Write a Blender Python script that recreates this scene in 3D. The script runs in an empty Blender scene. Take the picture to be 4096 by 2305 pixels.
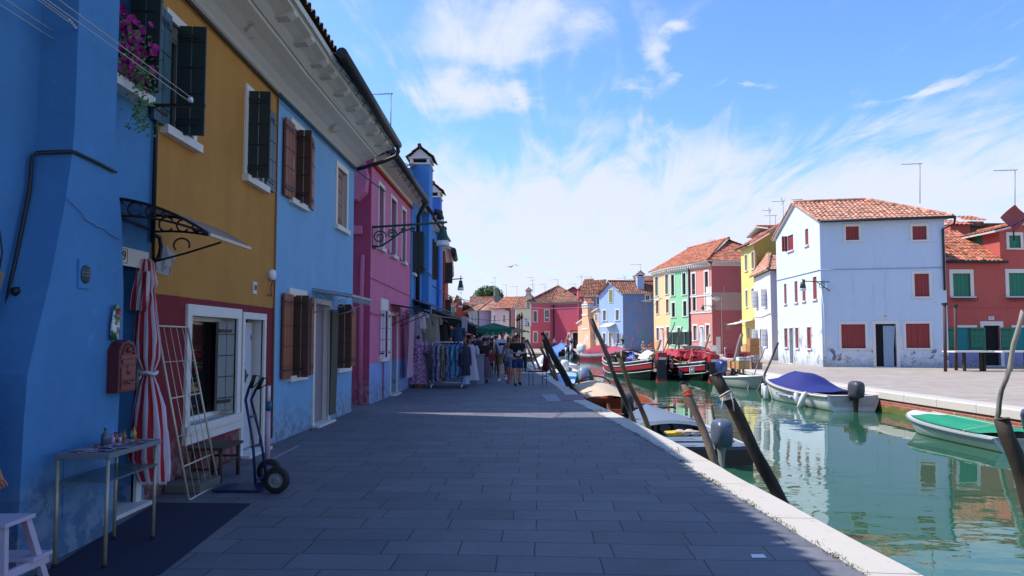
import bpy, bmesh, math, random
from mathutils import Vector, Matrix
PI = math.pi
R = math.radians
random.seed(7)
scn = bpy.context.scene
COL = scn.collection
# ---------------------------------------------------------------- camera
F = 2783.0; PITCH = R(3.2); HOR = 1352.0; EYE = 1.6
CY = HOR - F*math.tan(PITCH)
cam_d = bpy.data.cameras.new('camera'); cam = bpy.data.objects.new('camera', cam_d); COL.objects.link(cam)
cam.location = (0, 0, EYE); cam.rotation_euler = (PI/2 + PITCH, 0, 0)
cam_d.sensor_width = 36; cam_d.lens = F/4096*36; cam_d.shift_y = (CY-1152.5)/4096
cam_d.clip_start = .05; cam_d.clip_end = 3000
scn.camera = cam
# ---------------------------------------------------------------- light
SUN_EL = R(50); SUN_DIR = Vector((-.962, .272, 0)).normalized()      # where the sun stands
sv = Vector((SUN_DIR.x*math.cos(SUN_EL), SUN_DIR.y*math.cos(SUN_EL), math.sin(SUN_EL)))
sd = bpy.data.lights.new('sun', 'SUN'); sun = bpy.data.objects.new('sun', sd); COL.objects.link(sun)
sd.energy = 5.0; sd.angle = R(.53); sd.color = (1, .955, .87)
sun.rotation_euler = sv.to_track_quat('Z', 'Y').to_euler()
scn.view_settings.view_transform = 'Standard'; scn.view_settings.look = 'None'
scn.view_settings.exposure = 0.27; scn.view_settings.gamma = 1
# ---------------------------------------------------------------- sky
def NT(m):
 m.use_nodes = True; n = m.node_tree; n.nodes.clear(); return n
def add(n, t, **k):
 o = n.nodes.new(t)
 for a, b in k.items():
  if a.startswith('i_'): o.inputs[a[2:].replace('_', ' ')].default_value = b
  else: setattr(o, a, b)
 return o
def math_n(n, op, a, b=None, c=None, clamp=False):
 o = n.nodes.new('ShaderNodeMath'); o.operation = op; o.use_clamp = clamp
 for i, x in enumerate((a, b, c)):
  if x is None: continue
  if isinstance(x, (int, float)): o.inputs[i].default_value = x
  else: n.links.new(x, o.inputs[i])
 return o.outputs[0]
def mixc(n, fac, a, b, mode='MIX'):
 o = n.nodes.new('ShaderNodeMix'); o.data_type = 'RGBA'; o.blend_type = mode
 for s, x in ((0, fac), (6, a), (7, b)):
  if isinstance(x, (int, float)): o.inputs[s].default_value = x
  elif isinstance(x, tuple): o.inputs[s].default_value = (*x[:3], 1)
  else: n.links.new(x, o.inputs[s])
 return o.outputs[2]
def smooth(n, x, a, b):
 o = n.nodes.new('ShaderNodeMapRange'); o.interpolation_type = 'SMOOTHSTEP'
 n.links.new(x, o.inputs[0]); o.inputs[1].default_value = a; o.inputs[2].default_value = b
 return o.outputs[0]
w = bpy.data.worlds.new('World'); scn.world = w
n = NT(w); L = n.links
sky = add(n, 'ShaderNodeTexSky', sky_type='NISHITA', sun_disc=False)
sky.sun_elevation = SUN_EL; sky.sun_rotation = math.atan2(SUN_DIR.x, SUN_DIR.y)
sky.air_density = 1.0; sky.dust_density = .6; sky.ozone_density = 2.5; sky.altitude = 0
tc = add(n, 'ShaderNodeTexCoord'); sep = add(n, 'ShaderNodeSeparateXYZ'); L.new(tc.outputs['Generated'], sep.inputs[0])
X, Y, Z = sep.outputs
# position of a view direction on a cloud layer far above
den = math_n(n, 'ADD', math_n(n, 'MAXIMUM', Z, 0.0), .16)
cx = math_n(n, 'DIVIDE', X, den); cyy = math_n(n, 'DIVIDE', Y, den)
comb = add(n, 'ShaderNodeCombineXYZ'); L.new(cx, comb.inputs[0]); L.new(cyy, comb.inputs[1])
def cloud_noise(rot, sc, scale, detail, dist, off=(0, 0, 0)):
 mp = add(n, 'ShaderNodeMapping'); mp.inputs['Rotation'].default_value = (0, 0, rot); mp.inputs['Scale'].default_value = sc
 mp.inputs['Location'].default_value = off
 L.new(comb.outputs[0], mp.inputs[0])
 t = add(n, 'ShaderNodeTexNoise'); t.inputs['Scale'].default_value = scale; t.inputs['Detail'].default_value = detail
 t.inputs['Roughness'].default_value = .62; t.inputs['Distortion'].default_value = dist
 L.new(mp.outputs[0], t.inputs[0]); return t.outputs[0]
big = cloud_noise(R(35), (1.1, .7, 1), 1.25, 7, 1.1, (2.1, .7, 0))
wisp = cloud_noise(R(-28), (2.6, .75, 1), 1.7, 9, 1.6, (4.3, 1.2, 0))
def blob(px, py, ax, ay, rot, amp, wb=.0):
 # an elongated cloud bank centred in the layer
 dx = math_n(n, 'SUBTRACT', cx, px); dy = math_n(n, 'SUBTRACT', cyy, py)
 c, s = math.cos(rot), math.sin(rot)
 u = math_n(n, 'ADD', math_n(n, 'MULTIPLY', dx, c/ax), math_n(n, 'MULTIPLY', dy, s/ax))
 v = math_n(n, 'ADD', math_n(n, 'MULTIPLY', dx, -s/ay), math_n(n, 'MULTIPLY', dy, c/ay))
 r = math_n(n, 'ADD', math_n(n, 'MULTIPLY', u, u), math_n(n, 'MULTIPLY', v, v))
 return math_n(n, 'MULTIPLY', math_n(n, 'POWER', 2.718, math_n(n, 'MULTIPLY', r, -1)), amp)
def lay(u, v):
 x = (u-2048)/F; y = -(v-CY)/F
 d = Vector((x, math.cos(PITCH)-y*math.sin(PITCH), y*math.cos(PITCH)+math.sin(PITCH))).normalized()
 k = max(d.z, 0)+.16
 return d.x/k, d.y/k
def seg_blob(u0, v0, u1, v1, wdt, amp):
 a = lay(u0, v0); b = lay(u1, v1)
 dx, dy = b[0]-a[0], b[1]-a[1]; ln = math.hypot(dx, dy)
 return blob((a[0]+b[0])/2, (a[1]+b[1])/2, ln/2, wdt, math.atan2(dy, dx), amp)
wq = cloud_noise(.3, (1, 1, 1), 2.2, 5, .5, (7, 3, 0)); wq2 = cloud_noise(1.1, (1, 1, 1), 2.6, 5, .5, (1, 9, 0))
cx, cyy = math_n(n, 'ADD', cx, math_n(n, 'MULTIPLY', math_n(n, 'SUBTRACT', wq, .5), .42)), math_n(n, 'ADD', cyy, math_n(n, 'MULTIPLY', math_n(n, 'SUBTRACT', wq2, .5), .42))
banks = [seg_blob(1600, 200, 2300, 60, .17, .95), seg_blob(1700, 330, 2050, 420, .13, .8), seg_blob(1950, 300, 2150, 460, .05, .75),
  seg_blob(2560, 130, 2620, 400, .045, .8), seg_blob(2480, 330, 2600, 420, .045, .65), seg_blob(2600, 160, 2760, 120, .03, .6),
  seg_blob(2820, 420, 2990, 230, .035, .65), seg_blob(2880, 370, 3190, 300, .03, .62),
  seg_blob(3400, 450, 4090, 235, .03, .72), seg_blob(1330, 470, 1500, 560, .1, .4), seg_blob(1280, 60, 1480, 20, .06, .35),
  seg_blob(2100, 500, 2700, 560, .14, .5), seg_blob(2000, 100, 2450, 20, .12, .5)]
acc = banks[0]
for b in banks[1:]: acc = math_n(n, 'MAXIMUM', acc, b)
low = math_n(n, 'MULTIPLY', math_n(n, 'SUBTRACT', 1, smooth(n, Z, .16, .335)), 1.0)
mod = math_n(n, 'ADD', math_n(n, 'MULTIPLY', math_n(n, 'SUBTRACT', big, .5), 1.5), math_n(n, 'MULTIPLY', math_n(n, 'SUBTRACT', wisp, .5), 2.8))
dens = math_n(n, 'ADD', math_n(n, 'MAXIMUM', acc, low), math_n(n, 'MULTIPLY', mod, .62))
dens = smooth(n, dens, .1, 1.0)
dens = math_n(n, 'MULTIPLY', dens, .93)
tint = mixc(n, 1.0, sky.outputs[0], (1.42, 1.85, 2.4), 'MULTIPLY')
cloudc = mixc(n, smooth(n, Z, 0, .5), (7.3, 7.7, 8.9), (7.1, 7.6, 8.9))
colr = mixc(n, dens, tint, cloudc)
bg = add(n, 'ShaderNodeBackground'); L.new(colr, bg.inputs[0]); bg.inputs[1].default_value = .095
out = add(n, 'ShaderNodeOutputWorld'); L.new(bg.outputs[0], out.inputs[0])
# ---------------------------------------------------------------- pixel measures of the place
def ray(u, v):
 x = (u-2048)/F; y = -(v-CY)/F
 return Vector((x, math.cos(PITCH)-y*math.sin(PITCH), y*math.cos(PITCH)+math.sin(PITCH)))
def G(u, v, z=0.0):
 d = ray(u, v); t = (z-EYE)/d.z; return Vector((d.x*t, d.y*t, z))
def PY(u, v, Yd):
 d = ray(u, v); t = Yd/d.y; return Vector((d.x*t, Yd, EYE+d.z*t))
def PX(u, v, Xd):
 d = ray(u, v); t = Xd/d.x; return Vector((Xd, d.y*t, EYE+d.z*t))
# ---------------------------------------------------------------- mesh builder
class MB:
 def __init__(s): s.v = []; s.f = []; s.m = []; s.sm = []
 def face(s, pts, m=0, sm=False):
  b = len(s.v); s.v += [Vector(p) for p in pts]; s.f.append(list(range(b, b+len(pts)))); s.m.append(m); s.sm.append(sm)
 def grid(s, rows, m=0, sm=True, closeu=False, closev=False):
  b = len(s.v); nr = len(rows); nc = len(rows[0])
  for r_ in rows: s.v += [Vector(p) for p in r_]
  for i in range(nr if closev else nr-1):
   for j in range(nc if closeu else nc-1):
    i2 = (i+1) % nr; j2 = (j+1) % nc
    s.f.append([b+i*nc+j, b+i*nc+j2, b+i2*nc+j2, b+i2*nc+j]); s.m.append(m); s.sm.append(sm)
 def hexa(s, p, m=0):          # p: 8 points, bottom 4 then top 4, same order
  b = len(s.v); s.v += [Vector(q) for q in p]
  for f in ([3, 2, 1, 0], [4, 5, 6, 7], [0, 1, 5, 4], [1, 2, 6, 5], [2, 3, 7, 6], [3, 0, 4, 7]):
   s.f.append([b+i for i in f]); s.m.append(m); s.sm.append(False)
 def box(s, x0, x1, y0, y1, z0, z1, m=0, tr=None):
  p = [Vector(q) for q in ((x0, y0, z0), (x1, y0, z0), (x1, y1, z0), (x0, y1, z0), (x0, y0, z1), (x1, y0, z1), (x1, y1, z1), (x0, y1, z1))]
  if tr: p = [tr(q) for q in p]
  s.hexa(p, m)
 def bar(s, a, b, wd, ht=None, m=0, up=Vector((0, 0, 1))):
  a = Vector(a); b = Vector(b); ht = ht or wd; d = (b-a).normalized()
  if abs(d.dot(up)) > .97: up = Vector((0, 1, 0))
  r = d.cross(up).normalized()*wd/2; q = r.cross(d).normalized()*ht/2
  s.hexa([a-r-q, a+r-q, b+r-q, b-r-q, a-r+q, a+r+q, b+r+q, b-r+q], m)
 def tube(s, pts, rad, seg=8, m=0, caps=True, closed=False):
  pts = [Vector(p) for p in pts]; N = len(pts)
  rr = rad if isinstance(rad, (list, tuple)) else [rad]*N
  rows = []; prev = None
  for i, p in enumerate(pts):
   if closed: d = pts[(i+1) % N]-pts[i-1]
   else: d = pts[min(i+1, N-1)]-pts[max(i-1, 0)]
   d = d.normalized() if d.length > 1e-9 else Vector((0, 0, 1))
   if prev is None:
    up = Vector((0, 0, 1)) if abs(d.z) < .9 else Vector((1, 0, 0)); a = d.cross(up).normalized()
   else:
    a = prev-d*prev.dot(d); a = a.normalized() if a.length > 1e-6 else d.orthogonal().normalized()
   prev = a; b = d.cross(a)
   rows.append([p+(a*math.cos(t)+b*math.sin(t))*rr[i] for t in [2*PI*k/seg for k in range(seg)]])
  s.grid(rows, m, True, closeu=True, closev=closed)
  if caps and not closed:
   s.face(rows[0][::-1], m); s.face(rows[-1], m)
 def lathe(s, prof, c=(0, 0, 0), seg=16, m=0, sx=1, sy=1, tr=None):
  c = Vector(c); rows = []
  for r_, z in prof:
   rw = [c+Vector((r_*sx*math.cos(2*PI*k/seg), r_*sy*math.sin(2*PI*k/seg), z)) for k in range(seg)]
   if tr: rw = [tr(q) for q in rw]
   rows.append(rw)
  s.grid(rows, m, True, closeu=True)
 def ball(s, c, r_, m=0, seg=12, ring=8, sx=1, sy=1, sz=1, tr=None):
  s.lathe([(max(r_*math.sin(PI*i/ring), 1e-4), -r_*sz*math.cos(PI*i/ring)) for i in range(ring+1)], c, seg, m, sx, sy, tr)
 def disc(s, c, nrm, r_, m=0, seg=12):
  c = Vector(c); nrm = Vector(nrm).normalized(); a = nrm.orthogonal().normalized(); b = nrm.cross(a)
  s.face([c+(a*math.cos(2*PI*k/seg)+b*math.sin(2*PI*k/seg))*r_ for k in range(seg)], m)
 def prism(s, poly, off, m=0):
  off = Vector(off); p = [Vector(q) for q in poly]; q = [a+off for a in p]
  s.face(p[::-1], m); s.face(q, m)
  for i in range(len(p)):
   j = (i+1) % len(p); s.face([p[i], p[j], q[j], q[i]], m)
 def build(s, name, mats, parent=None, bevel=0, fix=True):
  me = bpy.data.meshes.new(name)
  o = bpy.data.objects.new(name, me); COL.objects.link(o)
  off = Vector((0, 0, 0))
  if parent is not None:
   rt = parent
   while rt.parent: rt = rt.parent
   off = rt.location.copy(); o.parent = parent
  me.from_pydata([tuple(p-off) for p in s.v], [], s.f)
  if not isinstance(mats, (list, tuple)): mats = [mats]
  for mm in mats: me.materials.append(mm)
  for p, mi, sm in zip(me.polygons, s.m, s.sm): p.material_index = min(mi, len(mats)-1); p.use_smooth = sm
  if fix:
   bm = bmesh.new(); bm.from_mesh(me); bmesh.ops.remove_doubles(bm, verts=bm.verts, dist=1e-5)
   bmesh.ops.recalc_face_normals(bm, faces=bm.faces); bm.to_mesh(me); bm.free()
  if bevel:
   b = o.modifiers.new('bevel', 'BEVEL'); b.width = bevel; b.segments = 2; b.limit_method = 'ANGLE'
  return o
def tag(o, label=None, cat=None, group=None, kind=None):
 if label: o['label'] = label
 if cat: o['category'] = cat
 if group: o['group'] = group
 if kind: o['kind'] = kind
 return o
def thing(name, loc, label, cat, group=None):
 o = bpy.data.objects.new(name, None); COL.objects.link(o); o.location = loc; o.empty_display_size = .2
 return tag(o, label, cat, group)
def copy_tree(o, parent=None):
 c = o.copy(); COL.objects.link(c); c.parent = parent
 for ch in list(o.children): copy_tree(ch, c)
 return c
# ---------------------------------------------------------------- materials
def lin(h):
 h = h.lstrip('#'); c = [int(h[i:i+2], 16)/255 for i in (0, 2, 4)]
 return tuple(x/12.92 if x <= .04045 else ((x+.055)/1.055)**2.4 for x in c)
MATS = {}
def mat(name, col, rough=.7, var=.12, scale=6.0, bump=.0, bscale=40, metal=0, spec=.5, stretch=(1, 1, 1), trans=0, alpha=1, col2=None, c2=(.5, .62), c2scale=2.0, coat=0):
 if isinstance(col, str): col = lin(col)
 if isinstance(col2, str): col2 = lin(col2)
 m = bpy.data.materials.new(name); n = NT(m); L = n.links
 b = add(n, 'ShaderNodeBsdfPrincipled'); o = add(n, 'ShaderNodeOutputMaterial'); L.new(b.outputs[0], o.inputs[0])
 tc = add(n, 'ShaderNodeTexCoord'); mp = add(n, 'ShaderNodeMapping'); mp.inputs['Scale'].default_value = stretch
 L.new(tc.outputs['Object'], mp.inputs[0])
 t = add(n, 'ShaderNodeTexNoise'); t.inputs['Scale'].default_value = scale; t.inputs['Detail'].default_value = 5
 t.inputs['Roughness'].default_value = .65; L.new(mp.outputs[0], t.inputs[0])
 k = math_n(n, 'ADD', 1-var, math_n(n, 'MULTIPLY', t.outputs[0], 2*var))
 base = mixc(n, 1.0, col, k, 'MULTIPLY')
 if col2:
  t2 = add(n, 'ShaderNodeTexNoise'); t2.inputs['Scale'].default_value = c2scale; t2.inputs['Detail'].default_value = 6
  L.new(mp.outputs[0], t2.inputs[0]); base = mixc(n, smooth(n, t2.outputs[0], *c2), base, col2)
 L.new(base, b.inputs['Base Color']); b.inputs['Roughness'].default_value = rough; b.inputs['Metallic'].default_value = metal
 b.inputs['Specular IOR Level'].default_value = spec
 if coat: b.inputs['Coat Weight'].default_value = coat
 if trans: b.inputs['Transmission Weight'].default_value = trans
 if alpha < 1: b.inputs['Alpha'].default_value = alpha
 if bump:
  bt = add(n, 'ShaderNodeTexNoise'); bt.inputs['Scale'].default_value = bscale; bt.inputs['Detail'].default_value = 4; L.new(mp.outputs[0], bt.inputs[0])
  bp = add(n, 'ShaderNodeBump'); bp.inputs['Strength'].default_value = bump; bp.inputs['Distance'].default_value = .01
  L.new(bt.outputs[0], bp.inputs['Height']); L.new(bp.outputs[0], b.inputs['Normal'])
 MATS[name] = m; return m
def stucco(name, col, var=.16, dado=None, damp=None, patch=None, bump=.35, streak=.1):
 """painted render: mottling, vertical streaks, optional dado (z, colour), flaking patches (colour, lo, hi, scale, z0, z1)"""
 if isinstance(col, str): col = lin(col)
 lu = sum(col)/3; col = tuple(c*.88+lu*.12 for c in col)
 m = bpy.data.materials.new(name); n = NT(m); L = n.links
 b = add(n, 'ShaderNodeBsdfPrincipled'); o = add(n, 'ShaderNodeOutputMaterial'); L.new(b.outputs[0], o.inputs[0])
 ge = add(n, 'ShaderNodeNewGeometry'); sp = add(n, 'ShaderNodeSeparateXYZ'); L.new(ge.outputs['Position'], sp.inputs[0])
 def noise(sc, det, st=(1, 1, 1), rg=.6, dist=0):
  mp = add(n, 'ShaderNodeMapping'); mp.inputs['Scale'].default_value = st; L.new(ge.outputs['Position'], mp.inputs[0])
  t = add(n, 'ShaderNodeTexNoise'); t.inputs['Scale'].default_value = sc; t.inputs['Detail'].default_value = det
  t.inputs['Roughness'].default_value = rg; t.inputs['Distortion'].default_value = dist; L.new(mp.outputs[0], t.inputs[0]); return t.outputs[0]
 n1 = noise(1.1, 6, rg=.7, dist=.6); n2 = noise(2.2, 4, (1, 1, .18)); n3 = noise(9, 6)
 k = math_n(n, 'ADD', 1.0, math_n(n, 'ADD', math_n(n, 'MULTIPLY', math_n(n, 'SUBTRACT', n1, .5), 2*var),
  math_n(n, 'ADD', math_n(n, 'MULTIPLY', math_n(n, 'SUBTRACT', n2, .5), 2*streak), math_n(n, 'MULTIPLY', math_n(n, 'SUBTRACT', n3, .5), var))))
 c = col
 if dado:
  zz, dc = dado; dc = lin(dc) if isinstance(dc, str) else dc
  c = mixc(n, smooth(n, math_n(n, 'ADD', sp.outputs[2], math_n(n, 'MULTIPLY', math_n(n, 'SUBTRACT', n3, .5), .02)), zz-.006, zz+.006), dc, col)
 c = mixc(n, 1.0, c, k, 'MULTIPLY')
 for i, pt in enumerate(patch or []):
  pc, lo, hi, sc, z0, z1 = pt; pc = lin(pc) if isinstance(pc, str) else pc
  pn = noise(sc, 7, rg=.68, dist=.4)
  f = smooth(n, pn, lo, hi)
  f = math_n(n, 'MULTIPLY', f, math_n(n, 'MULTIPLY', smooth(n, sp.outputs[2], z0-.25, z0+.25), math_n(n, 'SUBTRACT', 1, smooth(n, sp.outputs[2], z1-.3, z1+.3))))
  f = smooth(n, f, .25, .75)
  c = mixc(n, f, c, mixc(n, 1, pc, k, 'MULTIPLY'))
 # rising damp: salt bloom and grime close to the ground, rain streaks, small scuffs
 dz = math_n(n, 'SUBTRACT', 1, smooth(n, math_n(n, 'ADD', sp.outputs[2], math_n(n, 'MULTIPLY', math_n(n, 'SUBTRACT', n1, .5), -1.6)), .0, .75))
 c = mixc(n, math_n(n, 'MULTIPLY', dz, .5), c, mixc(n, smooth(n, n3, .42, .58), lin('#55524e'), lin('#9b9a98')))
 st = smooth(n, noise(3.1, 5, (1, 1, .07), .7), .56, .74)
 c = mixc(n, math_n(n, 'MULTIPLY', st, .22), c, lin('#3c3a38'))
 sc = smooth(n, noise(5.5, 8, (1, 1, .6), .75, .8), .665, .70)
 c = mixc(n, math_n(n, 'MULTIPLY', sc, .6), c, lin('#b4b0aa'))
 L.new(c, b.inputs['Base Color']); b.inputs['Roughness'].default_value = .88; b.inputs['Specular IOR Level'].default_value = .25
 bp = add(n, 'ShaderNodeBump'); bp.inputs['Strength'].default_value = bump; bp.inputs['Distance'].default_value = .012
 L.new(math_n(n, 'ADD', n3, math_n(n, 'MULTIPLY', noise(35, 3), .5)), bp.inputs['Height']); L.new(bp.outputs[0], b.inputs['Normal'])
 MATS[name] = m; return m
def tile_mat(name, c1, c2, c3):
 m = bpy.data.materials.new(name); n = NT(m); L = n.links
 b = add(n, 'ShaderNodeBsdfPrincipled'); o = add(n, 'ShaderNodeOutputMaterial'); L.new(b.outputs[0], o.inputs[0])
 ge = add(n, 'ShaderNodeNewGeometry')
 v = add(n, 'ShaderNodeTexVoronoi'); v.inputs['Scale'].default_value = 4.2; L.new(ge.outputs['Position'], v.inputs[0])
 s3 = add(n, 'ShaderNodeSeparateXYZ'); L.new(v.outputs['Color'], s3.inputs[0])
 t = add(n, 'ShaderNodeTexNoise'); t.inputs['Scale'].default_value = 3; t.inputs['Detail'].default_value = 6; L.new(ge.outputs['Position'], t.inputs[0])
 c = mixc(n, s3.outputs[0], lin(c1), lin(c2)); c = mixc(n, smooth(n, t.outputs[0], .44, .66), c, lin(c3)); c = mixc(n, 1, c, math_n(n, 'ADD', .62, math_n(n, 'MULTIPLY', s3.outputs[1], .75)), 'MULTIPLY')
 L.new(c, b.inputs['Base Color']); b.inputs['Roughness'].default_value = .9
 MATS[name] = m; return m
T_OR = tile_mat('orange_roof_tile', '#c98062', '#a9583a', '#8a5a48')
T_PK = tile_mat('pale_roof_tile', '#d19a80', '#b8745a', '#93705f')
T_BR = tile_mat('brown_roof_tile', '#a8745c', '#8a5240', '#6b5046')
T_DK = tile_mat('old_roof_tile', '#6e4a3c', '#543428', '#4a3c36')
WHITE = mat('white_stone', '#d8d4cc', .8, .1, 5, .2, 60)
TRIM = mat('white_trim', '#d2cfca', .75, .06, 4)
PLASTER = mat('eave_plaster', '#cbc5bb', .9, .08, 2.5, .3, 20, col2='#a79c8a', c2=(.66, .7), c2scale=1.6)
GLASS = mat('window_glass', (.02, .025, .03), .06, .3, 2, spec=.7)
GLASSB = mat('pale_glass', (.12, .18, .24), .08, .3, 2, spec=.8)
DARK = mat('dark_interior', (.006, .006, .007), .9, .2)
BLACKM = mat('black_iron', (.012, .012, .013), .5, .2, 20)
GUT = mat('dark_gutter', (.018, .02, .022), .55, .2, 8)
GREEN_IRON = mat('green_iron', (.015, .055, .04), .45, .2, 20)
LAMPG = mat('lamp_glass', (.75, .78, .82), .25, .05, 5, alpha=.75)
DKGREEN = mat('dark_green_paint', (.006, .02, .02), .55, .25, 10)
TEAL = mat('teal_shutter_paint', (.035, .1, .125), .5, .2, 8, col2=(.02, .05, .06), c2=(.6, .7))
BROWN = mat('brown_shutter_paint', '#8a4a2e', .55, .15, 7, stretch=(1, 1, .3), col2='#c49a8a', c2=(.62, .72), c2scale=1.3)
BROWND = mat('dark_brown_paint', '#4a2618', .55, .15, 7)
REDSH = mat('red_shutter_paint', '#8a2c2c', .6, .14, 5, stretch=(1, 1, .3))
GREENSH = mat('green_shutter_paint', '#0f7358', .55, .12, 5)
GREYSH = mat('grey_shutter_paint', '#7c8280', .6, .12, 6, stretch=(1, 1, .3))
WSH = mat('white_shutter_paint', '#dcdde2', .6, .06, 6)
WOOD = mat('weathered_wood', '#6d5d4f', .85, .35, 5, .7, 30, stretch=(1, 1, .12), col2='#3a3029', c2=(.5, .6), c2scale=3)
WOODD = mat('dark_wet_wood', '#33281f', .8, .4, 6, .8, 25, stretch=(1, 1, .15), col2='#17120f', c2=(.48, .6), c2scale=3)
WOODG = mat('grey_pole_wood', '#8d8277', .85, .25, 5, .5, 30, stretch=(1, 1, .12), col2='#4e463f', c2=(.55, .66), c2scale=4)
WOODO = mat('yellowed_pole_wood', '#6e5a3c', .8, .3, 5, .5, 30, stretch=(1, 1, .12), col2='#2e2419', c2=(.52, .66), c2scale=3)
VARN = mat('varnished_wood', '#8a4424', .3, .25, 6, stretch=(1, .2, 1), coat=.4)
SKIN = mat('skin', '#c08a6e', .6, .05)
SKINT = mat('tanned_skin', '#a06a4e', .6, .05)
METAL = mat('brushed_metal', '#c8c0a4', .45, .1, 12, metal=.25)
STEEL = mat('steel_tube', '#a9a18a', .4, .15, 20, metal=.35)
RUBBER = mat('black_rubber', (.012, .012, .012), .7, .1)
WHP = mat('white_gelcoat', '#dcdcda', .3, .05, 3, col2='#a9a28c', c2=(.62, .75), c2scale=1.2)
ROPE = mat('pale_rope', '#c9c2b0', .9, .15, 60)
REDP = mat('red_paint', '#b01c24', .4, .12, 4)
BLKP = mat('black_hull_paint', (.008, .008, .009), .35, .2, 4)
CARD = mat('cardboard', '#b08a5c', .85, .1, 5)
# ================================================================ ground, canal, quays
WATER_Z = -.62
def px_line(pts, z=0): return [G(u, v, z) for u, v in pts]
KO = [Vector((3.35, -14, 0)), Vector((3.0, 0, 0))] + px_line([(3714, 2305), (3516, 2206), (3306, 2094), (3115, 1989), (2950, 1906), (2872, 1857), (2674, 1752), (2541, 1688), (2431, 1637), (2340, 1598), (2299, 1561), (2200, 1501), (2096, 1447)]) + [Vector((-.6, 56, 0)), Vector((-5, 66, 0)), Vector((-14, 76, 0)), Vector((-60, 96, 0))]
def offset(line, dd):
 out = []
 for i, p in enumerate(line):
  d = (line[min(i+1, len(line)-1)]-line[max(i-1, 0)]).normalized(); out.append(p+Vector((-d.y, d.x, 0))*dd)
 return out
def chaikin(p, k=2):
 for _ in range(k):
  q = [p[0]]
  for a, b in zip(p[:-1], p[1:]): q += [a.lerp(b, .25), a.lerp(b, .75)]
  p = q+[p[-1]]
 return p
KO = chaikin(KO); KI = offset(KO, .4)
FO = [Vector((11.9, -16, 0)), Vector((11.45, 8, 0))] + px_line([(4030, 1633), (3609, 1577), (3300, 1533), (3064, 1498), (2903, 1461)]) + [Vector((12.3, 55, 0)), Vector((10.6, 66, 0)), Vector((7.6, 74, 0)), Vector((2, 82, 0)), Vector((-14, 92, 0)), Vector((-60, 112, 0))]
FO = chaikin(FO, 1); FI = offset(FO, -.55)
def sheet(name, pts, m, kind='structure'):
 mb = MB(); mb.face(pts); return tag(mb.build(name, m, fix=False), kind=kind)
def paving(name, c1, c2, cm, row, bl, rotz=0, off=.37, bump=.5):
 m = bpy.data.materials.new(name); n = NT(m); L = n.links
 b = add(n, 'ShaderNodeBsdfPrincipled'); o = add(n, 'ShaderNodeOutputMaterial'); L.new(b.outputs[0], o.inputs[0])
 ge = add(n, 'ShaderNodeNewGeometry'); mp = add(n, 'ShaderNodeMapping'); mp.inputs['Rotation'].default_value = (0, 0, rotz)
 L.new(ge.outputs['Position'], mp.inputs[0])
 wn = add(n, 'ShaderNodeTexNoise'); wn.inputs['Scale'].default_value = .45; L.new(mp.outputs[0], wn.inputs[0])
 wv = add(n, 'ShaderNodeVectorMath', operation='SCALE'); L.new(wn.outputs[1], wv.inputs[0]); wv.inputs['Scale'].default_value = .12
 va = add(n, 'ShaderNodeVectorMath', operation='ADD'); L.new(mp.outputs[0], va.inputs[0]); L.new(wv.outputs[0], va.inputs[1])
 br = add(n, 'ShaderNodeTexBrick'); L.new(va.outputs[0], br.inputs[0])
 br.inputs['Scale'].default_value = 1; br.inputs['Brick Width'].default_value = bl; br.inputs['Row Height'].default_value = row
 br.inputs['Mortar Size'].default_value = .0055; br.inputs['Mortar Smooth'].default_value = .3; br.offset = off; br.offset_frequency = 2; br.squash = .78; br.squash_frequency = 3
 br.inputs['Color1'].default_value = (*lin(c1), 1); br.inputs['Color2'].default_value = (*lin(c2), 1); br.inputs['Mortar'].default_value = (*lin(cm), 1); br.inputs['Bias'].default_value = -.1
 t = add(n, 'ShaderNodeTexNoise'); t.inputs['Scale'].default_value = 1.3; t.inputs['Detail'].default_value = 8; t.inputs['Roughness'].default_value = .7; L.new(ge.outputs['Position'], t.inputs[0])
 t2 = add(n, 'ShaderNodeTexNoise'); t2.inputs['Scale'].default_value = 22; t2.inputs['Detail'].default_value = 6; L.new(ge.outputs['Position'], t2.inputs[0])
 k = math_n(n, 'ADD', .45, math_n(n, 'ADD', math_n(n, 'MULTIPLY', t.outputs[0], .75), math_n(n, 'MULTIPLY', t2.outputs[0], .35)))
 L.new(mixc(n, 1, br.outputs[0], k, 'MULTIPLY'), b.inputs['Base Color']); b.inputs['Roughness'].default_value = .72
 b.inputs['Specular IOR Level'].default_value = .35
 hh = math_n(n, 'ADD', math_n(n, 'MULTIPLY', br.outputs[1], -1.0), math_n(n, 'MULTIPLY', t2.outputs[0], .35))
 bp = add(n, 'ShaderNodeBump'); bp.inputs['Strength'].default_value = bump; bp.inputs['Distance'].default_value = .008; L.new(hh, bp.inputs['Height']); L.new(bp.outputs[0], b.inputs['Normal'])
 MATS[name] = m; return m
PAVE = paving('grey_trachyte_slabs', '#706f75', '#61626a', '#303136', .35, .74, R(2.5), bump=.4)
PAVE2 = paving('pale_quay_slabs', '#a99c90', '#9c9085', '#6d655f', .42, .8, R(4), bump=.25)
KERB = mat('istrian_kerb_stone', '#bdb5ab', .8, .08, 3, .25, 45, col2='#a0978c', c2=(.62, .76), c2scale=9)
n = KERB.node_tree; pb = [x for x in n.nodes if x.type == 'BSDF_PRINCIPLED'][0]; src = pb.inputs['Base Color'].links[0].from_socket
ge = add(n, 'ShaderNodeNewGeometry'); sp = add(n, 'ShaderNodeSeparateXYZ'); n.links.new(ge.outputs['Position'], sp.inputs[0])
fr = math_n(n, 'ABSOLUTE', math_n(n, 'SUBTRACT', math_n(n, 'FRACT', math_n(n, 'DIVIDE', math_n(n, 'ADD', sp.outputs[1], math_n(n, 'MULTIPLY', sp.outputs[0], .1)), 1.45)), .5))
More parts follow.
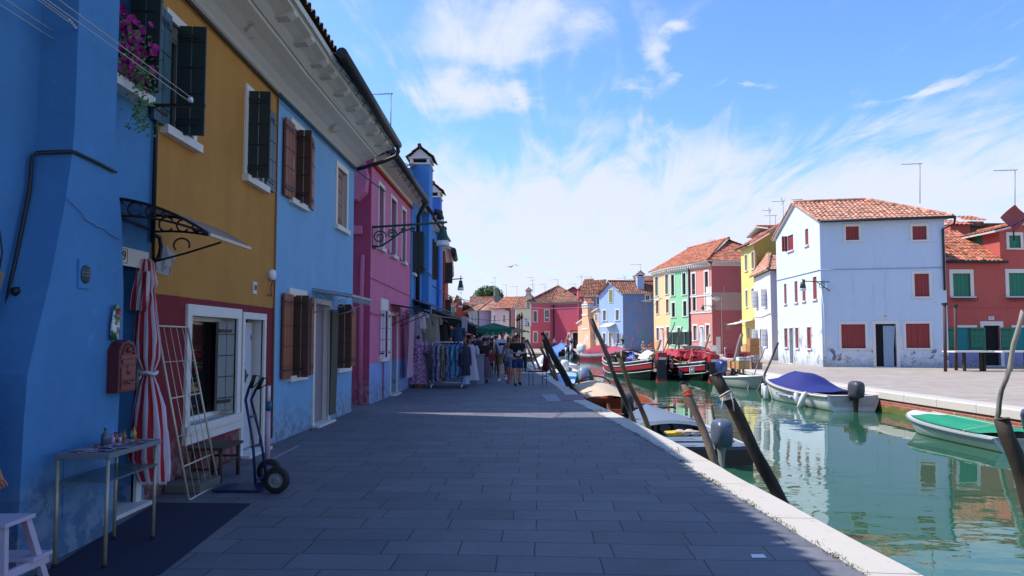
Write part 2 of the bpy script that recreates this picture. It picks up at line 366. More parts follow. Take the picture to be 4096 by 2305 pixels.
n.links.new(mixc(n, smooth(n, fr, .0025, .006), lin('#5a544c'), src), pb.inputs['Base Color'])
def brick_mat():
 m = bpy.data.materials.new('canal_brick'); n = NT(m); L = n.links
 b = add(n, 'ShaderNodeBsdfPrincipled'); o = add(n, 'ShaderNodeOutputMaterial'); L.new(b.outputs[0], o.inputs[0])
 ge = add(n, 'ShaderNodeNewGeometry'); sp = add(n, 'ShaderNodeSeparateXYZ'); L.new(ge.outputs['Position'], sp.inputs[0])
 cb = add(n, 'ShaderNodeCombineXYZ'); L.new(math_n(n, 'ADD', sp.outputs[0], sp.outputs[1]), cb.inputs[0]); L.new(sp.outputs[2], cb.inputs[1])
 br = add(n, 'ShaderNodeTexBrick'); L.new(cb.outputs[0], br.inputs[0]); br.inputs['Scale'].default_value = 1
 br.inputs['Brick Width'].default_value = .26; br.inputs['Row Height'].default_value = .075; br.inputs['Mortar Size'].default_value = .008
 br.inputs['Color1'].default_value = (*lin('#a8573f'), 1); br.inputs['Color2'].default_value = (*lin('#8c4432'), 1); br.inputs['Mortar'].default_value = (*lin('#a2877a'), 1)
 t = add(n, 'ShaderNodeTexNoise'); t.inputs['Scale'].default_value = 3; t.inputs['Detail'].default_value = 6; L.new(ge.outputs['Position'], t.inputs[0])
 c = mixc(n, smooth(n, t.outputs[0], .62, .7), br.outputs[0], lin('#cdbdb0'))
 zz = math_n(n, 'ADD', sp.outputs[2], math_n(n, 'MULTIPLY', math_n(n, 'SUBTRACT', t.outputs[0], .5), .22))
 c = mixc(n, smooth(n, zz, -.46, -.40), lin('#5a6128'), c)
 c = mixc(n, smooth(n, zz, -.74, -.64), lin('#23281a'), c)
 L.new(c, b.inputs['Base Color']); b.inputs['Roughness'].default_value = .85
 MATS['canal_brick'] = m; return m
BRICK = brick_mat()
def kerb(name, O, I, h=.2):
 mb = MB()
 rows = []
 for a, b in zip(O, I):
  rows.append([b+Vector((0, 0, -h)), b+Vector((0, 0, .004)), a+(b-a).normalized()*.03+Vector((0, 0, .004)), a+Vector((0, 0, -.03)), a+Vector((0, 0, -h))])
 mb.grid(rows, 0, False, closeu=True)
 return tag(mb.build(name, KERB), kind='structure')
sheet('pavement', KI[:]+[Vector((-400, 300, 0)), Vector((-400, -14, 0))], PAVE)
sheet('far_pavement', [p+Vector((0, 0, 0)) for p in FI[::-1]]+[Vector((400, -16, 0)), Vector((900, 900, 0)), Vector((-900, 900, 0)), Vector((-400, 310, 0))], PAVE2)
kerb('kerb', KO, KI); kerb('far_kerb', FO, FI, .22)
def canal_wall(name, O, dd, label):
 I = offset(O, dd); mb = MB()
 mb.grid([[p+Vector((0, 0, z)) for p in I] for z in (-.2, -1.7)], 0, False)
 return tag(mb.build(name, BRICK, fix=False), kind='structure')
canal_wall('canal_bank', KO, .05, ''); canal_wall('far_canal_bank', FO, -.05, '')
# water
m = bpy.data.materials.new('canal_water'); n = NT(m); L = n.links
b = add(n, 'ShaderNodeBsdfPrincipled'); o = add(n, 'ShaderNodeOutputMaterial'); L.new(b.outputs[0], o.inputs[0])
ge = add(n, 'ShaderNodeNewGeometry')
b.inputs['Base Color'].default_value = (.024, .1, .055, 1); b.inputs['Roughness'].default_value = .015; b.inputs['IOR'].default_value = 1.5
b.inputs['Specular IOR Level'].default_value = .62
def wn(sc, det, st):
 mp = add(n, 'ShaderNodeMapping'); mp.inputs['Scale'].default_value = st; mp.inputs['Rotation'].default_value = (0, 0, .25); L.new(ge.outputs['Position'], mp.inputs[0])
 t = add(n, 'ShaderNodeTexNoise'); t.inputs['Scale'].default_value = sc; t.inputs['Detail'].default_value = det; t.inputs['Roughness'].default_value = .5; L.new(mp.outputs[0], t.inputs[0]); return t.outputs[0]
amp = smooth(n, wn(.13, 1, (1, 1, 1)), .42, .6)
amp = math_n(n, 'ADD', .22, math_n(n, 'MULTIPLY', amp, .95))
h = math_n(n, 'ADD', math_n(n, 'MULTIPLY', wn(.9, 2, (.8, 1.2, 1)), 1.0), math_n(n, 'MULTIPLY', wn(3.2, 2, (.8, 1.3, 1)), .22))
h = math_n(n, 'MULTIPLY', h, amp)
bp = add(n, 'ShaderNodeBump'); bp.inputs['Strength'].default_value = 1; bp.inputs['Distance'].default_value = .017; L.new(h, bp.inputs['Height']); L.new(bp.outputs[0], b.inputs['Normal'])
sheet('water', [(-900, -60, WATER_Z), (900, -60, WATER_Z), (900, 400, WATER_Z), (-900, 400, WATER_Z)], m)
# ================================================================ house kit
class Wall:
 def __init__(s, A, B):
  s.A = Vector((A[0], A[1])); s.B = Vector((B[0], B[1])); s.L = (s.B-s.A).length; s.d = (s.B-s.A)/s.L; s.nn = Vector((s.d.y, -s.d.x))
 def p(s, a, nn, z): q = s.A+s.d*a+s.nn*nn; return Vector((q.x, q.y, z))
 def hit(s, u, v):
  d = ray(u, v); D = Vector((d.x, d.y)); den = D.dot(s.nn); t = s.A.dot(s.nn)/den
  return (D*t-s.A).dot(s.d), EYE+d.z*t
 def n_at(s, a, u):        # how far out from the wall a point seen in column u stands, at station a
  q = s.A+s.d*a; k = (u-2048)/F     # (q.x+nn.x*t) = k'*(q.y+nn.y*t)
  k = k/math.cos(PITCH)             # columns lean slightly with the pitch
  return (k*q.y-q.x)/(s.nn.x-k*s.nn.y)
 def bx(s, mb, a0, a1, n0, n1, z0, z1, m=0):
  mb.hexa([s.p(a0, n0, z0), s.p(a1, n0, z0), s.p(a1, n1, z0), s.p(a0, n1, z0), s.p(a0, n0, z1), s.p(a1, n0, z1), s.p(a1, n1, z1), s.p(a0, n1, z1)], m)
def opn(W, uL, uR, vT, vB, at='L', dep=.22):
 uc = uL if at == 'L' else (uL+uR)/2
 s0 = W.hit(uL, (vT+vB)/2)[0]; s1 = W.hit(uR, (vT+vB)/2)[0]
 z1 = W.hit(uc, vT)[1]; z0 = W.hit(uc, vB)[1]
 if s1 < s0: s0, s1 = s1, s0
 return dict(s0=s0, s1=s1, z0=max(z0, .0), z1=z1, dep=dep)
def facade(mb, W, z0, z1, ops=(), m=0, s0=0, s1=None, mrev=0):
 s1 = W.L if s1 is None else s1
 xs = sorted({s0, s1, *[min(max(o['s0'], s0), s1) for o in ops], *[min(max(o['s1'], s0), s1) for o in ops]})
 zs = sorted({z0, z1, *[min(o['z0'], z1) for o in ops], *[min(o['z1'], z1) for o in ops]})
 for i in range(len(xs)-1):
  for j in range(len(zs)-1):
   cx_, cz_ = (xs[i]+xs[i+1])/2, (zs[j]+zs[j+1])/2
   if any(o['s0'] < cx_ < o['s1'] and o['z0'] < cz_ < o['z1'] for o in ops): continue
   if xs[i+1]-xs[i] < 1e-4 or zs[j+1]-zs[j] < 1e-4: continue
   mb.face([W.p(xs[i], 0, zs[j]), W.p(xs[i+1], 0, zs[j]), W.p(xs[i+1], 0, zs[j+1]), W.p(xs[i], 0, zs[j+1])], m)
 for o in ops:
  a, b_, c, d, t = o['s0'], o['s1'], o['z0'], min(o['z1'], z1), o['dep']
  for q in ([(a, c), (a, d)], [(b_, c), (b_, d)], [(a, d), (b_, d)], [(a, c), (b_, c)]):
   mb.face([W.p(q[0][0], 0, q[0][1]), W.p(q[1][0], 0, q[1][1]), W.p(q[1][0], -t-.05, q[1][1]), W.p(q[0][0], -t-.05, q[0][1])], mrev)
def leaf(W, parent, s0, n0, s1, n1, z0, z1, m, th=.035, planks=True, name='shutter', rails=True, m2=None):
 """a shutter or door leaf between two plan points of a wall"""
 a = W.p(s0, n0, 0); b_ = W.p(s1, n1, 0); d = (b_-a); ln = d.length; d /= ln; q = Vector((d.y, -d.x, 0))
 mb = MB()
 def P(x, y, z): r_ = a+d*x+q*y; return Vector((r_.x, r_.y, z))
 def B(x0, x1, y0, y1, c, e, mm=0): mb.hexa([P(x0, y0, c), P(x1, y0, c), P(x1, y1, c), P(x0, y1, c), P(x0, y0, e), P(x1, y0, e), P(x1, y1, e), P(x0, y1, e)], mm)
 k = max(2, int(ln/.13)) if planks else 1; g = .006 if planks else 0
 for i in range(k): B(ln*i/k+g*(i > 0), ln*(i+1)/k-g*(i < k-1), -th/2, th/2, z0, z1)
 if rails:
  h = z1-z0
  for f in (.14, .38, .62, .86):
   B(.01, ln-.01, -th/2-.008, th/2+.008, z0+h*f-.006, z0+h*f+.006, 1)
  for f in (.1, .9): B(.0, ln*.8, th/2, th/2+.012, z0+h*f-.02, z0+h*f+.02, 1)
 return mb.build(name, [m, m2 or BLACKM], parent)
def window(W, root, o, frame=.09, proud=.03, sill=True, glass=None, closed=None, sash=None, leaves=(), fm=None, bars=True, name='window', curtain=None, sillw=.06):
 """glass in its reveal, with stone surround, sill and shutters as sub-parts"""
 s0, s1, z0, z1, dep = o['s0'], o['s1'], o['z0'], o['z1'], o['dep']
 mb = MB(); t = -dep
 if closed is not None:
  k = 2 if s1-s0 < 1.2 else 4; wd = (s1-s0)/k
  for i in range(k):
   W.bx(mb, s0+wd*i+.006, s0+wd*(i+1)-.006, -.1, -.06, z0+.005, z1-.005)
   if s1-s0 > .5:
    W.bx(mb, s0+wd*(i+.5)-.004, s0+wd*(i+.5)+.004, -.062, -.057, z0+.01, z1-.01, 1)
  W.bx(mb, s0, s1, -.16, -.13, z0, z1, 1)
  w_ = mb.build(name, [closed, DARK], root)
 else:
  W.bx(mb, s0+.03, s1-.03, t-.02, t, z0+.03, z1-.03, 0)
  sm = 1
  W.bx(mb, s0, s0+.04, t-.03, t+.03, z0, z1, sm); W.bx(mb, s1-.04, s1, t-.03, t+.03, z0, z1, sm)
  W.bx(mb, s0+.04, s1-.04, t-.03, t+.03, z1-.05, z1, sm); W.bx(mb, s0+.04, s1-.04, t-.03, t+.03, z0, z0+.05, sm)
  if bars: W.bx(mb, (s0+s1)/2-.025, (s0+s1)/2+.025, t-.025, t+.025, z0+.05, z1-.05, sm)
  w_ = mb.build(name, [glass or GLASS, sash or TRIM], root)
 if frame:
  mb = MB(); f = frame
  W.bx(mb, s0-f, s0, -.02, proud, z0, z1); W.bx(mb, s1, s1+f, -.02, proud, z0, z1); W.bx(mb, s0-f, s1+f, -.02, proud+.002, z1, z1+f*1.15)
  mb.build('frame', fm or TRIM, w_)
 if sill:
  mb = MB(); f = frame or .06
  W.bx(mb, s0-f-.03, s1+f+.03, -.03, proud+sillw, z0-.09, z0); mb.build('sill', fm or TRIM, w_)
 for lf in leaves: leaf(W, w_, *lf)
 return w_
def door(W, root, o, m, frame=.1, fm=None, proud=.03, step=True, name='door', mh=None):
 s0, s1, z0, z1, dep = o['s0'], o['s1'], o['z0'], o['z1'], o['dep']
 mb = MB(); W.bx(mb, s0, s1, -dep-.04, -dep, .02, z1);
 if m is not DARK:
  for a, b_, c, e in ((.12, .88, .1, .45), (.12, .88, .52, .93)):
   W.bx(mb, s0+(s1-s0)*a, s0+(s1-s0)*b_, -dep, -dep+.012, z1*c, z1*e)
 d = mb.build(name, m, root)
 mb = MB(); f = frame
 W.bx(mb, s0-f, s0, -.02, proud, 0, z1); W.bx(mb, s1, s1+f, -.02, proud, 0, z1); W.bx(mb, s0-f, s1+f, -.02, proud+.002, z1, z1+f*1.2)
 if step: W.bx(mb, s0-f, s1+f, -dep, proud+.12, 0, .035)
 mb.build('frame', fm or TRIM, d)
 return d
def tile_plane(mb, poly, e0, e1, period=.22, rowl=.38, amp=.045, m=0, lift=.0):
 e0 = Vector(e0); e1 = Vector(e1); ex = (e1-e0).normalized()
 nrm = None
 for q in poly:
  c = ex.cross(Vector(q)-e0)
  if c.length > .05: nrm = c.normalized(); break
 if nrm.z < 0: nrm = -nrm
 g = nrm.cross(ex).normalized()
 if g.z < 0: g = -g
 P2 = [((Vector(q)-e0).dot(ex), (Vector(q)-e0).dot(g)) for q in poly]
 def inside(x, y):
  r_ = False; j = len(P2)-1
  for i in range(len(P2)):
   xi, yi = P2[i]; xj, yj = P2[j]
   if (yi > y) != (yj > y) and x < (xj-xi)*(y-yi)/(yj-yi)+xi: r_ = not r_
   j = i
  return r_
 xmin, xmax = min(p[0] for p in P2), max(p[0] for p in P2); ymin, ymax = min(p[1] for p in P2), max(p[1] for p in P2)
 sub = 5; dx = period/sub; nx = int(math.ceil((xmax-xmin)/dx)); ny = int(math.ceil((ymax-ymin)/rowl))
 prof = [.0, .55, 1, 1, .55]
 for j in range(ny):
  y0 = ymin+j*rowl; y1 = min(y0+rowl*1.04, ymax+.01)
  if y1 <= y0+.02: continue
  run = []
  for i in range(nx+1):
   x = xmin+i*dx
   ok = i < nx and inside(x+dx/2, (y0+min(y1, ymax))/2)
   if ok: run.append(i)
   if (not ok) and run:
    cols = list(range(run[0], run[-1]+2)); rows = []
    for yy, hh in ((y0, .03), (y1, .0)):
     rw = []
     for c in cols:
      jit = .010*math.sin(c//sub*12.9898+j*78.233)
      rw.append(e0+ex*(xmin+c*dx)+g*(yy+(jit if yy == y0 else 0))+nrm*(prof[c % sub]*amp+hh+lift+jit*.5))
     rows.append(rw)
    mb.grid(rows, m, True); run = []
def roof_slab(mb, poly, th=.07, m=1):
 p = [Vector(q) for q in poly]; nrm = (p[1]-p[0]).cross(p[2]-p[0]).normalized()
 if nrm.z < 0: nrm = -nrm
 mb.prism([q-nrm*th for q in p], nrm*th, m)
def ridge(mb, a, b_, r_=.09, m=0):
 a = Vector(a); b_ = Vector(b_); k = max(1, int((b_-a).length/.4)); d = (b_-a)/k
 for i in range(k):
  mb.tube([a+d*i, a+d*(i+1.02)], [r_*1.08, r_*.92], 8, m, caps=True)
def box_roof(root, A, B, C, D, z, kind, rise, over=.25, tm=None, period=.24, tm2=None, off=(0, 0)):
 """A,B front corners (left,right), C back right, D back left; kind: 'hip', 'gable' (ridge parallel AB), 'gablef' (gable end on AB)"""
 A, B, C, D = [Vector((p[0], p[1], 0)) for p in (A, B, C, D)]
 ex = (B-A).normalized(); ey = (D-A).normalized()
 a = A-ex*over-ey*over; b_ = B+ex*over-ey*over; c = C+ex*over+ey*over; d = D-ex*over+ey*over
 dz = 0
 P = [Vector((q.x, q.y, z-.02)) for q in (a, b_, c, d)]
 mb = MB(); pl = []
 if kind == 'gable':
  r0 = (P[0]+P[3])/2+Vector((0, 0, rise)); r1 = (P[1]+P[2])/2+Vector((0, 0, rise))
  pl = [([P[0], P[1], r1, r0], 0, 1), ([P[2], P[3], r0, r1], 0, 1)]; rd = [(r0, r1)]
 elif kind == 'gablef':
  r0 = (P[0]+P[1])/2+Vector((0, 0, rise)); r1 = (P[3]+P[2])/2+Vector((0, 0, rise))
  pl = [([P[1], P[2], r1, r0], 0, 1), ([P[3], P[0], r0, r1], 0, 1)]; rd = [(r0, r1)]
 elif kind == 'shed':
  t2 = P[2]+Vector((0, 0, rise)); t3 = P[3]+Vector((0, 0, rise)); pl = [([P[0], P[1], t2, t3], 0, 1)]; rd = [(t3, t2)]
 else:
  wx = (B-A).length+2*over; wy = (D-A).length+2*over; k = min(wx, wy)/2
  if wx >= wy:
   r0 = (P[0]+P[3])/2+ex*k+Vector((0, 0, rise)); r1 = (P[1]+P[2])/2-ex*k+Vector((0, 0, rise))
   pl = [([P[0], P[1], r1, r0], 0, 1), ([P[1], P[2], r1], 0, 1), ([P[2], P[3], r0, r1], 0, 1), ([P[3], P[0], r0], 0, 1)]
   rd = [(r0, r1), (P[0], r0), (P[3], r0), (P[1], r1), (P[2], r1)]
  else:
   r0 = (P[0]+P[1])/2+ey*k+Vector((0, 0, rise)); r1 = (P[3]+P[2])/2-ey*k+Vector((0, 0, rise))
   pl = [([P[0], P[1], r0], 0, 1), ([P[1], P[2], r1, r0], 0, 1), ([P[2], P[3], r1], 0, 1), ([P[3], P[0], r0, r1], 0, 1)]
   rd = [(r0, r1), (P[0], r0), (P[1], r0), (P[3], r1), (P[2], r1)]
 for poly, i, j in pl:
  tile_plane(mb, poly, poly[0], poly[1], period, .42, .05); roof_slab(mb, poly)
 for q in rd: ridge(mb, q[0]+Vector((0, 0, .06)), q[1]+Vector((0, 0, .06)))
 return mb.build('roof', [tm or T_OR, TRIM], root, fix=False)
def plaque(W, root, s, z, txt, wd, ht, m=TRIM, n0=.0, tm=None, name='number_plate'):
 mb = MB(); W.bx(mb, s-wd/2, s+wd/2, n0, n0+.015, z-ht/2, z+ht/2); p = mb.build(name, m, root)
 text_on(txt, W.p(s, n0+.018, z), W.d, ht*.62, tm or BLACKM, p); return p
def text_on(txt, pos, d2, size, m, parent, nrm=None, name='lettering', ext=.002):
 cu = bpy.data.curves.new(name, 'FONT'); cu.body = txt; cu.size = size; cu.extrude = ext; cu.align_x = 'CENTER'; cu.align_y = 'CENTER'
 t = bpy.data.objects.new('tmp', cu); COL.objects.link(t)
 ex = Vector((d2[0], d2[1], d2[2] if len(d2) > 2 else 0)).normalized(); up = Vector((0, 0, 1))
 if nrm is None: nz = ex.cross(up).normalized(); ey = up
 else: nz = Vector(nrm).normalized(); ey = nz.cross(ex).normalized()
 dg = bpy.context.evaluated_depsgraph_get(); me = bpy.data.meshes.new_from_object(t.evaluated_get(dg))
 bpy.data.objects.remove(t)
 off = Vector((0, 0, 0))
 if parent is not None:
  rt = parent
  while rt.parent: rt = rt.parent
  off = rt.location
 for v in me.vertices: v.co = Vector(pos)-off+ex*v.co.x+ey*v.co.y+nz*v.co.z
 me.materials.clear(); me.materials.append(m)
 o = bpy.data.objects.new(name, me); COL.objects.link(o); o.parent = parent; return o
def chimney(root, x0, x1, y0, y1, z0, z1, m, style='gable', cm=None, tm=None, name='chimney'):
 """stack with a cap: a little gabled tile roof over smoke openings"""
 mb = MB(); mb.box(x0, x1, y0, y1, z0, z1); w_ = x1-x0; d_ = y1-y0; e = .12*max(w_, .5)
 mb.box(x0-.04, x1+.04, y0-.04, y1+.04, z1, z1+.06, 1)
 h = .16
 for px_, py_ in ((x0, y0), (x1-.1, y0), (x0, y1-.1), (x1-.1, y1-.1)): mb.box(px_, px_+.1, py_, py_+.1, z1+.06, z1+.06+h, 1)
 mb.box(x0+.12, x1-.12, y0+.12, y1-.12, z1+.06, z1+.06+h, 2)
 zt = z1+.06+h
 mb.box(x0-.05, x1+.05, y0-.05, y1+.05, zt, zt+.05, 1)
 ch = mb.build(name, [m, cm or TRIM, DARK], root)
 mb = MB(); zt += .05
 xm = (x0+x1)/2; r_ = w_*.33+.1
 tri = [(x0-.02, y0, zt), (x1+.02, y0, zt), (xm, y0, zt+r_)]
 mb.prism(tri, (0, d_, 0), 1)
 for sgn, xe in ((-1, x0-.14), (1, x1+.14)):
  po = [(xe, y0-.12, zt-.03), (xe, y1+.12, zt-.03), (xm, y1+.12, zt+r_+.05), (xm, y0-.12, zt+r_+.05)]
  if sgn > 0: po = [po[1], po[0], po[3], po[2]]
  tile_plane(mb, po, po[0], po[1], .2, .3, .04, 0)
 ridge(mb, (xm, y0-.14, zt+r_+.08), (xm, y1+.14, zt+r_+.08), .07)
 mb.build('chimney_cap', [tm or T_BR, cm or TRIM], ch, fix=False)
 return ch
# ================================================================ left row of houses
XW = -3.62
M_BLUE = stucco('deep_blue_render', '#3f82b8', .2, streak=.14, patch=[('#5c87c4', .6, .68, 1.3, 0, 2.2), ('#8a8a92', .66, .70, 2.2, .0, .45)])
M_OCHRE = stucco('ochre_render', '#b87e2a', .17, dado=(2.05, '#7c2a30'), patch=[('#c46a2e', .66, .74, .9, 2.6, 4.4), ('#a8a39a', .72, .735, 1.1, 2.3, 2.9), ('#8a3238', .6, .7, 1.4, 0, 1.5), ('#7b7270', .66, .7, 3, 0, .35)], streak=.16)
M_PALE = stucco('sky_blue_render', '#70a6cf', .15, streak=.12, patch=[('#7fb0dd', .58, .66, 1.6, 0, 1.3), ('#a2a6a8', .7, .73, 3, 0, .3)])
M_PINK = stucco('rose_pink_render', '#cc6a92', .12, streak=.1, dado=None, patch=[('#a33a66', .6, .68, 1.2, .5, 4)])
M_PINKD = stucco('rose_pink_with_dado', '#cc6a92', .12, dado=(.97, '#7f9cd0'), streak=.08)
M_CERISE = stucco('cerise_render', '#a83c66', .1)
M_BLUE2 = stucco('bright_blue_render', '#3a86cc', .1)
M_BLUE3 = stucco('strong_blue_render', '#2f6cc8', .08)
M_RED0 = stucco('brick_red_render', '#b23a22', .1)
EZ = 5.4; ER = 5.96; EX = -2.72
def cornice(root, y0, y1, W):
 prof = [(0, EZ-.02), (.04, EZ), (.07, EZ+.03), (.16, EZ+.1), (.3, EZ+.17), (.46, EZ+.23), (.47, EZ+.26), (.5, EZ+.26), (.6, EZ+.33), (.72, EZ+.38), (.82, EZ+.41), (.83, EZ+.45), (.88, EZ+.45), (.88, ER-.02)]
 mb = MB(); k = max(2, int((y1-y0)/.5)); rows = []
 for i in range(k+1):
  y = y0+(y1-y0)*i/k; rows.append([W.p(y, a, z+.004*math.sin(y*3)) for a, z in prof])
 mb.grid(rows, 0, False)
 return mb.build('cornice', PLASTER, root, fix=False)
def rafters(root, W, y0, y1):
 y = y0+.3
 while y < y1:
  mb = MB()
  pts = [W.p(y-.08, .5, EZ+.3), W.p(y-.08, .74, EZ+.325), W.p(y-.08, .82, EZ+.37), W.p(y-.08, .82, EZ+.42), W.p(y-.08, .5, EZ+.4)]
  mb.prism(pts, W.p(y+.08, 0, 0)-W.p(y-.08, 0, 0)); mb.build('rafter_end', PLASTER, root); y += .78
def left_roof(root, y0, y1, xb=-8.5, tm=None, ex=EX, ez=ER, gutter=None, slope=.36):
 mb = MB(); xr = (ex+xb)/2; zr = ez+(ex-xr)*slope
 po = [(ex, y0, ez), (ex, y1, ez), (xr, y1, zr), (xr, y0, zr)]
 tile_plane(mb, po, po[0], po[1], .2, .38, .075)
 pb = [(xb, y1, ez), (xb, y0, ez), (xr, y0, zr), (xr, y1, zr)]
 tile_plane(mb, pb, pb[0], pb[1], .3, .6, .05)
 ps = [(ex-.13, y0, ez+.13*slope), (ex-.13, y1, ez+.13*slope), po[2], po[3]]
 roof_slab(mb, ps, .05); roof_slab(mb, pb, .05); ridge(mb, (xr, y0, zr+.06), (xr, y1, zr+.06), .1)
 return mb.build('roof', [tm or T_DK, PLASTER], root, fix=False)
def gutter(root, pts, r_=.07, brackets=None, name='gutter', m=None):
 mb = MB(); mb.tube(pts, r_, 10)
 if brackets:
  for q in brackets:
   q = Vector(q); mb.tube([q+Vector((-.16, 0, -.02)), q+Vector((-.02, .02, -.17)), q+Vector((-.02, .1, .0)), q+Vector((-.13, .16, -.14))], .008, 5)
 return mb.build(name, m or GUT, root)
def box_back(mb, x0, y0, y1, zt, m=0, xf=XW):
 """sides and back of a row house"""
 mb.face([(xf, y0, 0), (x0, y0, 0), (x0, y0, zt), (xf, y0, zt)], m); mb.face([(x0, y0, 0), (x0, y1, 0), (x0, y1, zt), (x0, y0, zt)], m)
 mb.face([(x0, y1, 0), (xf, y1, 0), (xf, y1, zt), (x0, y1, zt)], m)
 xr = (xf+x0)/2
 for y in (y0, y1): mb.face([(xf, y, zt), (x0, y, zt), (xr, y, zt+(xf-xr)*.36)], m)
# ---- near blue house
W0 = Wall((XW, -10), (XW, 6.93)); OFF0 = 10
r0 = thing('blue_house', (XW, 2, 0), 'deep blue two-storey house at the left edge with a tapering chimney breast', 'house')
mb = MB()
oD = dict(s0=OFF0+6.02, s1=OFF0+6.74, z0=0, z1=2.27, dep=.3)
zs = W0.hit(530, 372)[1]
oW = dict(s0=OFF0+5.72, s1=OFF0+6.52, z0=zs, z1=zs+1.25, dep=.2)
facade(mb, W0, 0, EZ+.05, [oD, oW]); box_back(mb, -8.5, -10, 6.92, 5.9)
mb.build('wall', M_BLUE, r0, fix=False)
d0 = door(W0, r0, oD, mat('grey_door', '#4b4a50', .8, .2, 4), .09, step=True)
mb = MB(); W0.bx(mb, OFF0+5.93, OFF0+6.83, 0, .035, 2.27, 2.44); mb.build('lintel', WHITE, d0)
text_on('29', W0.p(OFF0+6.36, .04, 2.355), W0.d, .13, BLACKM, d0)
mb = MB()
for a, b_, c, e in ((6.27, 6.45, 2.29, 2.295), (6.27, 6.45, 2.42, 2.425), (6.27, 6.275, 2.295, 2.42), (6.445, 6.45, 2.295, 2.42)): W0.bx(mb, OFF0+a, OFF0+b_, .034, .038, c, e)
mb.build('number_border', BLACKM, d0)
w_ = window(W0, r0, oW, frame=.0, sill=True, sash=DKGREEN, fm=WHITE, sillw=.12)
leaf(W0, w_, OFF0+6.54, .03, OFF0+6.91, .05, oW['z0'], oW['z1'], TEAL)
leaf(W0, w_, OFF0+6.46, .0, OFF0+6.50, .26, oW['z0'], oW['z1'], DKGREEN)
cornice(r0, .0+0, OFF0+6.93, W0); left_roof(r0, -10, 6.93)
# chimney breast
rings = [(0, 4.72, 5.86, -3.3), (1.0, 4.74, 5.88, -3.3), (1.35, 4.76, 5.90, -3.3), (1.5, 4.80, 5.91, -3.3), (2.0, 4.96, 5.905, -3.305), (2.6, 5.12, 5.87, -3.32), (3.0, 5.20, 5.79, -3.33), (3.25, 5.225, 5.765, -3.335), (7.4, 5.225, 5.765, -3.335)]
mb = MB(); mb.grid([[(XW-.05, a, z), (x, a, z), (x, b_, z), (XW-.05, b_, z)] for z, a, b_, x in rings], 0, False);
mb.build('chimney', M_BLUE, r0)
mb = MB()
def pth(*p): return [Vector(q) for q in p]
# pipes on the breast and wall
z = lambda v, Yd: EYE+(ray(0, v).z/ray(0, v).y)*Yd
mb = MB()
mb.tube([PX(-60, 1640, -3.58), PX(5, 1320, -3.58), PX(62, 1040, -3.58), PX(118, 760, -3.58), PX(128, 630, -3.58), PY(146, 611, 5.17), PY(292, 606, 5.18), PX(318, 616, -3.31), PX(400, 655, -3.31), PX(464, 688, -3.31)], .014, 6)
mb.build('conduit', GUT, r0)
mb = MB(); mb.tube([(XW+.03, 5.95, 2.72), (XW+.03, 6.85, 2.68)], .014, 6); mb.build('conduit', BLACKM, r0)
# downpipe between blue and ochre
mb = MB(); mb.tube([(XW+.035, 6.9, 5.4), (XW+.035, 6.9, 2.55)], .022, 8)
mb.tube([(XW+.035, 6.9, 2.62), (XW+.06, 6.98, 2.62), (XW+.07, 7.0, 2.52), (XW+.06, 6.99, 2.40), (XW+.03, 6.94, 2.38)], .022, 8); mb.build('downpipe', BLACKM, r0)
# vent and access panel on the breast
mb = MB(); mb.box(-3.31, -3.292, 5.27, 5.42, 1.98, 2.2); va = mb.build('vent', M_BLUE, r0)
mb = MB(); mb.lathe([(.001, 0), (.055, 0), (.055, .012), (.001, .012)], (0, 0, 0), 16, 0, 1, 1, lambda q: Vector((-3.292+q.z, 5.345+q.x, 2.09+q.y*1.3)))
va2 = mb.build('vent_ring', TEAL, va)
mb = MB()
for k in range(5): mb.box(-3.282, -3.276, 5.31, 5.38, 2.035+k*.026, 2.045+k*.026)
mb.build('vent_slot', BLACKM, va)
mb = MB(); mb.box(-3.31, -3.294, 5.18, 5.62, .28, .78); mb.build('access_panel', M_BLUE, r0)
mb = MB(); mb.tube([PX(u, v, -3.302) for u, v in ((272, 795), (292, 812), (330, 850), (345, 880), (372, 892), (388, 905), (420, 915), (440, 935), (478, 957))], .005, 4); mb.build('crack', mat('crack_fill', '#7f93c0', .9), r0)
# electric box and cable on the far left
mb = MB(); mb.bar((XW+.05, 4.72, 1.78), (XW+.05, 4.82, 2.06), .06, .05, 0); mb.tube([(XW+.04, 4.55, 1.1), (XW+.05, 4.74, 1.8)], .014, 6, 1); mb.tube([(XW+.05, 4.82, 2.04), (XW+.04, 4.86, 2.2), (XW+.03, 4.84, 2.35), (XW+.03, 4.4, 2.42)], .006, 5, 1)
mb.lathe([(.001, 0), (.03, 0), (.035, .03), (.001, .05)], (0, 0, 0), 10, 1, 1, 1, lambda q: Vector((XW+.08+q.z, 4.93+q.x, 1.93+q.y)))
mb.build('cable_box', [mat('grey_plastic', '#7c7668', .6), BLACKM], r0)
# ---- ochre house
W1 = Wall((XW, 6.93), (XW, 10.55))
r1 = thing('ochre_house', (XW, 8.7, 0), 'ochre yellow house with a dark red ground floor and a shop window', 'house')
o1 = opn(W1, 668, 772, 22, 505); o1['dep'] = .2
o2 = opn(W1, 985, 1050, 340, 712); o2['dep'] = .2
zt = max(o1['z1'], o2['z1']); zb = (o1['z0']+o2['z0'])/2
for o in (o1, o2): o['z0'] = zb; o['z1'] = 4.95
oS = opn(W1, 753, 940, 1268, 1795); oS['z0'] = .62; oS['z1'] = W1.hit(753, 1262)[1]; oS['dep'] = .2
oDr = opn(W1, 968, 1046, 1272, 1850); oDr['z0'] = 0; oDr['z1'] = W1.hit(968, 1275)[1]; oDr['dep'] = .22
mb = MB(); facade(mb, W1, 0, EZ+.05, [o1, o2, oS, oDr], mrev=1); box_back(mb, -8.5, 6.94, 10.54, 5.9)
mb.build('wall', [M_OCHRE, WHITE], r1, fix=False)
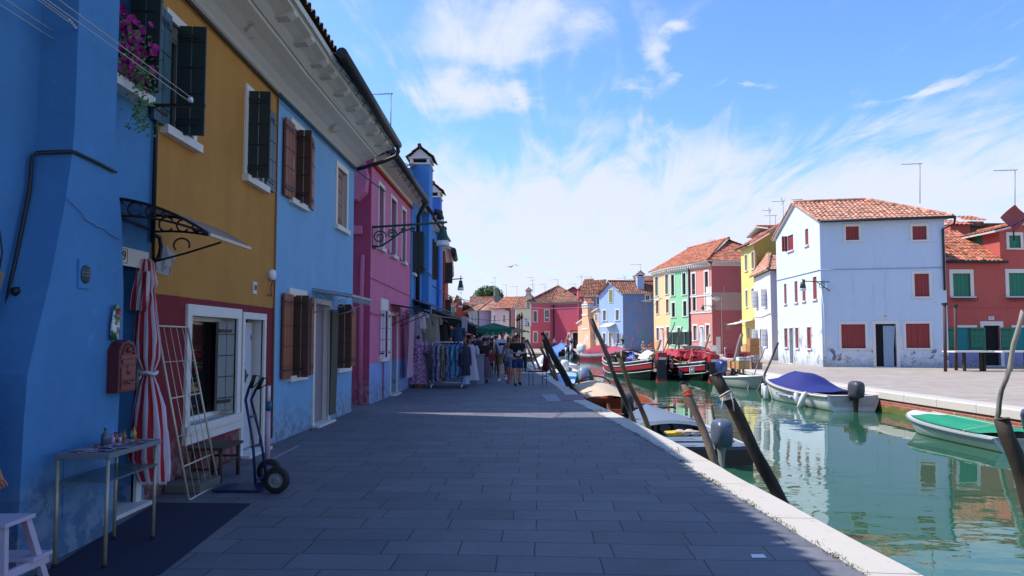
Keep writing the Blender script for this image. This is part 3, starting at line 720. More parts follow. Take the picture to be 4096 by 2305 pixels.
mb = MB(); PP = [(648, 992), (668, 985), (678, 1000), (690, 1012), (706, 1018), (704, 1032), (694, 1040), (686, 1058), (682, 1078), (676, 1104), (655, 1100), (636, 1094), (622, 1088), (622, 1040), (632, 1010)]; mb.face([W1.p(W1.hit(*q)[0], .006, W1.hit(*q)[1]) for q in PP]); mb.build('bare_patch', mat('bare_plaster_patch', '#a09c98', .9, .15, 5, .4, 30, col2='#77757a', c2=(.5, .56), c2scale=7), r1)
LV = .02
w_ = window(W1, r1, o1, frame=.085, sash=GREYSH, fm=WHITE)
zz0, zz1 = o1['z0']-.02, o1['z1']+.02
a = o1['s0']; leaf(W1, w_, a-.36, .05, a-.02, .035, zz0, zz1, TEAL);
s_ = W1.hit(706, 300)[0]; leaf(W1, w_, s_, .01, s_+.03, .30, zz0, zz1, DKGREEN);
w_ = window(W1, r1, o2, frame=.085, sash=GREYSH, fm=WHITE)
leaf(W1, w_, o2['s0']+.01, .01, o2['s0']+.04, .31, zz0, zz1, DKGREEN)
leaf(W1, w_, o2['s1']+.02, .05, o2['s1']+.42, .035, zz0, zz1, TEAL)
# shop window with an open inner leaf
w_ = window(W1, r1, oS, frame=.11, sash=WHITE, bars=False, fm=WHITE, sillw=.04, name='shop_window', glass=mat('shop_glass', (.012, .015, .017), .03, .3, 1, spec=.8, alpha=.3))
mb = MB(); W1.bx(mb, oS['s0']-.12, oS['s1']+.12, -.02, .05, .42, .60); mb.build('sill', WHITE, w_)
leaf(W1, w_, oS['s1']-.30, -.12, oS['s1']-.02, -.03, .68, oS['z1']-.05, GREYSH, .04, True)
gm = [mat('ware_'+c, c, .5, .3, 30) for c in ('#c8c4bd', '#8e3a36', '#4f7f8e', '#b59a4f')]
random.seed(3)
for lv, zz in enumerate((.78, 1.12, 1.46)):
 mb = MB(); W1.bx(mb, oS['s0']+.1, oS['s0']+.75, -.6, -.25, zz-.02, zz, 0)
 for k in range(14):
  s_ = oS['s0']+.14+random.random()*.56; nn = -.52+random.random()*.22; hh = .05+random.random()*.12; rr = .02+random.random()*.03
  mb.lathe([(.001, 0), (rr, 0), (rr*.9, hh*.6), (rr*.4, hh), (.001, hh)], W1.p(s_, nn, zz), 8, 1+random.randrange(3))
 mb.build('display_shelf', [GREYSH]+gm[:3], w_)
d1 = door(W1, r1, oDr, DARK, .075, WHITE)
leaf(W1, d1, oDr['s0']+.03, -.12, oDr['s1']-.10, -.14, .06, oDr['z1']-.04, mat('peeling_white_door', '#b9bcc4', .8, .15, 5, col2='#4b3e38', c2=(.62, .66), c2scale=4), .04, False, name='door_leaf', rails=False)
plaque(W1, r1, W1.hit(1017, 1152)[0], W1.hit(1017, 1152)[1], '30', .13, .17)
mb = MB(); s_, z_ = W1.hit(1078, 1100)
mb.lathe([(.001, 0), (.085, 0), (.085, .05), (.07, .08), (.001, .085)], (0, 0, 0), 14, 0, 1, 1, lambda q: W1.p(s_+q.x, q.z, z_+q.y))
mb.tube([W1.p(s_, .05, z_-.07), W1.p(s_-.05, .04, z_-.2), W1.p(s_+.02, .03, z_-.32), W1.p(s_-.12, .03, z_-.3)], .008, 5, 1)
mb.build('bell_box', [WSH, BLACKM], r1)
mb = MB(); mb.tube([W1.p(3.6, .02, 5.3), W1.p(3.6, .02, 2.4), W1.p(3.6, .02, .1)], .012, 6); mb.build('conduit', mat('ochre_pipe', '#8a5c22', .6), r1)
cornice(r1, 0, W1.L, W1); left_roof(r1, 6.93, 10.55); rafters(r1, W1, 0, W1.L)
mb = MB(); mb.tube([W1.p(.02, .03, EZ-.06), W1.p(W1.L, .03, EZ-.06)], .02, 6); mb.tube([W1.p(.02, .05, EZ-.1), W1.p(W1.L, .05, EZ-.09)], .012, 6); mb.build('cable_bundle', mat('grimy_cable', '#3a352c', .8), r1)
# ---- sky blue house
W2 = Wall((XW, 10.55), (-3.50, 15.25))
r2 = thing('sky_blue_house', (XW, 12.8, 0), 'sky blue house with brown shutters between the ochre and pink houses', 'house')
p1_ = opn(W2, 1164, 1216, 486, 790); p2_ = opn(W2, 1346, 1384, 642, 904)
p1_['z1'] = 5.05; p2_['z1'] = p1_['z1']; zb = (p1_['z0']+p2_['z0'])/2; p1_['z0'] = p2_['z0'] = zb
q1 = opn(W2, 1157, 1213, 1150, 1506); q2 = opn(W2, 1350, 1391, 1190, 1472)
qd = opn(W2, 1254, 1312, 1232, 1700); qd['z0'] = 0; qd['dep'] = .1
for q in (q1, q2): q['z0'] = (q1['z0']+q2['z0'])/2
q2['z1'] = q1['z1'] = 2.28; qd['z1'] = 2.22
mb = MB(); facade(mb, W2, 0, EZ+.05, [p1_, p2_, q1, q2, qd], mrev=1); box_back(mb, -8.5, 10.56, 15.25, 5.9)
mb.face([(-3.5, 15.25, 0), (XW, 15.25, 0), (XW, 15.25, 5.6), (-3.5, 15.25, 5.6)])
mb.build('wall', [M_PALE, WHITE], r2, fix=False)
for o in (p1_, q1):
 w_ = window(W2, r2, o, frame=0.0 if o is q1 else 0, fm=WHITE, sash=BROWND, sillw=.05)
 mb = MB(); W2.bx(mb, o['s0']-.08, o['s1']+.1, -.02, .03, o['z1'], o['z1']+.13); mb.build('lintel', WHITE, w_)
 a, b_ = o['s0'], o['s1']; za, zb2 = o['z0']-.03, o['z1']+.02
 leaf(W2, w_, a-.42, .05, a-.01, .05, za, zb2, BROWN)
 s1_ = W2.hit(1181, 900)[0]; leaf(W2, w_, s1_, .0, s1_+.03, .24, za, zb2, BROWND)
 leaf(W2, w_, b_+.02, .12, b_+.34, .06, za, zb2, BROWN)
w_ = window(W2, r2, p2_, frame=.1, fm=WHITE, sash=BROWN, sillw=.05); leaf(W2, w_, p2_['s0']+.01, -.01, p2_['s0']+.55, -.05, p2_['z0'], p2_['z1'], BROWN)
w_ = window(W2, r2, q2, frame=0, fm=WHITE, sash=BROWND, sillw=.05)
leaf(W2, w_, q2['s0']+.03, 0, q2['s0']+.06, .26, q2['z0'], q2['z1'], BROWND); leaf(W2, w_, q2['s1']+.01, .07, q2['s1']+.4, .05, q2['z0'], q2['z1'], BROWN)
d2_ = door(W2, r2, qd, mat('mauve_door', '#8d7f86', .7, .12, 3), .08, WHITE)
cornice(r2, 0, W2.L+.12, W2); left_roof(r2, 10.55, 15.28); rafters(r2, W2, 0, W2.L)
mb = MB(); mb.tube([W2.p(.0, .03, EZ-.05), W2.p(W2.L, .03, EZ-.05)], .03, 6); mb.tube([W2.p(0, .06, EZ-.12), W2.p(W2.L, .06, EZ-.10), W2.p(W2.L+.9, .5, EZ-.38)], .014, 6); mb.build('cable_bundle', mat('blue_cable', '#1d4a63', .7), r2)
ge_ = PY(1585, 572, 15.3); gx = -2.56
gutter(r2, [(gx-.03, 10.35, ER-.03), (gx, 15.45, ER-.03)], .085, [(gx-.02, 10.6+.55*k, ER-.03) for k in range(9)])
gutter(r2, [(gx, 15.3, ER-.08), (gx+.02, 15.35, ER-.2), (gx-.04, 15.38, ER-.3), (gx-.3, 15.36, ER-.42), (-3.45, 15.28, ER-.62)], .045, name='downpipe')
# ---- pink house beyond the narrow lane
r3 = thing('pink_house', (-3.4, 19, 0), 'rose pink house with a pale blue dado and three narrow upper windows', 'house')
W3 = Wall((-3.42, 16.75), (-3.3, 22.5)); W3s = Wall((-8.5, 16.75), (-3.42, 16.75))
PZ = 6.0
ow = [opn(W3, 1513, 1533, 735, 982), opn(W3, 1562, 1583, 786, 1018), opn(W3, 1606, 1621, 838, 1044)]
zt = sum(o['z1'] for o in ow)/3; zb = sum(o['z0'] for o in ow)/3
for o in ow: o['z0'] = zb; o['z1'] = zt; o['dep'] = .12
ol = opn(W3, 1519, 1544, 1240, 1433); od = opn(W3, 1562, 1585, 1262, 1582); od['z0'] = 0; ol['dep'] = .12
mb = MB(); facade(mb, W3, 0, PZ, ow+[ol, od], 0); facade(mb, W3s, 0, PZ, [], 1)
mb.face([(-8.5, 16.75, PZ), (-3.42, 16.75, PZ), (-5.96, 16.75, PZ+.9)], 1); mb.face([(-8.5, 22.5, 0), (-8.5, 16.75, 0), (-8.5, 16.75, PZ), (-8.5, 22.5, PZ)], 1)
mb.build('wall', [M_PINKD, M_CERISE], r3, fix=False)
for o in ow:
 w_ = window(W3, r3, o, frame=.08, glass=GLASSB, sash=GLASSB, fm=TRIM)
 for sg in (0, 1):
  mb = MB(); s_ = (o['s0']-.12, o['s1']+.12)[sg]; mb.tube([W3.p(s_, .03, o['z0']-.02), W3.p(s_, .12, o['z0']-.02), W3.p(s_+.05, .12, o['z0']-.09)], .015, 5); mb.build('shutter_hook', BLACKM, w_)
w_ = window(W3, r3, ol, frame=0, glass=GLASSB, fm=TRIM); mb = MB(); W3.bx(mb, ol['s0']-.05, ol['s1']+.05, -.02, .05, ol['z1'], ol['z1']+.3); mb.build('lintel', TRIM, w_)
leaf(W3, w_, ol['s0']+.0, .02, ol['s0']+.0-.0+.02, .14, ol['z0'], ol['z1'], WSH); leaf(W3, w_, ol['s1']+.01, .05, ol['s1']+.3, .04, ol['z0'], ol['z1'], WSH)
door(W3, r3, od, mat('brown_grey_door', '#5c4a48', .7), .07, TRIM)
mb = MB(); mb.tube([(-3.62, 16.72, .03), (-3.62, 16.72, 2.6), (-3.6, 16.7, 3.6)], .05, 8); mb.box(-4.1, -3.62, 16.6, 16.75, 4.1, 4.3); mb.build('downpipe', M_PINK, r3)
mb = MB(); mb.tube([W3.p(0.02, .03, 2.2), W3.p(1.5, .03, 2.18), W3.p(1.5, .03, .02)], .02, 6); mb.tube([W3.p(0, .02, 3.05), W3.p(3, .02, 3.0), W3.p(5.7, .02, 2.95)], .012, 5); mb.build('conduit', M_PINK, r3)
mb = MB(); prof = [(0, PZ-.12), (.05, PZ-.08), (.06, PZ), (.2, PZ+.03), (.42, PZ+.1), (.44, PZ+.16)]
mb.grid([[W3.p(y, a, z) for a, z in prof] for y in (0, W3.L)], 0, False); mb.build('cornice', PLASTER, r3, fix=False)
mb = MB(); mb.tube([W3.p(-.02, .05, PZ-.16), W3.p(W3.L, .05, PZ-.16)], .045, 8); mb.build('moulding', M_RED0, r3)
left_roof(r3, 16.6, 22.5, tm=T_DK, ex=-2.98, ez=PZ+.14)
gutter(r3, [(-2.9, 16.5, PZ+.12), (-2.8, 22.8, PZ+.12)], .085, [(-2.9, 16.7+.8*k, PZ+.1) for k in range(8)])
# arched wing wall in the lane mouth
mb = MB(); mb.prism([(-8.5, 16.4, 4.9), (-3.7, 16.4, 4.9), (-3.5, 16.4, 5.1), (-3.46, 16.4, 5.5), (-3.55, 16.4, 5.85), (-3.8, 16.4, 6.0), (-8.5, 16.4, 6.0)], (0, .35, 0)); mb.build('lane_arch', M_PINK, r3)
# ---- bright blue house with two chimneys
r4 = thing('bright_blue_house', (-3.3, 27.5, 0), 'bright blue house with two tall chimney stacks above the clothes stall', 'house')
W4 = Wall((-3.27, 22.52), (-3.3, 33.0)); Z4 = 6.1
og = opn(W4, 1651, 1663, 925, 1092); ob = opn(W4, 1706, 1717, 955, 1112); oe = opn(W4, 1650, 1672, 1262, 1500); oe['z0'] = 0; oe['z1'] = 2.3
mb = MB(); facade(mb, W4, 0, Z4, [og, ob, oe]); mb.face([(-8.5, 33, 0), (-3.3, 33, 0), (-3.3, 33, Z4), (-8.5, 33, Z4)]); mb.face([(-8.5, 22.52, 0), (-3.27, 22.52, 0), (-3.27, 22.52, Z4), (-8.5, 22.52, Z4)])
mb.build('wall', M_BLUE2, r4, fix=False)
w_ = window(W4, r4, og, frame=0, fm=TRIM); leaf(W4, w_, og['s0'], .0, og['s0']+.05, .35, og['z0'], og['z1'], DKGREEN); leaf(W4, w_, og['s1'], .0, og['s1']+.05, .3, og['z0'], og['z1'], GREENSH)
w_ = window(W4, r4, ob, frame=0, fm=TRIM); leaf(W4, w_, ob['s0'], .0, ob['s0']+.05, .3, ob['z0'], ob['z1'], BLACKM); leaf(W4, w_, ob['s1'], .0, ob['s1']+.05, .35, ob['z0'], ob['z1'], BLACKM)
door(W4, r4, oe, DARK, .07)
left_roof(r4, 22.5, 33.2, ex=-2.95, ez=Z4+.05, tm=T_BR)
chimney(r4, -3.74, -3.03, 25.2, 26.3, 0.0, 7.95, M_BLUE2, tm=T_DK)
chimney(r4, -3.72, -3.16, 30.2, 31.1, 0.0, 7.75, M_BLUE3, tm=T_DK)
mb = MB(); mb.tube([(-2.86, 22.9, 6.1), (-3.16, 23.3, 5.7), (-3.18, 23.4, 2.7)], .075, 8); mb.build('downpipe', GUT, r4)
mb = MB(); mb.tube([(-2.82, 25.0, 6.16), (-2.62, 25.05, 6.14), (-2.62, 25.06, 5.9)], .13, 8); mb.build('gutter_spout', GUT, r4)
mb = MB(); mb.tube([W4.p(.1, .3, 3.95), W4.p(3.5, .3, 3.9)], .02, 6); mb.tube([W4.p(3.8, .2, 3.6), W4.p(9.5, .4, 3.55)], .02, 6); mb.build('rail', BLACKM, r4)
# raised blue block behind the row
mb = MB(); mb.box(-5.2, -3.6, 24.3, 25.3, 6.0, 7.6); bb = mb.build('dormer', M_BLUE2, r4)
mb = MB(); tile_plane(mb, [(-5.3, 24.1, 7.55), (-3.5, 24.1, 7.55), (-3.5, 25.3, 7.95), (-5.3, 25.3, 7.95)], (-5.3, 24.1, 7.55), (-3.5, 24.1, 7.55), .22, .35, .06); mb.build('dormer_roof', T_DK, bb, fix=False)
# ---- red house at the end of the row
r5 = thing('red_house', (-3.7, 38, 0), 'narrow view of a brick red house with magenta flowers past the blue chimneys', 'house')
mb = MB(); W5s = Wall((-9, 34.2), (-3.32, 34.2)); W5 = Wall((-3.32, 34.2), (-4.6, 50)); facade(mb, W5s, 0, 5.9); facade(mb, W5, 0, 5.9)
mb.build('wall', M_RED0, r5, fix=False)
mb = MB(); po = [(-2.95, 34, 6.0), (-4.2, 50, 6.0), (-7.2, 50, 7.2), (-6, 34, 7.2)]; tile_plane(mb, po, po[0], po[1], .24, .4, .05); roof_slab(mb, po, .08); mb.build('roof', [T_OR, PLASTER], r5, fix=False)
mb = MB(); mb.tube([(-2.88, 34.0, 5.9), (-3.1, 38, 5.9)], .14, 8); mb.build('gutter', GUT, r5)
mb = MB(); W5.bx(mb, .8, .9, .0, .38, 4.35, 5.4); W5.bx(mb, 2.0, 2.1, .0, .3, 2.4, 3.6); mb.build('shutter', BLACKM, r5)
for k, (y0, y1, c, lb) in enumerate(((50.5, 60, M_BLUE3, 'dark blue house half hidden behind the market awnings'),)):
 r_ = thing('house', (-5.5, 55, 0), lb, 'house'); mb = MB(); mb.box(-12, -5.6, y0, y1, 0, 5); mb.build('wall', c, r_)
 box_roof(r_, (-5.6, y0), (-5.6, y1), (-12, y1), (-12, y0), 5, 'gable', 1.2, .2, T_BR, .3)
# ================================================================ houses across the canal
def CM(ox, oy, k):
 return lambda x, y: (ox+x*k, oy+y*k)
c2 = CM(2250, 1000, 700/2030); c3 = CM(2550, 750, 650/1257); c4 = CM(3050, 600, 1046/1597); c8 = CM(3700, 700, 396/718); cr = CM(2050, 1100, 450/1631); cb = CM(1740, 1060, 400/1933); c9 = CM(2900, 1280, 300/2175)
def ops(W, cm, lst, at='C', dep=.16):
 out = []
 for x0, x1, y0, y1 in lst:
  u0, v0 = cm(x0, y0); u1, v1 = cm(x1, y1); o = opn(W, u0, u1, v0, v1, at, dep); out.append(o)
 return out
def P2(u, v): g = G(u, v); return (g.x, g.y)
def quad(A, B, depth):
 A = Vector(A); B = Vector(B); d = (B-A).normalized(); q = Vector((-d.y, d.x))*depth
 return A, B, B+q, A+q          # front left, front right, back right, back left
def bldg(name, label, A, B, C, zt, m1, m2, w1=(), w2=(), cat='house', z0=0):
 """two visible faces A>B and B>C plus the hidden ones"""
 A, B, C = Vector(A), Vector(B), Vector(C); D = A+C-B
 r_ = thing(name, ((A.x+C.x)/2, (A.y+C.y)/2, 0), label, cat)
 mb = MB(); WA = Wall(A, B); WB = Wall(B, C)
 facade(mb, WA, z0, zt, w1, 0); facade(mb, WB, z0, zt, w2, 1); facade(mb, Wall(C, D), z0, zt, [], 1); facade(mb, Wall(D, A), z0, zt, [], 1)
 return r_, mb, WA, WB, D
# ---- large pale blue house
A, B = P2(3114, 1450), P2(3292, 1468)
B = Vector(B); A = Vector(A); C = Vector(P2(3797, 1472)); C = B+(C-B).normalized()*(C-B).length
M_LB = stucco('pale_blue_render', '#b9cbe0', .05, streak=.05, patch=[('#cfd0d4', .5, .58, 1.2, .2, 1.7), ('#6f6f78', .54, .58, 1.5, .3, 1.0), ('#a7a49f', .55, .61, 2.6, 0, .7)])
M_LBW = stucco('sunlit_pale_blue_render', '#c6d2de', .04, streak=.05, patch=[('#9c9a9e', .5, .62, 1.1, .0, 2.1)])  # same pale blue, whitened in the colour to show the sunlit canal face
WA, WB = Wall(A, B), Wall(B, C)
wl = ops(WA, c4, [(154, 188, 520, 615), (260, 280, 482, 582), (132, 147, 818, 940), (196, 214, 802, 930), (243, 262, 792, 922), (308, 331, 775, 912), (136, 155, 1090, 1205), (203, 222, 1087, 1210), (275, 299, 1083, 1212)])
dl = ops(WA, c4, [(168, 190, 1088, 1310)])[0]; dl['z0'] = 0
wf = ops(WB, c4, [(508, 588, 468, 552), (915, 1002, 466, 550), (928, 1018, 756, 896), (481, 628, 1065, 1212), (876, 1022, 1061, 1210)])
df = ops(WB, c4, [(692, 818, 1063, 1330)])[0]; df['z0'] = 0
ZB = WB.hit(*c4(343, 442))[1]
r_, mb, WA, WB, D = bldg('pale_blue_house', 'large pale blue house with dark red shutters facing the canal', A, B, C, ZB, M_LBW, M_LB, wl+[dl], wf+[df])
# left gable
zr = WA.hit(*c4(212, 325))[1]; rise = 1.75
mb.face([WA.p(0, 0, ZB), WA.p(WA.L, 0, ZB), WA.p(WA.L/2+.1, 0, ZB+rise)], 0)
W_ = mb.build('wall', [M_LBW, M_LB], r_, fix=False)
for i, o in enumerate(wl):
 if i == 0:
  w_ = window(WA, r_, o, frame=0, closed=REDSH); leaf(WA, w_, o['s0'], .02, o['s0']-.05, .35, o['z0'], o['z1'], REDSH)
 else: window(WA, r_, o, frame=.07 if i > 5 else .0, closed=REDSH, fm=TRIM)
for o in wf: window(WB, r_, o, frame=.13, closed=REDSH, fm=TRIM)
door(WA, r_, dl, GREYSH, .08); dd = door(WB, r_, df, DARK, .15)
mb = MB(); rows = []
s1_ = df['s1']
for zz in (.05, 1.0, df['z1']-.1):
 rows.append([WB.p(s1_-.62+.05*k*(1.0+.2*(zz > 1)), -.1+.035*math.sin(k*2.1), zz) for k in range(11)])
mb.grid(rows); mb.build('curtain', mat('grey_blue_curtain', '#8fa3b8', .8), dd)
plaque(WB, r_, (df['s0']+df['s1'])/2, df['z1']+.42, '436', .34, .2)
# roof: ridge along the front, hipped on the right, gable on the left
ex = (C-B).normalized(); ey = (A-B).normalized(); ov = .28
e0 = B-ex*.15-ey*ov; e1 = C+ex*ov-ey*ov; b0 = A-ex*.15+ey*ov; b1 = D+ex*ov+ey*ov
zt = ZB+.02; rr0 = (e0+b0)/2; rr1 = (e1+b1)/2-ex*2.55
V3 = lambda p, z: Vector((p.x, p.y, z))
mb = MB()
p_ = [V3(e0, zt), V3(e1, zt), V3(rr1, zt+rise), V3(rr0, zt+rise)]; tile_plane(mb, p_, p_[0], p_[1], .25, .42, .06); roof_slab(mb, p_)
p_ = [V3(e1, zt), V3(b1, zt), V3(rr1, zt+rise)]; tile_plane(mb, p_, p_[0], p_[1], .25, .42, .06); roof_slab(mb, p_)
p_ = [V3(b1, zt), V3(b0, zt), V3(rr0, zt+rise), V3(rr1, zt+rise)]; tile_plane(mb, p_, p_[0], p_[1], .25, .42, .06); roof_slab(mb, p_)
ridge(mb, V3(rr0, zt+rise+.08), V3(rr1, zt+rise+.08)); ridge(mb, V3(e1, zt+.08), V3(rr1, zt+rise+.08)); ridge(mb, V3(e0, zt+.06), V3(rr0, zt+rise+.06), .07); ridge(mb, V3(b0, zt+.06), V3(rr0, zt+rise+.06), .07)
mb.build('roof', [T_PK, TRIM], r_, fix=False)
q0 = V3(B-ey*.38-ex*.1, ZB+.0); q1 = V3(C+ex*.34-ey*.38, ZB+.0)
mb = MB(); mb.tube([q0, q1], .085, 8); mb.tube([q1, q1+Vector((.0, .1, -.35)), V3(C-ex*.12-ey*.08, ZB-.6), V3(C-ex*.12-ey*.08, ZB-3.9)], .06, 8); mb.build('gutter', GUT, r_)
mb = MB(); mb.tube([WB.p(.12, .05, 0), WB.p(.12, .05, 3.2), WB.p(-.02, .05, 4.5)], .035, 6); WB.bx(mb, .25, .55, 0, .12, WB.hit(*c4(390, 850))[1], WB.hit(*c4(390, 818))[1]); mb.build('conduit', M_LB, r_)
zc = WB.hit(*c4(500, 730))[1]
mb = MB(); mb.tube([WA.p(0, .03, zc-.02), WA.p(WA.L, .03, zc)], .02, 5); mb.tube([WB.p(0, .03, zc), WB.p(WB.L, .03, zc)], .02, 5); mb.build('cable', mat('pale_cable', '#8f9dba', .8), r_)
BIGB = (A, B, C)
# ---- red house with dormer, far right
A = Vector(P2(3799, 1466))+Vector((0, .05)); B = A+Vector((11, .4))
M_R = stucco('coral_red_render', '#bc544a', .07, dado=(1.0, '#8f8fb8'), streak=.06, patch=[('#c4806a', .62, .7, 1.3, 0, 3), ('#9a6a78', .6, .7, 1.2, .6, 1.4)])
WR = Wall(A, B)
wr = ops(WR, c8, [(202, 328, 715, 882), (608, 735, 712, 880)]); wd = ops(WR, c8, [(609, 692, 440, 531)])
wlw = ops(WR, c8, [(230, 338, 1107, 1275), (640, 750, 1107, 1275)]); od = ops(WR, c8, [(430, 546, 1093, 1400)])[0]; od['z0'] = 0
ZR = WR.hit(*c8(400, 632))[1]; sD = WR.hit(*c8(546, 600))[0]; sD1 = sD+3.35
zg = WR.hit(*c8(546, 400))[1]
r_ = thing('red_house', (A.x+5, A.y+3, 0), 'coral red house with green shutters and a gabled dormer at the right edge', 'house')
mb = MB(); facade(mb, WR, 0, ZR, wr+wlw+[od]); facade(mb, WR, ZR, zg, wd, 0, sD, sD1)
mid = (sD+sD1)/2; zp = WR.hit(*c8(645, 350))[1]
mb.face([WR.p(sD, 0, zg), WR.p(sD1, 0, zg), WR.p(mid, 0, zp)], 0)
WRs = Wall(WR.p(sD, -4, 0), WR.p(sD, 0, 0)); os_ = ops(WRs, c8, [(440, 487, 448, 545)], 'C')
facade(mb, WRs, ZR, zg, []); facade(mb, Wall(WR.p(sD1, 0, 0), WR.p(sD1, -4, 0)), ZR, zg, [])
facade(mb, Wall(WR.p(0, -7, 0), WR.p(0, 0, 0)), 0, ZR); facade(mb, Wall(WR.p(WR.L, 0, 0), WR.p(WR.L, -7, 0)), 0, ZR)
mb.build('wall', M_R, r_, fix=False)
for o in wr:
 w_ = window(WR, r_, o, frame=.2, closed=GREENSH, fm=WHITE, sillw=.12)
 mb = MB()
 for k in range(14): a_ = o['s0']-.2+k*(o['s1']-o['s0']+.4)/13; mb.bar(WR.p(a_, .28, o['z0']-.32), WR.p(a_, .28, o['z0']-.12), .02)
 WR.bx(mb, o['s0']-.22, o['s1']+.22, .02, .3, o['z0']-.12, o['z0']-.1); mb.build('flower_rail', BLACKM, w_)
for o in wd: window(WR, r_, o, frame=.16, closed=GREENSH, fm=WHITE)
for i, o in enumerate(wlw):
 w_ = window(WR, r_, o, frame=0, sill=False, glass=DARK, fm=WHITE); mb = MB(); WR.bx(mb, o['s0']-.1, o['s1']+.3, -.02, .05, o['z1'], o['z1']+.13); mb.build('lintel', WHITE, w_)
 leaf(WR, w_, o['s0']-.75, .06, o['s0']-.01, .05, o['z0'], o['z1'], GREENSH); leaf(WR, w_, o['s1']-.1, .06, o['s1']+.75, .08, o['z0'], o['z1'], GREENSH)
 mb = MB(); mb.grid([[WR.p(o['s0']+(o['s1']-o['s0'])*.85*k/6, -.03+.02*math.sin(k*2), zz) for k in range(7)] for zz in (o['z0'], (o['z0']+o['z1'])/2, o['z1'])]); mb.build('curtain', mat('teal_cloth', '#1d7f80', .8), w_)
door(WR, r_, od, DARK, .2, WHITE); plaque(WR, r_, (od['s0']+od['s1'])/2, od['z1']+.42, '431', .32, .2)
mb = MB()
e0 = WR.p(-.0, .25, ZR+.02); e1 = WR.p(sD+.0, .25, ZR+.02); t0 = WR.p(0, -3.5, ZR+2.3); t1 = WR.p(sD, -3.5, ZR+2.3)
tile_plane(mb, [e0, e1, t1, t0], e0, e1, .25, .42, .06); roof_slab(mb, [e0, e1, t1, t0])
e0 = WR.p(sD1, .25, ZR+.02); e1 = WR.p(WR.L, .25, ZR+.02); t0 = WR.p(sD1, -3.5, ZR+2.3); t1 = WR.p(WR.L, -3.5, ZR+2.3); tile_plane(mb, [e0, e1, t1, t0], e0, e1, .25, .42, .06); roof_slab(mb, [e0, e1, t1, t0])
for sg, se in ((-1, sD-.45), (1, sD1+.45)):
 sl = (zp-zg)/(mid-sD); ze = zg-.45*sl*0.6
 po = [WR.p(se, -3.9, ze), WR.p(se, .25, ze), WR.p(mid, .25, zp+.08), WR.p(mid, -3.9, zp+.08)]
 if sg > 0: po = [po[1], po[0], po[3], po[2]]
 tile_plane(mb, po, po[0], po[1], .25, .42, .07); roof_slab(mb, po, .1)
ridge(mb, WR.p(mid, .3, zp+.17), WR.p(mid, -4, zp+.17)); ridge(mb, WR.p(sD-1.2, .25, ZR+.1), WR.p(sD-3.0, -2.6, ZR+1.9), .1)
mb.build('roof', [T_OR, WHITE], r_, fix=False)
mb = MB(); mb.tube([WR.p(-.3, .3, ZR-.02), WR.p(sD+.2, .3, ZR-.02)], .08, 8); mb.build('gutter', GUT, r_)
w_ = MB(); WRs.bx(w_, 1.9, 2.6, 0, .04, ZR+.9, ZR+1.95); w_.build('shutter', GREENSH, r_)
mb = MB(); WR.bx(mb, .0, WR.L, .01, .03, 3.28, 3.33); mb.build('moulding', M_R, r_)
# house seen over its roof
r_ = thing('house', (31, 45, 0), 'low brown roofline with a small tiled dormer behind the coral red house', 'house')
Yq = 47; a = PY(*c8(172, 480), Yq); b_ = PY(*c8(305, 350), Yq); c_ = PY(*c8(760, 345), Yq)
mb = MB(); mb.box(a.x, c_.x+6, Yq, Yq+6, 0, b_.z-.25); mb.build('wall', mat('sooty_render', '#5a5052', .9, .2, 3), r_)
mb = MB(); mb.box(a.x, c_.x+6.3, Yq-.3, Yq+6.3, b_.z-.25, b_.z-.05, 0); p0 = PY(*c8(170, 345), Yq-1); p1 = PY(*c8(310, 345), Yq-1)
mb.build('roof', T_DK, r_)
mb = MB(); mb.box(p0.x, p1.x, Yq-1.2, Yq-.3, p0.z-3, p0.z-.2); w_ = mb.build('stair_tower', M_R, r_);
mb = MB(); po = [(p0.x-.2, Yq-1.5, p0.z-.25), (p1.x+.2, Yq-1.5, p0.z-.25), (p1.x-.5, Yq-.2, p0.z+.25), (p0.x-.2, Yq-.2, p0.z+.25)]; tile_plane(mb, po, po[0], po[1], .3, .42, .06); mb.build('tower_roof', T_OR, w_, fix=False)
s0 = PY(*c8(342, 330), Yq); s1 = PY(*c8(455, 330), Yq)
mb = MB(); mb.box(s0.x, s1.x, Yq+.4, Yq+1.6, b_.z-.3, s0.z); w_ = mb.build('dormer', T_OR, r_)
mb = MB(); po = [(s0.x-.15, Yq+.2, s0.z), (s1.x+.15, Yq+.2, s0.z), (s1.x+.1, Yq+1.8, s0.z+.55), (s0.x-.1, Yq+1.8, s0.z+.55)]; tile_plane(mb, po, po[0], po[1], .3, .42, .07); mb.build('dormer_roof', T_OR, w_, fix=False)
# red satellite dish
dc = PY(*c8(655, 310), 37.5); r_ = thing('satellite_dish', dc, 'dark red square satellite dish on the coral house roof', 'satellite dish')
mb = MB(); mb.grid([[dc+Vector((1.0*x_/3, .25*(1-(x_/3)**2*(y_/3)**2), .78*y_/3*1)) if False else dc+Vector(((x_+y_)*.14, .16-.02*(x_*x_+y_*y_)*.5, (y_-x_)*.12)) for x_ in range(-3, 4)] for y_ in range(-3, 4)]); mb.build('dish', mat('dark_red_dish', '#8a3a40', .5), r_)
mb = MB(); mb.tube([dc+Vector((0, .2, 0)), dc+Vector((.1, .3, -1.2))], .04, 6); mb.tube([dc+Vector((0, .1, -.4)), dc+Vector((0, -.5, -.2))], .02, 5); mb.ball(dc+Vector((0, -.5, -.2)), .07); mb.build('bracket', BLACKM, r_)
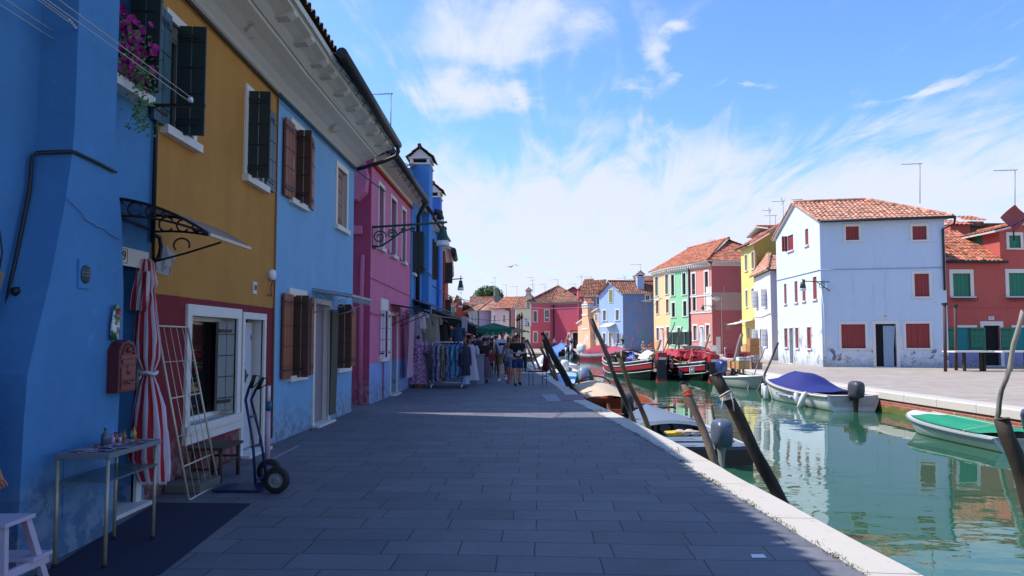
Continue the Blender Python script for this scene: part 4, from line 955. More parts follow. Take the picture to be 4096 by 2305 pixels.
# ---- white annex
M_W = stucco('white_render', '#d6d4d6', .05, patch=[('#b9a8a0', .58, .68, 1.8, 0, .9)], streak=.05)
B = Vector(P2(3088, 1442)); A = Vector(P2(3022, 1432)); C = B+Vector((3.2, .3))
WA, WB = Wall(A, B), Wall(B, C); ZW = WB.hit(*c3(1040, 645))[1]
ww = ops(WA, c3, [(918, 930, 802, 935), (983, 998, 788, 925), (917, 928, 1100, 1200), (986, 1003, 1095, 1230)]); dw = ops(WA, c3, [(950, 970, 1097, 1290)])[0]; dw['z0'] = 0
r_, mb, WA, WB, D = bldg('white_house', 'small white house with open white shutters left of the pale blue house', A, B, C, ZW, M_W, M_W, ww+[dw])
mb.build('wall', [M_W, M_W], r_, fix=False)
for o in ww:
 w_ = window(WA, r_, o, frame=.1, fm=TRIM, glass=GREYSH, bars=False); leaf(WA, w_, o['s1']+.05, .03, o['s1']+.25, .45, o['z0'], o['z1'], WSH)
door(WA, r_, dw, GREYSH, .08)
mb = MB(); WB.bx(mb, .0, .55, -.02, .06, 0, 3.1); mb.build('buttress', M_W, r_)
mb = MB(); po = [Vector((*WB.p(-.35, .35, 0).xy, ZW+.05)), Vector((*WB.p(3.3, .35, 0).xy, ZW+.05)), Vector((*WB.p(3.3, -3.2, 0).xy, ZW+1.5)), Vector((*WB.p(1.6, -3.2, 0).xy, ZW+1.5))]
tile_plane(mb, po, po[0], po[1], .25, .42, .06); roof_slab(mb, po); po = [Vector((*WA.p(-.1, .35, 0).xy, ZW+.05)), po[0], po[3], Vector((*WA.p(-.1, -1.9, 0).xy, ZW+1.4))]
tile_plane(mb, po, po[0], po[1], .25, .42, .06); roof_slab(mb, po); ridge(mb, po[1]+Vector((0, 0, .08)), po[2]+Vector((0, 0, .08))); mb.build('roof', [T_PK, TRIM], r_, fix=False)
mb = MB(); mb.tube([WB.p(-.35, .42, ZW+.03), WB.p(3.2, .42, ZW+.03)], .07, 8); mb.tube([WB.p(.55, .35, ZW-.02), WB.p(.62, .1, ZW-.4), WB.p(.72, .1, ZW-.9), WB.p(.72, .1, .05)], .1, 8); mb.build('gutter', GUT, r_)
mb = MB(); mb.tube([WA.p(.2, .04, 3.3), WA.p(WA.L*.5, .04, 3.2), WA.p(WA.L-.1, .04, 3.35)], .03, 5); mb.build('cable', mat('white_cable', '#bdbdbd', .7), r_)
# ---- yellow house
M_Y = stucco('lemon_yellow_render', '#e0c868', .06, streak=.06); M_YD = stucco('shaded_yellow_render', '#b89a3c', .07)  # second yellow is the first darkened, shade put into the side wall's colour
B = Vector(P2(3022, 1432)); A = Vector(P2(2971, 1427.5)); C = B+Vector((4.5, .4))
WA, WB = Wall(A, B), Wall(B, C); ZY = WB.hit(*c3(914, 436))[1]
wy = ops(WA, c3, [(832, 850, 522, 645), (884, 903, 500, 630), (838, 853, 797, 925), (885, 902, 782, 915), (852, 874, 1088, 1195)])
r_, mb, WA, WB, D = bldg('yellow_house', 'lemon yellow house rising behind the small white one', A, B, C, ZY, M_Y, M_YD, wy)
zy2 = PY(*c3(1110, 312), B.y).z; xr = PY(*c3(1110, 312), B.y).x; sl = (zy2-ZY)/(xr-B.x); xr2 = B.x+4.5; z2 = ZY+sl*4.5
mb.face([WB.p(0, 0, ZY), WB.p(4.5, 0, ZY), WB.p(4.5, 0, z2)], 1); mb.build('wall', [M_Y, M_YD], r_, fix=False)
for o in wy: window(WA, r_, o, frame=.12, glass=GREYSH if o is not wy[4] else WSH, bars=False, fm=TRIM)
mb = MB(); e0 = WA.p(-.2, .35, ZY); e1 = WA.p(WA.L+.1, .35, ZY); po = [e0, e1, e1+Vector((4.6, .3, z2-ZY+.1)), e0+Vector((4.6, .3, z2-ZY+.1))]
tile_plane(mb, po, po[0], po[1], .25, .42, .05); roof_slab(mb, po); mb.build('roof', [T_OR, TRIM], r_, fix=False)
mb = MB(); mb.tube([e0+Vector((-.05, 0, -.03)), e1+Vector((-.05, 0, -.03))], .09, 8); mb.build('gutter', GUT, r_)
mb = MB(); mb.tube([WA.p(-.3, .05, 3.1), WA.p(2, .06, 3.0), WA.p(WA.L, .05, 3.2)], .05, 5); mb.build('cable', M_Y, r_)
aw = thing('door_canopy', WA.p(1.5, .5, 2.9), 'small cream canopy sticking out of the yellow house', 'canopy'); mb = MB(); mb.prism([WA.p(.8, 0, 3.05), WA.p(3.4, 0, 3.05), WA.p(3.4, 1.5, 2.7), WA.p(.8, 1.5, 2.7)], (0, 0, .04)); mb.build('panel', TRIM, aw); mb = MB(); mb.tube([WA.p(.9, .02, 2.6), WA.p(.9, 1.4, 2.72)], .02, 5); mb.build('strut', BLACKM, aw)
# ---- terrace: terracotta, green, peach (one eave line)
PT = [Vector(P2(2617, 1406.5)), Vector(P2(2682, 1410)), Vector(P2(2763, 1412.7)), Vector(P2(2851, 1416))]
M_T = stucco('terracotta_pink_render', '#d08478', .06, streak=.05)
M_TS = stucco('shaded_terracotta_render', '#b06466', .07, streak=.06)  # terracotta darkened in the colour for the shaded side wall
M_G = stucco('mint_green_render', '#86c898', .05, streak=.05); M_P = stucco('peach_render', '#e2bc84', .05, dado=None, patch=[('#d9903f', .45, .6, .6, 0, 2.5)], streak=.05)
ZT = 9.35
tw = Wall(PT[2], PT[3]); gw = Wall(PT[1], PT[2]); pw = Wall(PT[0], PT[1])
tcz = CM(2550, 750, 650/1257)
two = ops(tw, c3, [(420, 446, 612, 725), (520, 546, 590, 708), (427, 452, 842, 955), (527, 552, 830, 948), (433, 460, 1070, 1183), (531, 558, 1065, 1185)]); tdo = ops(tw, c3, [(485, 511, 1092, 1285)])[0]
gwo = ops(gw, c3, [(260, 284, 655, 760), (347, 373, 635, 745), (266, 291, 893, 1002), (354, 380, 880, 995), (270, 290, 1120, 1215), (360, 382, 1117, 1217)]); gdo = ops(gw, c3, [(311, 334, 1112, 1270)])[0]
pwo = ops(pw, c3, [(137, 160, 675, 780), (215, 238, 660, 768), (143, 165, 875, 978), (221, 243, 866, 970), (148, 167, 1087, 1185), (225, 246, 1080, 1175)]); pdo = ops(pw, c3, [(175, 205, 1105, 1260)])[0]
for a_ in (tdo, gdo, pdo): a_['z0'] = 0; a_['z1'] = 2.7
for st, yy in ((two, (6.15, 8.35)), (gwo, (6.25, 8.55)), (pwo, (6.5, 8.7))):
 for o in st[:2]: o['z0'], o['z1'] = yy
def tcorn(r_, W, a0=0):
 mb = MB(); prof = [(0, ZT-.5), (.08, ZT-.5), (.1, ZT-.3), (.25, ZT-.2), (.42, ZT-.12), (.45, ZT)]
 mb.grid([[W.p(y, a, z) for a, z in prof] for y in (a0, W.L)], 0, False); c_ = mb.build('cornice', TRIM, r_, fix=False)
 mb = MB(); k = int(W.L/.4)
 for i in range(k): W.bx(mb, .1+i*.4, .1+i*.4+.16, .1, .36, ZT-.36, ZT-.18)
 mb.build('dentil_row', TRIM, c_)
Dv = Vector((9.5, .6))
labels = [('terracotta_house', 'terracotta pink corner house with a bare plaster band on its side', tw, M_T, two, tdo, GREYSH), ('green_house', 'mint green house with dark green shutters in a terrace of three', gw, M_G, gwo, gdo, GREYSH), ('peach_house', 'peach orange house at the left end of a terrace of three', pw, M_P, pwo, pdo, mat('orange_door', '#b8741f', .6))]
TR = []
for nm, lb, W, mm, wo, do_, shm in labels:
 r_ = thing(nm, W.p(W.L/2, -4, 0), lb, 'house'); TR.append(r_)
 mb = MB(); facade(mb, W, 0, ZT, wo+[do_])
 if nm == 'terracotta_house': facade(mb, Wall(PT[3], PT[3]+Dv), 0, ZT, [], 1)
 if nm == 'peach_house': facade(mb, Wall(PT[0]+Dv, PT[0]), 0, ZT, [], 0)
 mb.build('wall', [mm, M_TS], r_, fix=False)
 for i, o in enumerate(wo):
  w_ = window(W, r_, o, frame=.16, glass=(GLASSB if nm == 'peach_house' and i not in (2, 3) else (BROWN if nm == 'peach_house' else (GLASS if i < 4 or nm == 'green_house' else GREYSH))), bars=False, fm=TRIM, sash=GREYSH if nm != 'green_house' else DKGREEN)
  if nm == 'green_house' and i > 3: leaf(W, w_, o['s0']-.85, .05, o['s0']-.02, .1, o['z0'], o['z1'], DKGREEN); leaf(W, w_, o['s1']+.02, .1, o['s1']+.85, .05, o['z0'], o['z1'], DKGREEN)
 door(W, r_, do_, shm, .15)
 tcorn(r_, W)
# striped curtain on the peach door, white curtain on terracotta door
for W, o, cc, nm in ((pw, pdo, '#d9a8a8', 'curtain'), (tw, tdo, '#c9ccd6', 'curtain')):
 mb = MB(); rows = [[W.p(o['s0']+.1+k*.1*((o['s1']-o['s0'])/1.2), .12+.06*math.sin(k*2.3+zz), zz) for k in range(11)] for zz in (.15, 1.0, 1.9, o['z1']-.1)]
 mb.grid(rows); mb.build('curtain', mat('door_curtain', cc, .8, .3, 3, stretch=(8, 8, .2)), TR[2] if W is pw else TR[0])
Ws = Wall(PT[3], PT[3]+Dv); u_ = lambda x, y: Ws.hit(*c3(x, y))
mb = MB(); z0_ = u_(600, 950)[1]; z1_ = u_(600, 812)[1]; Ws.bx(mb, .0, 9.4, -.02, .02, z0_, z1_)
W_ = mb.build('plaster_band', stucco('bare_plaster', '#b09c8c', .1), TR[0])
mb = MB(); tw.bx(mb, tw.L-1.0, tw.L, -.02, .02, z0_, z1_+.6); mb.build('plaster_band', stucco('cream_patch', '#d8cdbd', .08), TR[0])
mb = MB()
for zz in (6.0, z0_-.1): tw.bx(mb, 0, tw.L, 0, .07, zz-.14, zz)
mb.build('string_course', TRIM, TR[0])
mb = MB(); Ws.bx(mb, .35, .8, -.02, .06, 0, u_(590, 1155)[1]); mb.tube([Ws.p(.95, .05, 0), Ws.p(.95, .05, 6)], .03, 6); mb.build('service_pipe', WHITE, TR[0])
mb = MB(); s_, z_ = u_(700, 1075); Ws.bx(mb, s_-.45, s_+.45, 0, .01, z_+.1, z_+.35); Ws.bx(mb, s_-.2, s_+.2, 0, .012, z_-.25, z_+.1); Ws.bx(mb, s_-.35, s_+.3, 0, .011, z_-.3, z_-.2); mb.build('plaster_patch', stucco('patch_plaster', '#a88878', .08), TR[0])
mb = MB(); s_, z_ = u_(610, 862); mb.lathe([(.001, .0), (.4, .0), (.42, .05), (.001, .1)], (0, 0, 0), 14, 0, 1, .6, lambda q: Ws.p(s_+q.x, q.z, z_+q.y)); mb.tube([Ws.p(s_+.3, .05, z_), Ws.p(s_+.75, .05, z_+.1), Ws.p(s_+.8, .05, z_+1.3)], .03, 5); mb.build('junction_box', WHITE, TR[0])
mb = MB(); tw.bx(mb, -.1, .05, .02, .16, 0, ZT-.4); mb.build('downpipe', GUT, TR[0])
mb = MB(); gq = gw; gq.bx(mb, gw.L-.2, gw.L-.08, .02, .12, 2.6, ZT-.4); mb.build('downpipe', WSH, TR[1])
# common roof in three lengths; hip at the corner house
Z0 = ZT+.02
q = [p+Vector((-.55, 0)) for p in PT]; q[0] += Vector((0, .4)); q[3] += Vector((0, -.55)); bk = [p+Dv for p in PT]
zr = 3.0
dq = (q[3]-q[0]).normalized(); nq = Vector((-dq.y, dq.x)); q = [q[0]+dq*(p-q[0]).dot(dq) for p in q]
for i, (r_, a_, b2) in enumerate(((TR[2], 0, 1), (TR[1], 1, 2), (TR[0], 2, 3))):
 mb = MB(); ra = q[a_]+nq*5.3; rb = q[b2]+nq*5.3 if b2 < 3 else q[3]+nq*5.3-dq*5.3
 po = [V3(q[a_], Z0), V3(q[b2], Z0), V3(rb, Z0+zr), V3(ra, Z0+zr)]
 tile_plane(mb, po, po[0], po[1], .28, .45, .06); roof_slab(mb, po, .1)
 if b2 == 3:
  po = [V3(q[3], Z0), V3(q[3]+nq*10.6, Z0), V3(rb, Z0+zr)]; tile_plane(mb, po, po[0], po[1], .28, .45, .06); roof_slab(mb, po, .1); ridge(mb, V3(q[3], Z0+.1), V3(rb, Z0+zr+.1), .11)
 po = [V3(q[b2]+nq*10.6, Z0), V3(q[a_]+nq*10.6, Z0), V3(ra, Z0+zr), V3(rb, Z0+zr)]; roof_slab(mb, po, .1, 0)
 ridge(mb, V3(ra, Z0+zr+.08), V3(rb, Z0+zr+.08), .12)
 mb.build('roof', [T_OR, TRIM], r_, fix=False)
# side cornice of the corner house
tcorn(TR[0], Wall(PT[3], PT[3]+Dv))
# ---- mottled blue gabled house
B = Vector(P2(2493, 1405)); A = Vector(P2(2398, 1403)); C = B+Vector((6.6, .6)); ZN = 7.0
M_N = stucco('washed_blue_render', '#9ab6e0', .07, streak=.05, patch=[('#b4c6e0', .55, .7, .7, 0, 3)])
M_NS = stucco('shaded_flaking_blue_render', '#6686b8', .16, streak=.16, patch=[('#7a88aa', .5, .62, .4, 1.0, 6), ('#8f7f88', .56, .62, .7, 1.0, 5.8), ('#6890a0', .5, .58, .6, 0, 2.8)])  # flaking is real wear; the darker blue is the side's shade put into colour
WA, WB = Wall(A, B), Wall(B, C)
nw = ops(WA, c2, [(543, 580, 477, 575), (470, 505, 703, 820), (618, 655, 698, 815), (470, 500, 968, 1082), (630, 662, 968, 1082)]); nd = ops(WA, c2, [(540, 594, 965, 1170)])[0]; nd['z0'] = 0
nf = ops(WB, c2, [(968, 1010, 527, 597)])
r_, mb, WA, WB, D = bldg('mottled_blue_house', 'gabled light blue house with a flaking side wall coloured darker for shade', A, B, C, ZN, M_N, M_NS, nw[1:]+[nd], nf)
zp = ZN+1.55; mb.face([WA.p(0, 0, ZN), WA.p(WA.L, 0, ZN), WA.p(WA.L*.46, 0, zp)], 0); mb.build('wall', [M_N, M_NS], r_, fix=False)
o = nw[0]; o['z0'], o['z1'] = 6.1, 7.9
mb = MB(); WA.bx(mb, o['s0']-.1, o['s1']+.1, .0, .05, 5.9, 7.65); f_ = mb.build('window', TRIM, r_); mb = MB(); WA.bx(mb, o['s0'], o['s1'], .04, .07, 6.0, 7.55); mb.build('pane', mat('olive_blind', '#7c8048', .7), f_)
for o in nw[1:]: window(WA, r_, o, frame=.15, fm=TRIM, glass=GREYSH, bars=False)
for o in nf: window(WB, r_, o, frame=.15, fm=TRIM)
door(WA, r_, nd, mat('pinkish_door', '#c8b4ae', .7), .12)
mb = MB(); e0 = WB.p(-.3, .3, ZN); e1 = WB.p(WB.L+.1, .3, ZN); rg0 = V3(Vector(WA.p(WA.L*.46, .3, 0).xy), zp+.02); rg1 = rg0+(e1-e0)
po = [e0, e1, rg1, rg0]; tile_plane(mb, po, po[0], po[1], .28, .42, .07); roof_slab(mb, po); b0 = V3(Vector(WA.p(-.3, .3, 0).xy), ZN); po = [b0+(e1-e0), b0, rg0, rg1]; roof_slab(mb, po, .08, 0); tile_plane(mb, po, po[0], po[1], .28, .42, .07); ridge(mb, rg0+Vector((0, 0, .1)), rg1+Vector((0, 0, .1)), .1); mb.build('roof', [T_BR, TRIM], r_, fix=False)
xc = PY(*c2(858, 400), B.y+1.2); xd = PY(*c2(935, 400), B.y+1.2)
chimney(r_, xc.x, xd.x, B.y+.5, B.y+1.7, ZN-.3, PY(*c2(890, 305), B.y+1).z-.1, M_N, tm=T_OR)
cn = thing('door_canopy', WA.p(nd['s0'], .5, 3), 'cream awning over the door of the mottled blue house', 'canopy'); mb = MB(); mb.prism([WA.p(nd['s0']-.6, .02, 3.35), WA.p(nd['s1']+.4, .02, 3.35), WA.p(nd['s1']+.4, 1.1, 2.95), WA.p(nd['s0']-.6, 1.1, 2.95)], (0, 0, .05)); mb.build('panel', mat('canvas_cream', '#c9c4a8', .8), cn)
# ---- orange house with outside chimney
M_O = stucco('apricot_render', '#e2ae86', .06, streak=.05, patch=[('#d8c4b4', .5, .58, 1.2, .7, 2.3)])
A = Vector(P2(2312, 1400)); B = Vector(P2(2397, 1403)); WA = Wall(A, B)
ft = lambda x, y: WA.hit(*cr(x, y))
on = ops(WA, cr, [(1198, 1235, 565, 662), (1190, 1225, 830, 940)]); odr = ops(WA, cr, [(1012, 1042, 870, 1080)])[0]; odr['z0'] = 0
r_ = thing('apricot_house', (A.x+1, A.y+3, 0), 'low apricot house with a stepped outside chimney beside the mottled blue house', 'house')
s1_, z1_ = ft(955, 705); s2_, z2_ = ft(1072, 612); s3_, z3_ = ft(1152, 552); z4_ = ft(1262, 485)[1]
mb = MB(); facade(mb, WA, 0, z1_-.3, [o for o in [odr, on[1]] if o['z1'] < z1_-.3]);
mb.face([WA.p(0, 0, z1_-.3), WA.p(s2_, 0, z1_-.3), WA.p(s2_, 0, z2_), WA.p(0, 0, z1_)]); facade(mb, WA, z1_-.3, z3_-.2, [], 0, s2_, WA.L); mb.face([WA.p(s2_, 0, z3_-.2), WA.p(WA.L, 0, z3_-.2), WA.p(WA.L, 0, z4_), WA.p(s2_, 0, z3_-.15)])
facade(mb, Wall(A+Vector((1, 8)), A), 0, z1_); mb.build('wall', M_O, r_, fix=False)
mb = MB()
for p0, p1 in ((WA.p(-.1, .1, z1_), WA.p(s2_, .1, z2_)), (WA.p(s3_-.2, .1, z3_), WA.p(WA.L, .1, z4_))): mb.bar(p0, p1, .3, .12)
mb.build('coping', TRIM, r_)
door(WA, r_, odr, GREYSH, .08)
for o in on:
 mb = MB(); WA.bx(mb, o['s0']-.12, o['s1']+.12, .0, .05, o['z0']-.12, o['z1']+.12); f_ = mb.build('window', TRIM, r_); mb = MB(); WA.bx(mb, o['s0'], o['s1'], .04, .07, o['z0'], o['z1']); mb.build('pane', GREYSH, f_)
sa, sb = ft(1072, 800)[0], ft(1150, 800)[0]; zc = ft(1100, 470)[1]
mb = MB(); rings = [(0, sa-.3, sb+.7), (2.4, sa-.25, sb+.65), (4.4, sa, sb+.1), (zc, sa, sb)]
mb.grid([[WA.p(a_, -.1, z), WA.p(a_, .6, z), WA.p(b2, .6, z), WA.p(b2, -.1, z)] for z, a_, b2 in rings], 0, False, closeu=True)
for zz in (2.75, 4.55, 5.9, zc): WA.bx(mb, sa-.08, sb+.08, -.2, .66, zz-.1, zz+.1, 1)
ch = mb.build('chimney', [M_O, TRIM], r_)
mb = MB(); WA.bx(mb, sa+.05, sb-.05, .0, .55, zc+.1, zc+.5, 0);
for a_ in (sa, (sa+sb)/2-.1, sb-.2): WA.bx(mb, a_, a_+.2, -.1, .6, zc+.1, zc+.5, 1)
p_ = [WA.p(sa-.25, .8, zc+.45), WA.p(sa-.25, -.3, zc+.45), WA.p((sa+sb)/2, -.3, zc+1.1), WA.p((sa+sb)/2, .8, zc+1.1)]; tile_plane(mb, p_, p_[0], p_[1], .22, .35, .05, 2); p_ = [WA.p(sb+.25, .8, zc+.45), WA.p(sb+.25, -.3, zc+.45), WA.p((sa+sb)/2, -.3, zc+1.1), WA.p((sa+sb)/2, .8, zc+1.1)]; tile_plane(mb, p_, p_[0], p_[1], .22, .35, .05, 2)
mb.prism([WA.p(sa-.1, .62, zc+.5), WA.p(sb+.1, .62, zc+.5), WA.p((sa+sb)/2, .62, zc+1.0)], WA.p(0, 0, 0)-WA.p(0, .5, 0), 1); mb.build('chimney_cap', [DARK, TRIM, T_OR], ch, fix=False)
# ---- purple-grey house behind
M_V = stucco('grey_violet_render', '#8e8298', .08)
p0 = PY(*cr(1035, 320), 100); p1 = PY(*cr(1262, 320), 97)
r_ = thing('violet_house', (p0.x+3, 101, 0), 'grey violet house behind the apricot one, between crimson and blue', 'house')
mb = MB(); WV = Wall((p0.x, 100.5), (p1.x+1.0, 98)); pe = PY(*cr(1122, 310), 99.5); facade(mb, WV, 0, pe.z); mb.face([WV.p(2.5, 0, pe.z), WV.p(WV.L, 0, pe.z), WV.p(WV.L, 0, pe.z+2.1)]); mb.build('wall', M_V, r_)
w_ = ops(WV, cr, [(1228, 1262, 322, 422)])[0]; mb = MB(); WV.bx(mb, w_['s0']-.15, w_['s1']+.1, 0, .05, w_['z0']-.15, w_['z1']+.15); f_ = mb.build('window', TRIM, r_); mb = MB(); WV.bx(mb, w_['s0'], w_['s1'], .04, .08, w_['z0'], w_['z1']); mb.build('pane', GLASS, f_)
mb = MB(); po = [WV.p(-.6, .4, pe.z), WV.p(2.6, .5, pe.z), WV.p(WV.L+.5, .4, pe.z+2.2), WV.p(.5, -4, pe.z+2.2)]; tile_plane(mb, po, po[0], po[1], .3, .45, .06); roof_slab(mb, po); mb.build('roof', [T_BR, TRIM], r_, fix=False)
# red house glimpsed behind the mottled one, with an air conditioner
pa = PY(*c2(935, 395), 96); pb = PY(*c2(1060, 395), 96)
r_ = thing('red_house', (pa.x+4, 97, 0), 'dark red house peeking over the mottled blue roof beside the peach house', 'house'); mb = MB(); mb.box(pa.x-1, pb.x+3, 96, 103, 0, pa.z); mb.build('wall', mat('dark_red_render', '#a03038', .8), r_)
mb = MB(); po = [(pa.x-1.2, 95.6, pa.z), (pb.x+3, 95.6, pa.z), (pb.x+3, 99, pa.z+1.4), (pa.x-1, 99, pa.z+1.4)]; tile_plane(mb, po, po[0], po[1], .3, .45, .06); roof_slab(mb, po); mb.build('roof', [T_BR, TRIM], r_, fix=False)
pc = PY(*c2(995, 440), 94.5); ac = thing('air_conditioner', pc, 'white air conditioner unit beside the blue house chimney', 'air conditioner'); mb = MB(); mb.box(pc.x-1, pc.x+1, 94.5, 95.3, pc.z-.9, pc.z+.9); mb.build('case', WSH, ac); mb = MB(); mb.disc((pc.x-.25, 94.48, pc.z), (0, -1, 0), .55); mb.build('fan_grille', GREYSH, ac)
# ================================================================ houses at the far bend
M_CR = stucco('crimson_render', '#d25a68', .05, streak=.04); M_CRS = stucco('shaded_crimson_render', '#b4425a', .05)  # second crimson is the lit one darkened to paint the side's shade
M_CM = stucco('cream_render', '#dcd8b4', .05); M_PK = stucco('shell_pink_render', '#dcb8bc', .05); M_PKS = stucco('shaded_pink_render', '#b88896', .06)  # last pink is the shell pink darkened as shade on the side wall
M_LW = stucco('sunlit_lilac_render', '#d4dce2', .04); M_LI = stucco('lilac_render', '#a79cba', .05); M_RD = stucco('brick_orange_render', '#b4503a', .06)  # first colour is the lilac whitened to paint sunlight on the front
def zq(v, Yd): return PY(2048, v, Yd).z
# crimson
A = Vector(P2(2122, 1395)); B = Vector(P2(2204.5, 1394.5)); B = B+(B-A)*0; C = Vector(P2(2318, 1396)); ZC = zq(1211, B.y)
WA, WB = Wall(A, B), Wall(B, C)
wc = ops(WA, cr, [(305, 355, 525, 680), (470, 525, 512, 675), (308, 355, 830, 975), (477, 525, 830, 905)]); dc_ = ops(WB, cr, [(872, 950, 838, 1075)])[0]; dc_['z0'] = 0
D = A+(C-B)*.0+Vector((-1.0, 10));
r_ = thing('crimson_house', ((A.x+C.x)/2, A.y+5, 0), 'crimson house with a hipped tile roof and a wide dark dormer window', 'house')
mb = MB(); facade(mb, WA, 0, ZC, wc, 0); facade(mb, WB, 0, ZC, [dc_], 1); E = C+Vector((.5, 9)); facade(mb, Wall(C, E), 0, ZC, [], 1); facade(mb, Wall(A+Vector((0, 9)), A), 0, ZC)
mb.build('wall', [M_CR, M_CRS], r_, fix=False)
for o in wc: window(WA, r_, o, frame=.15, fm=TRIM)
d_ = door(WB, r_, dc_, DARK, .15)
mb = MB(); WB.bx(mb, dc_['s0']-.5, dc_['s1']+.3, 0, .5, dc_['z1']+.35, dc_['z1']+.5); mb.build('door_hood', M_RD, d_)
mb = MB(); WA.bx(mb, -.0, WA.L+.12, -.1, .12, ZC-.35, ZC); WB.bx(mb, -.12, WB.L, -.1, .12, ZC-.35, ZC-.002); mb.build('eave_band', stucco('eave_brown', '#9a8478', .1), r_)
ap = PY(*cr(665, 165), A.y+4.5); pa = V3(A, ZC); pb = V3(B, ZC); pc = V3(C, ZC); pd = V3(E, ZC); pe = V3(A+Vector((0, 9)), ZC)
def outw(p, q, k=1.12): return V3(q.xy+(p.xy-q.xy)*k, p.z)
apx = Vector((ap.x, A.y+4.5, ap.z)); a_, b_, c_, d_, e_ = [outw(p, apx) for p in (pa, pb, pc, pd, pe)]
mb = MB()
for p, q in ((a_, b_), (b_, c_), (c_, d_), (d_, e_), (e_, a_)):
 tile_plane(mb, [p, q, apx], p, q, .3, .45, .07); roof_slab(mb, [p, q, apx])
ridge(mb, b_+Vector((0, 0, .1)), apx+Vector((0, 0, .1)), .11); ridge(mb, a_+Vector((0, 0, .1)), apx+Vector((0, 0, .1)), .11); ridge(mb, c_+Vector((0, 0, .1)), apx+Vector((0, 0, .1)), .11)
mb.build('roof', [T_BR, TRIM], r_, fix=False)
Yd = B.y+.6; x0 = PY(*cr(780, 300), Yd).x; x1 = PY(*cr(950, 300), Yd).x; z0 = PY(*cr(800, 370), Yd).z; z1 = PY(*cr(870, 240), Yd).z; zp = PY(*cr(885, 185), Yd).z; xm = PY(*cr(885, 185), Yd).x
mb = MB(); mb.box(x0, x1, Yd, Yd+3.5, ZC-.2, z1); mb.prism([(x0, Yd, z1), (x1, Yd, z1), (xm, Yd, zp)], (0, 3.5, 0)); dm = mb.build('dormer', M_CR, r_)
mb = MB(); a0 = PY(*cr(803, 258), Yd-.05); a1 = PY(*cr(935, 350), Yd-.05); mb.box(a0.x, a1.x, Yd-.06, Yd+.02, a1.z, a0.z); fr = mb.build('window', TRIM, dm); mb = MB(); mb.box(a0.x+.12, a1.x-.12, Yd-.09, Yd-.05, a1.z+.12, a0.z-.12); mb.build('pane', GLASS, fr)
mb = MB(); po = [(x0-.4, Yd+3.5, z1-.15), (x0-.4, Yd-.3, z1-.15), (xm, Yd-.3, zp+.1), (xm, Yd+3.5, zp+.1)]; tile_plane(mb, po, po[0], po[1], .3, .45, .07); roof_slab(mb, po); po = [(x1+.4, Yd-.3, z1-.15), (x1+.4, Yd+3.5, z1-.15), (xm, Yd+3.5, zp+.1), (xm, Yd-.3, zp+.1)]; tile_plane(mb, po, po[0], po[1], .3, .45, .07); roof_slab(mb, po); mb.build('dormer_roof', [T_BR, T_BR], dm, fix=False)
k0 = PY(*cr(948, 230), C.y); k1 = PY(*cr(1032, 230), C.y); chimney(r_, k0.x, k1.x, C.y-.4, C.y+1.2, 0, PY(*cr(990, 222), C.y).z-.1, M_CR, tm=T_OR, cm=M_CR)
mb = MB(); WB.bx(mb, .5, .65, .02, .16, 0, ZC-.3); mb.build('downpipe', GUT, r_)
s_, z_ = WB.hit(*cr(820, 888)); s_ = s_; mb = MB(); WB.bx(mb, s_-.25, s_+.25, 0, .06, z_-.5, z_+.5); f_ = mb.build('notice_frame', TRIM, r_); mb = MB(); WB.bx(mb, s_-.12, s_+.12, .05, .08, z_-.25, z_+.3); mb.build('notice', GUT, f_)
# cream
A2 = Vector((PY(2063, 1394, A.y+.3).x, A.y+.3)); r_ = thing('cream_house', (A2.x+2, A.y+5, 0), 'pale cream house with a small gabled dormer left of the crimson house', 'house')
WC = Wall(A2, A); ZM = zq(1236, A2.y); wm = ops(WC, cr, [(162, 190, 630, 750), (215, 243, 625, 750)])
mb = MB(); facade(mb, WC, 0, ZM, wm); facade(mb, Wall(A2+Vector((0, 9)), A2), 0, ZM)
mb.build('wall', M_CM, r_, fix=False)
for o in wm: w_ = window(WC, r_, o, frame=0, glass=GREYSH, bars=False); leaf(WC, w_, o['s0']-.5, .05, o['s0'], .05, o['z0'], o['z1'], WSH); leaf(WC, w_, o['s1'], .05, o['s1']+.3, .05, o['z0'], o['z1'], WSH)
mb = MB(); po = [WC.p(-.3, .3, ZM), WC.p(WC.L, .3, ZM), WC.p(WC.L, -4.5, ZM+2), WC.p(-.3, -4.5, ZM+2)]; tile_plane(mb, po, po[0], po[1], .3, .45, .06); roof_slab(mb, po); mb.build('roof', [T_BR, TRIM], r_, fix=False)
sa = WC.hit(*cr(192, 400))[0]; sb = WC.L+.15; z1 = WC.hit(*cr(200, 320))[1]; zp = WC.hit(*cr(235, 278))[1]
mb = MB(); WC.bx(mb, sa, sb, -4, .01, ZM-2.0, z1); mb.prism([WC.p(sa, .01, z1), WC.p(sb, .01, z1), WC.p((sa+sb)/2, .01, zp)], WC.p(0, 0, 0)-WC.p(0, 4, 0)); dm = mb.build('dormer', M_CM, r_)
o = ops(WC, cr, [(212, 240, 368, 470)])[0]; mb = MB(); WC.bx(mb, o['s0'], o['s1'], .0, .06, o['z0'], o['z1']); mb.build('window', GREYSH, dm)
mb = MB()
for sg, se in ((0, sa-.2), (1, sb+.2)):
 po = [WC.p(se, -4, z1-.1), WC.p(se, .3, z1-.1), WC.p((sa+sb)/2, .3, zp+.1), WC.p((sa+sb)/2, -4, zp+.1)]; tile_plane(mb, po, po[0], po[1], .3, .45, .06); roof_slab(mb, po)
mb.build('dormer_roof', [T_OR, TRIM], dm, fix=False)
k0 = PY(*cr(195, 250), A.y+2.5); k1 = PY(*cr(272, 250), A.y+2.5); chimney(r_, k0.x, k1.x, A.y+2.5, A.y+3.8, ZM, k0.z, M_CM, tm=T_OR)
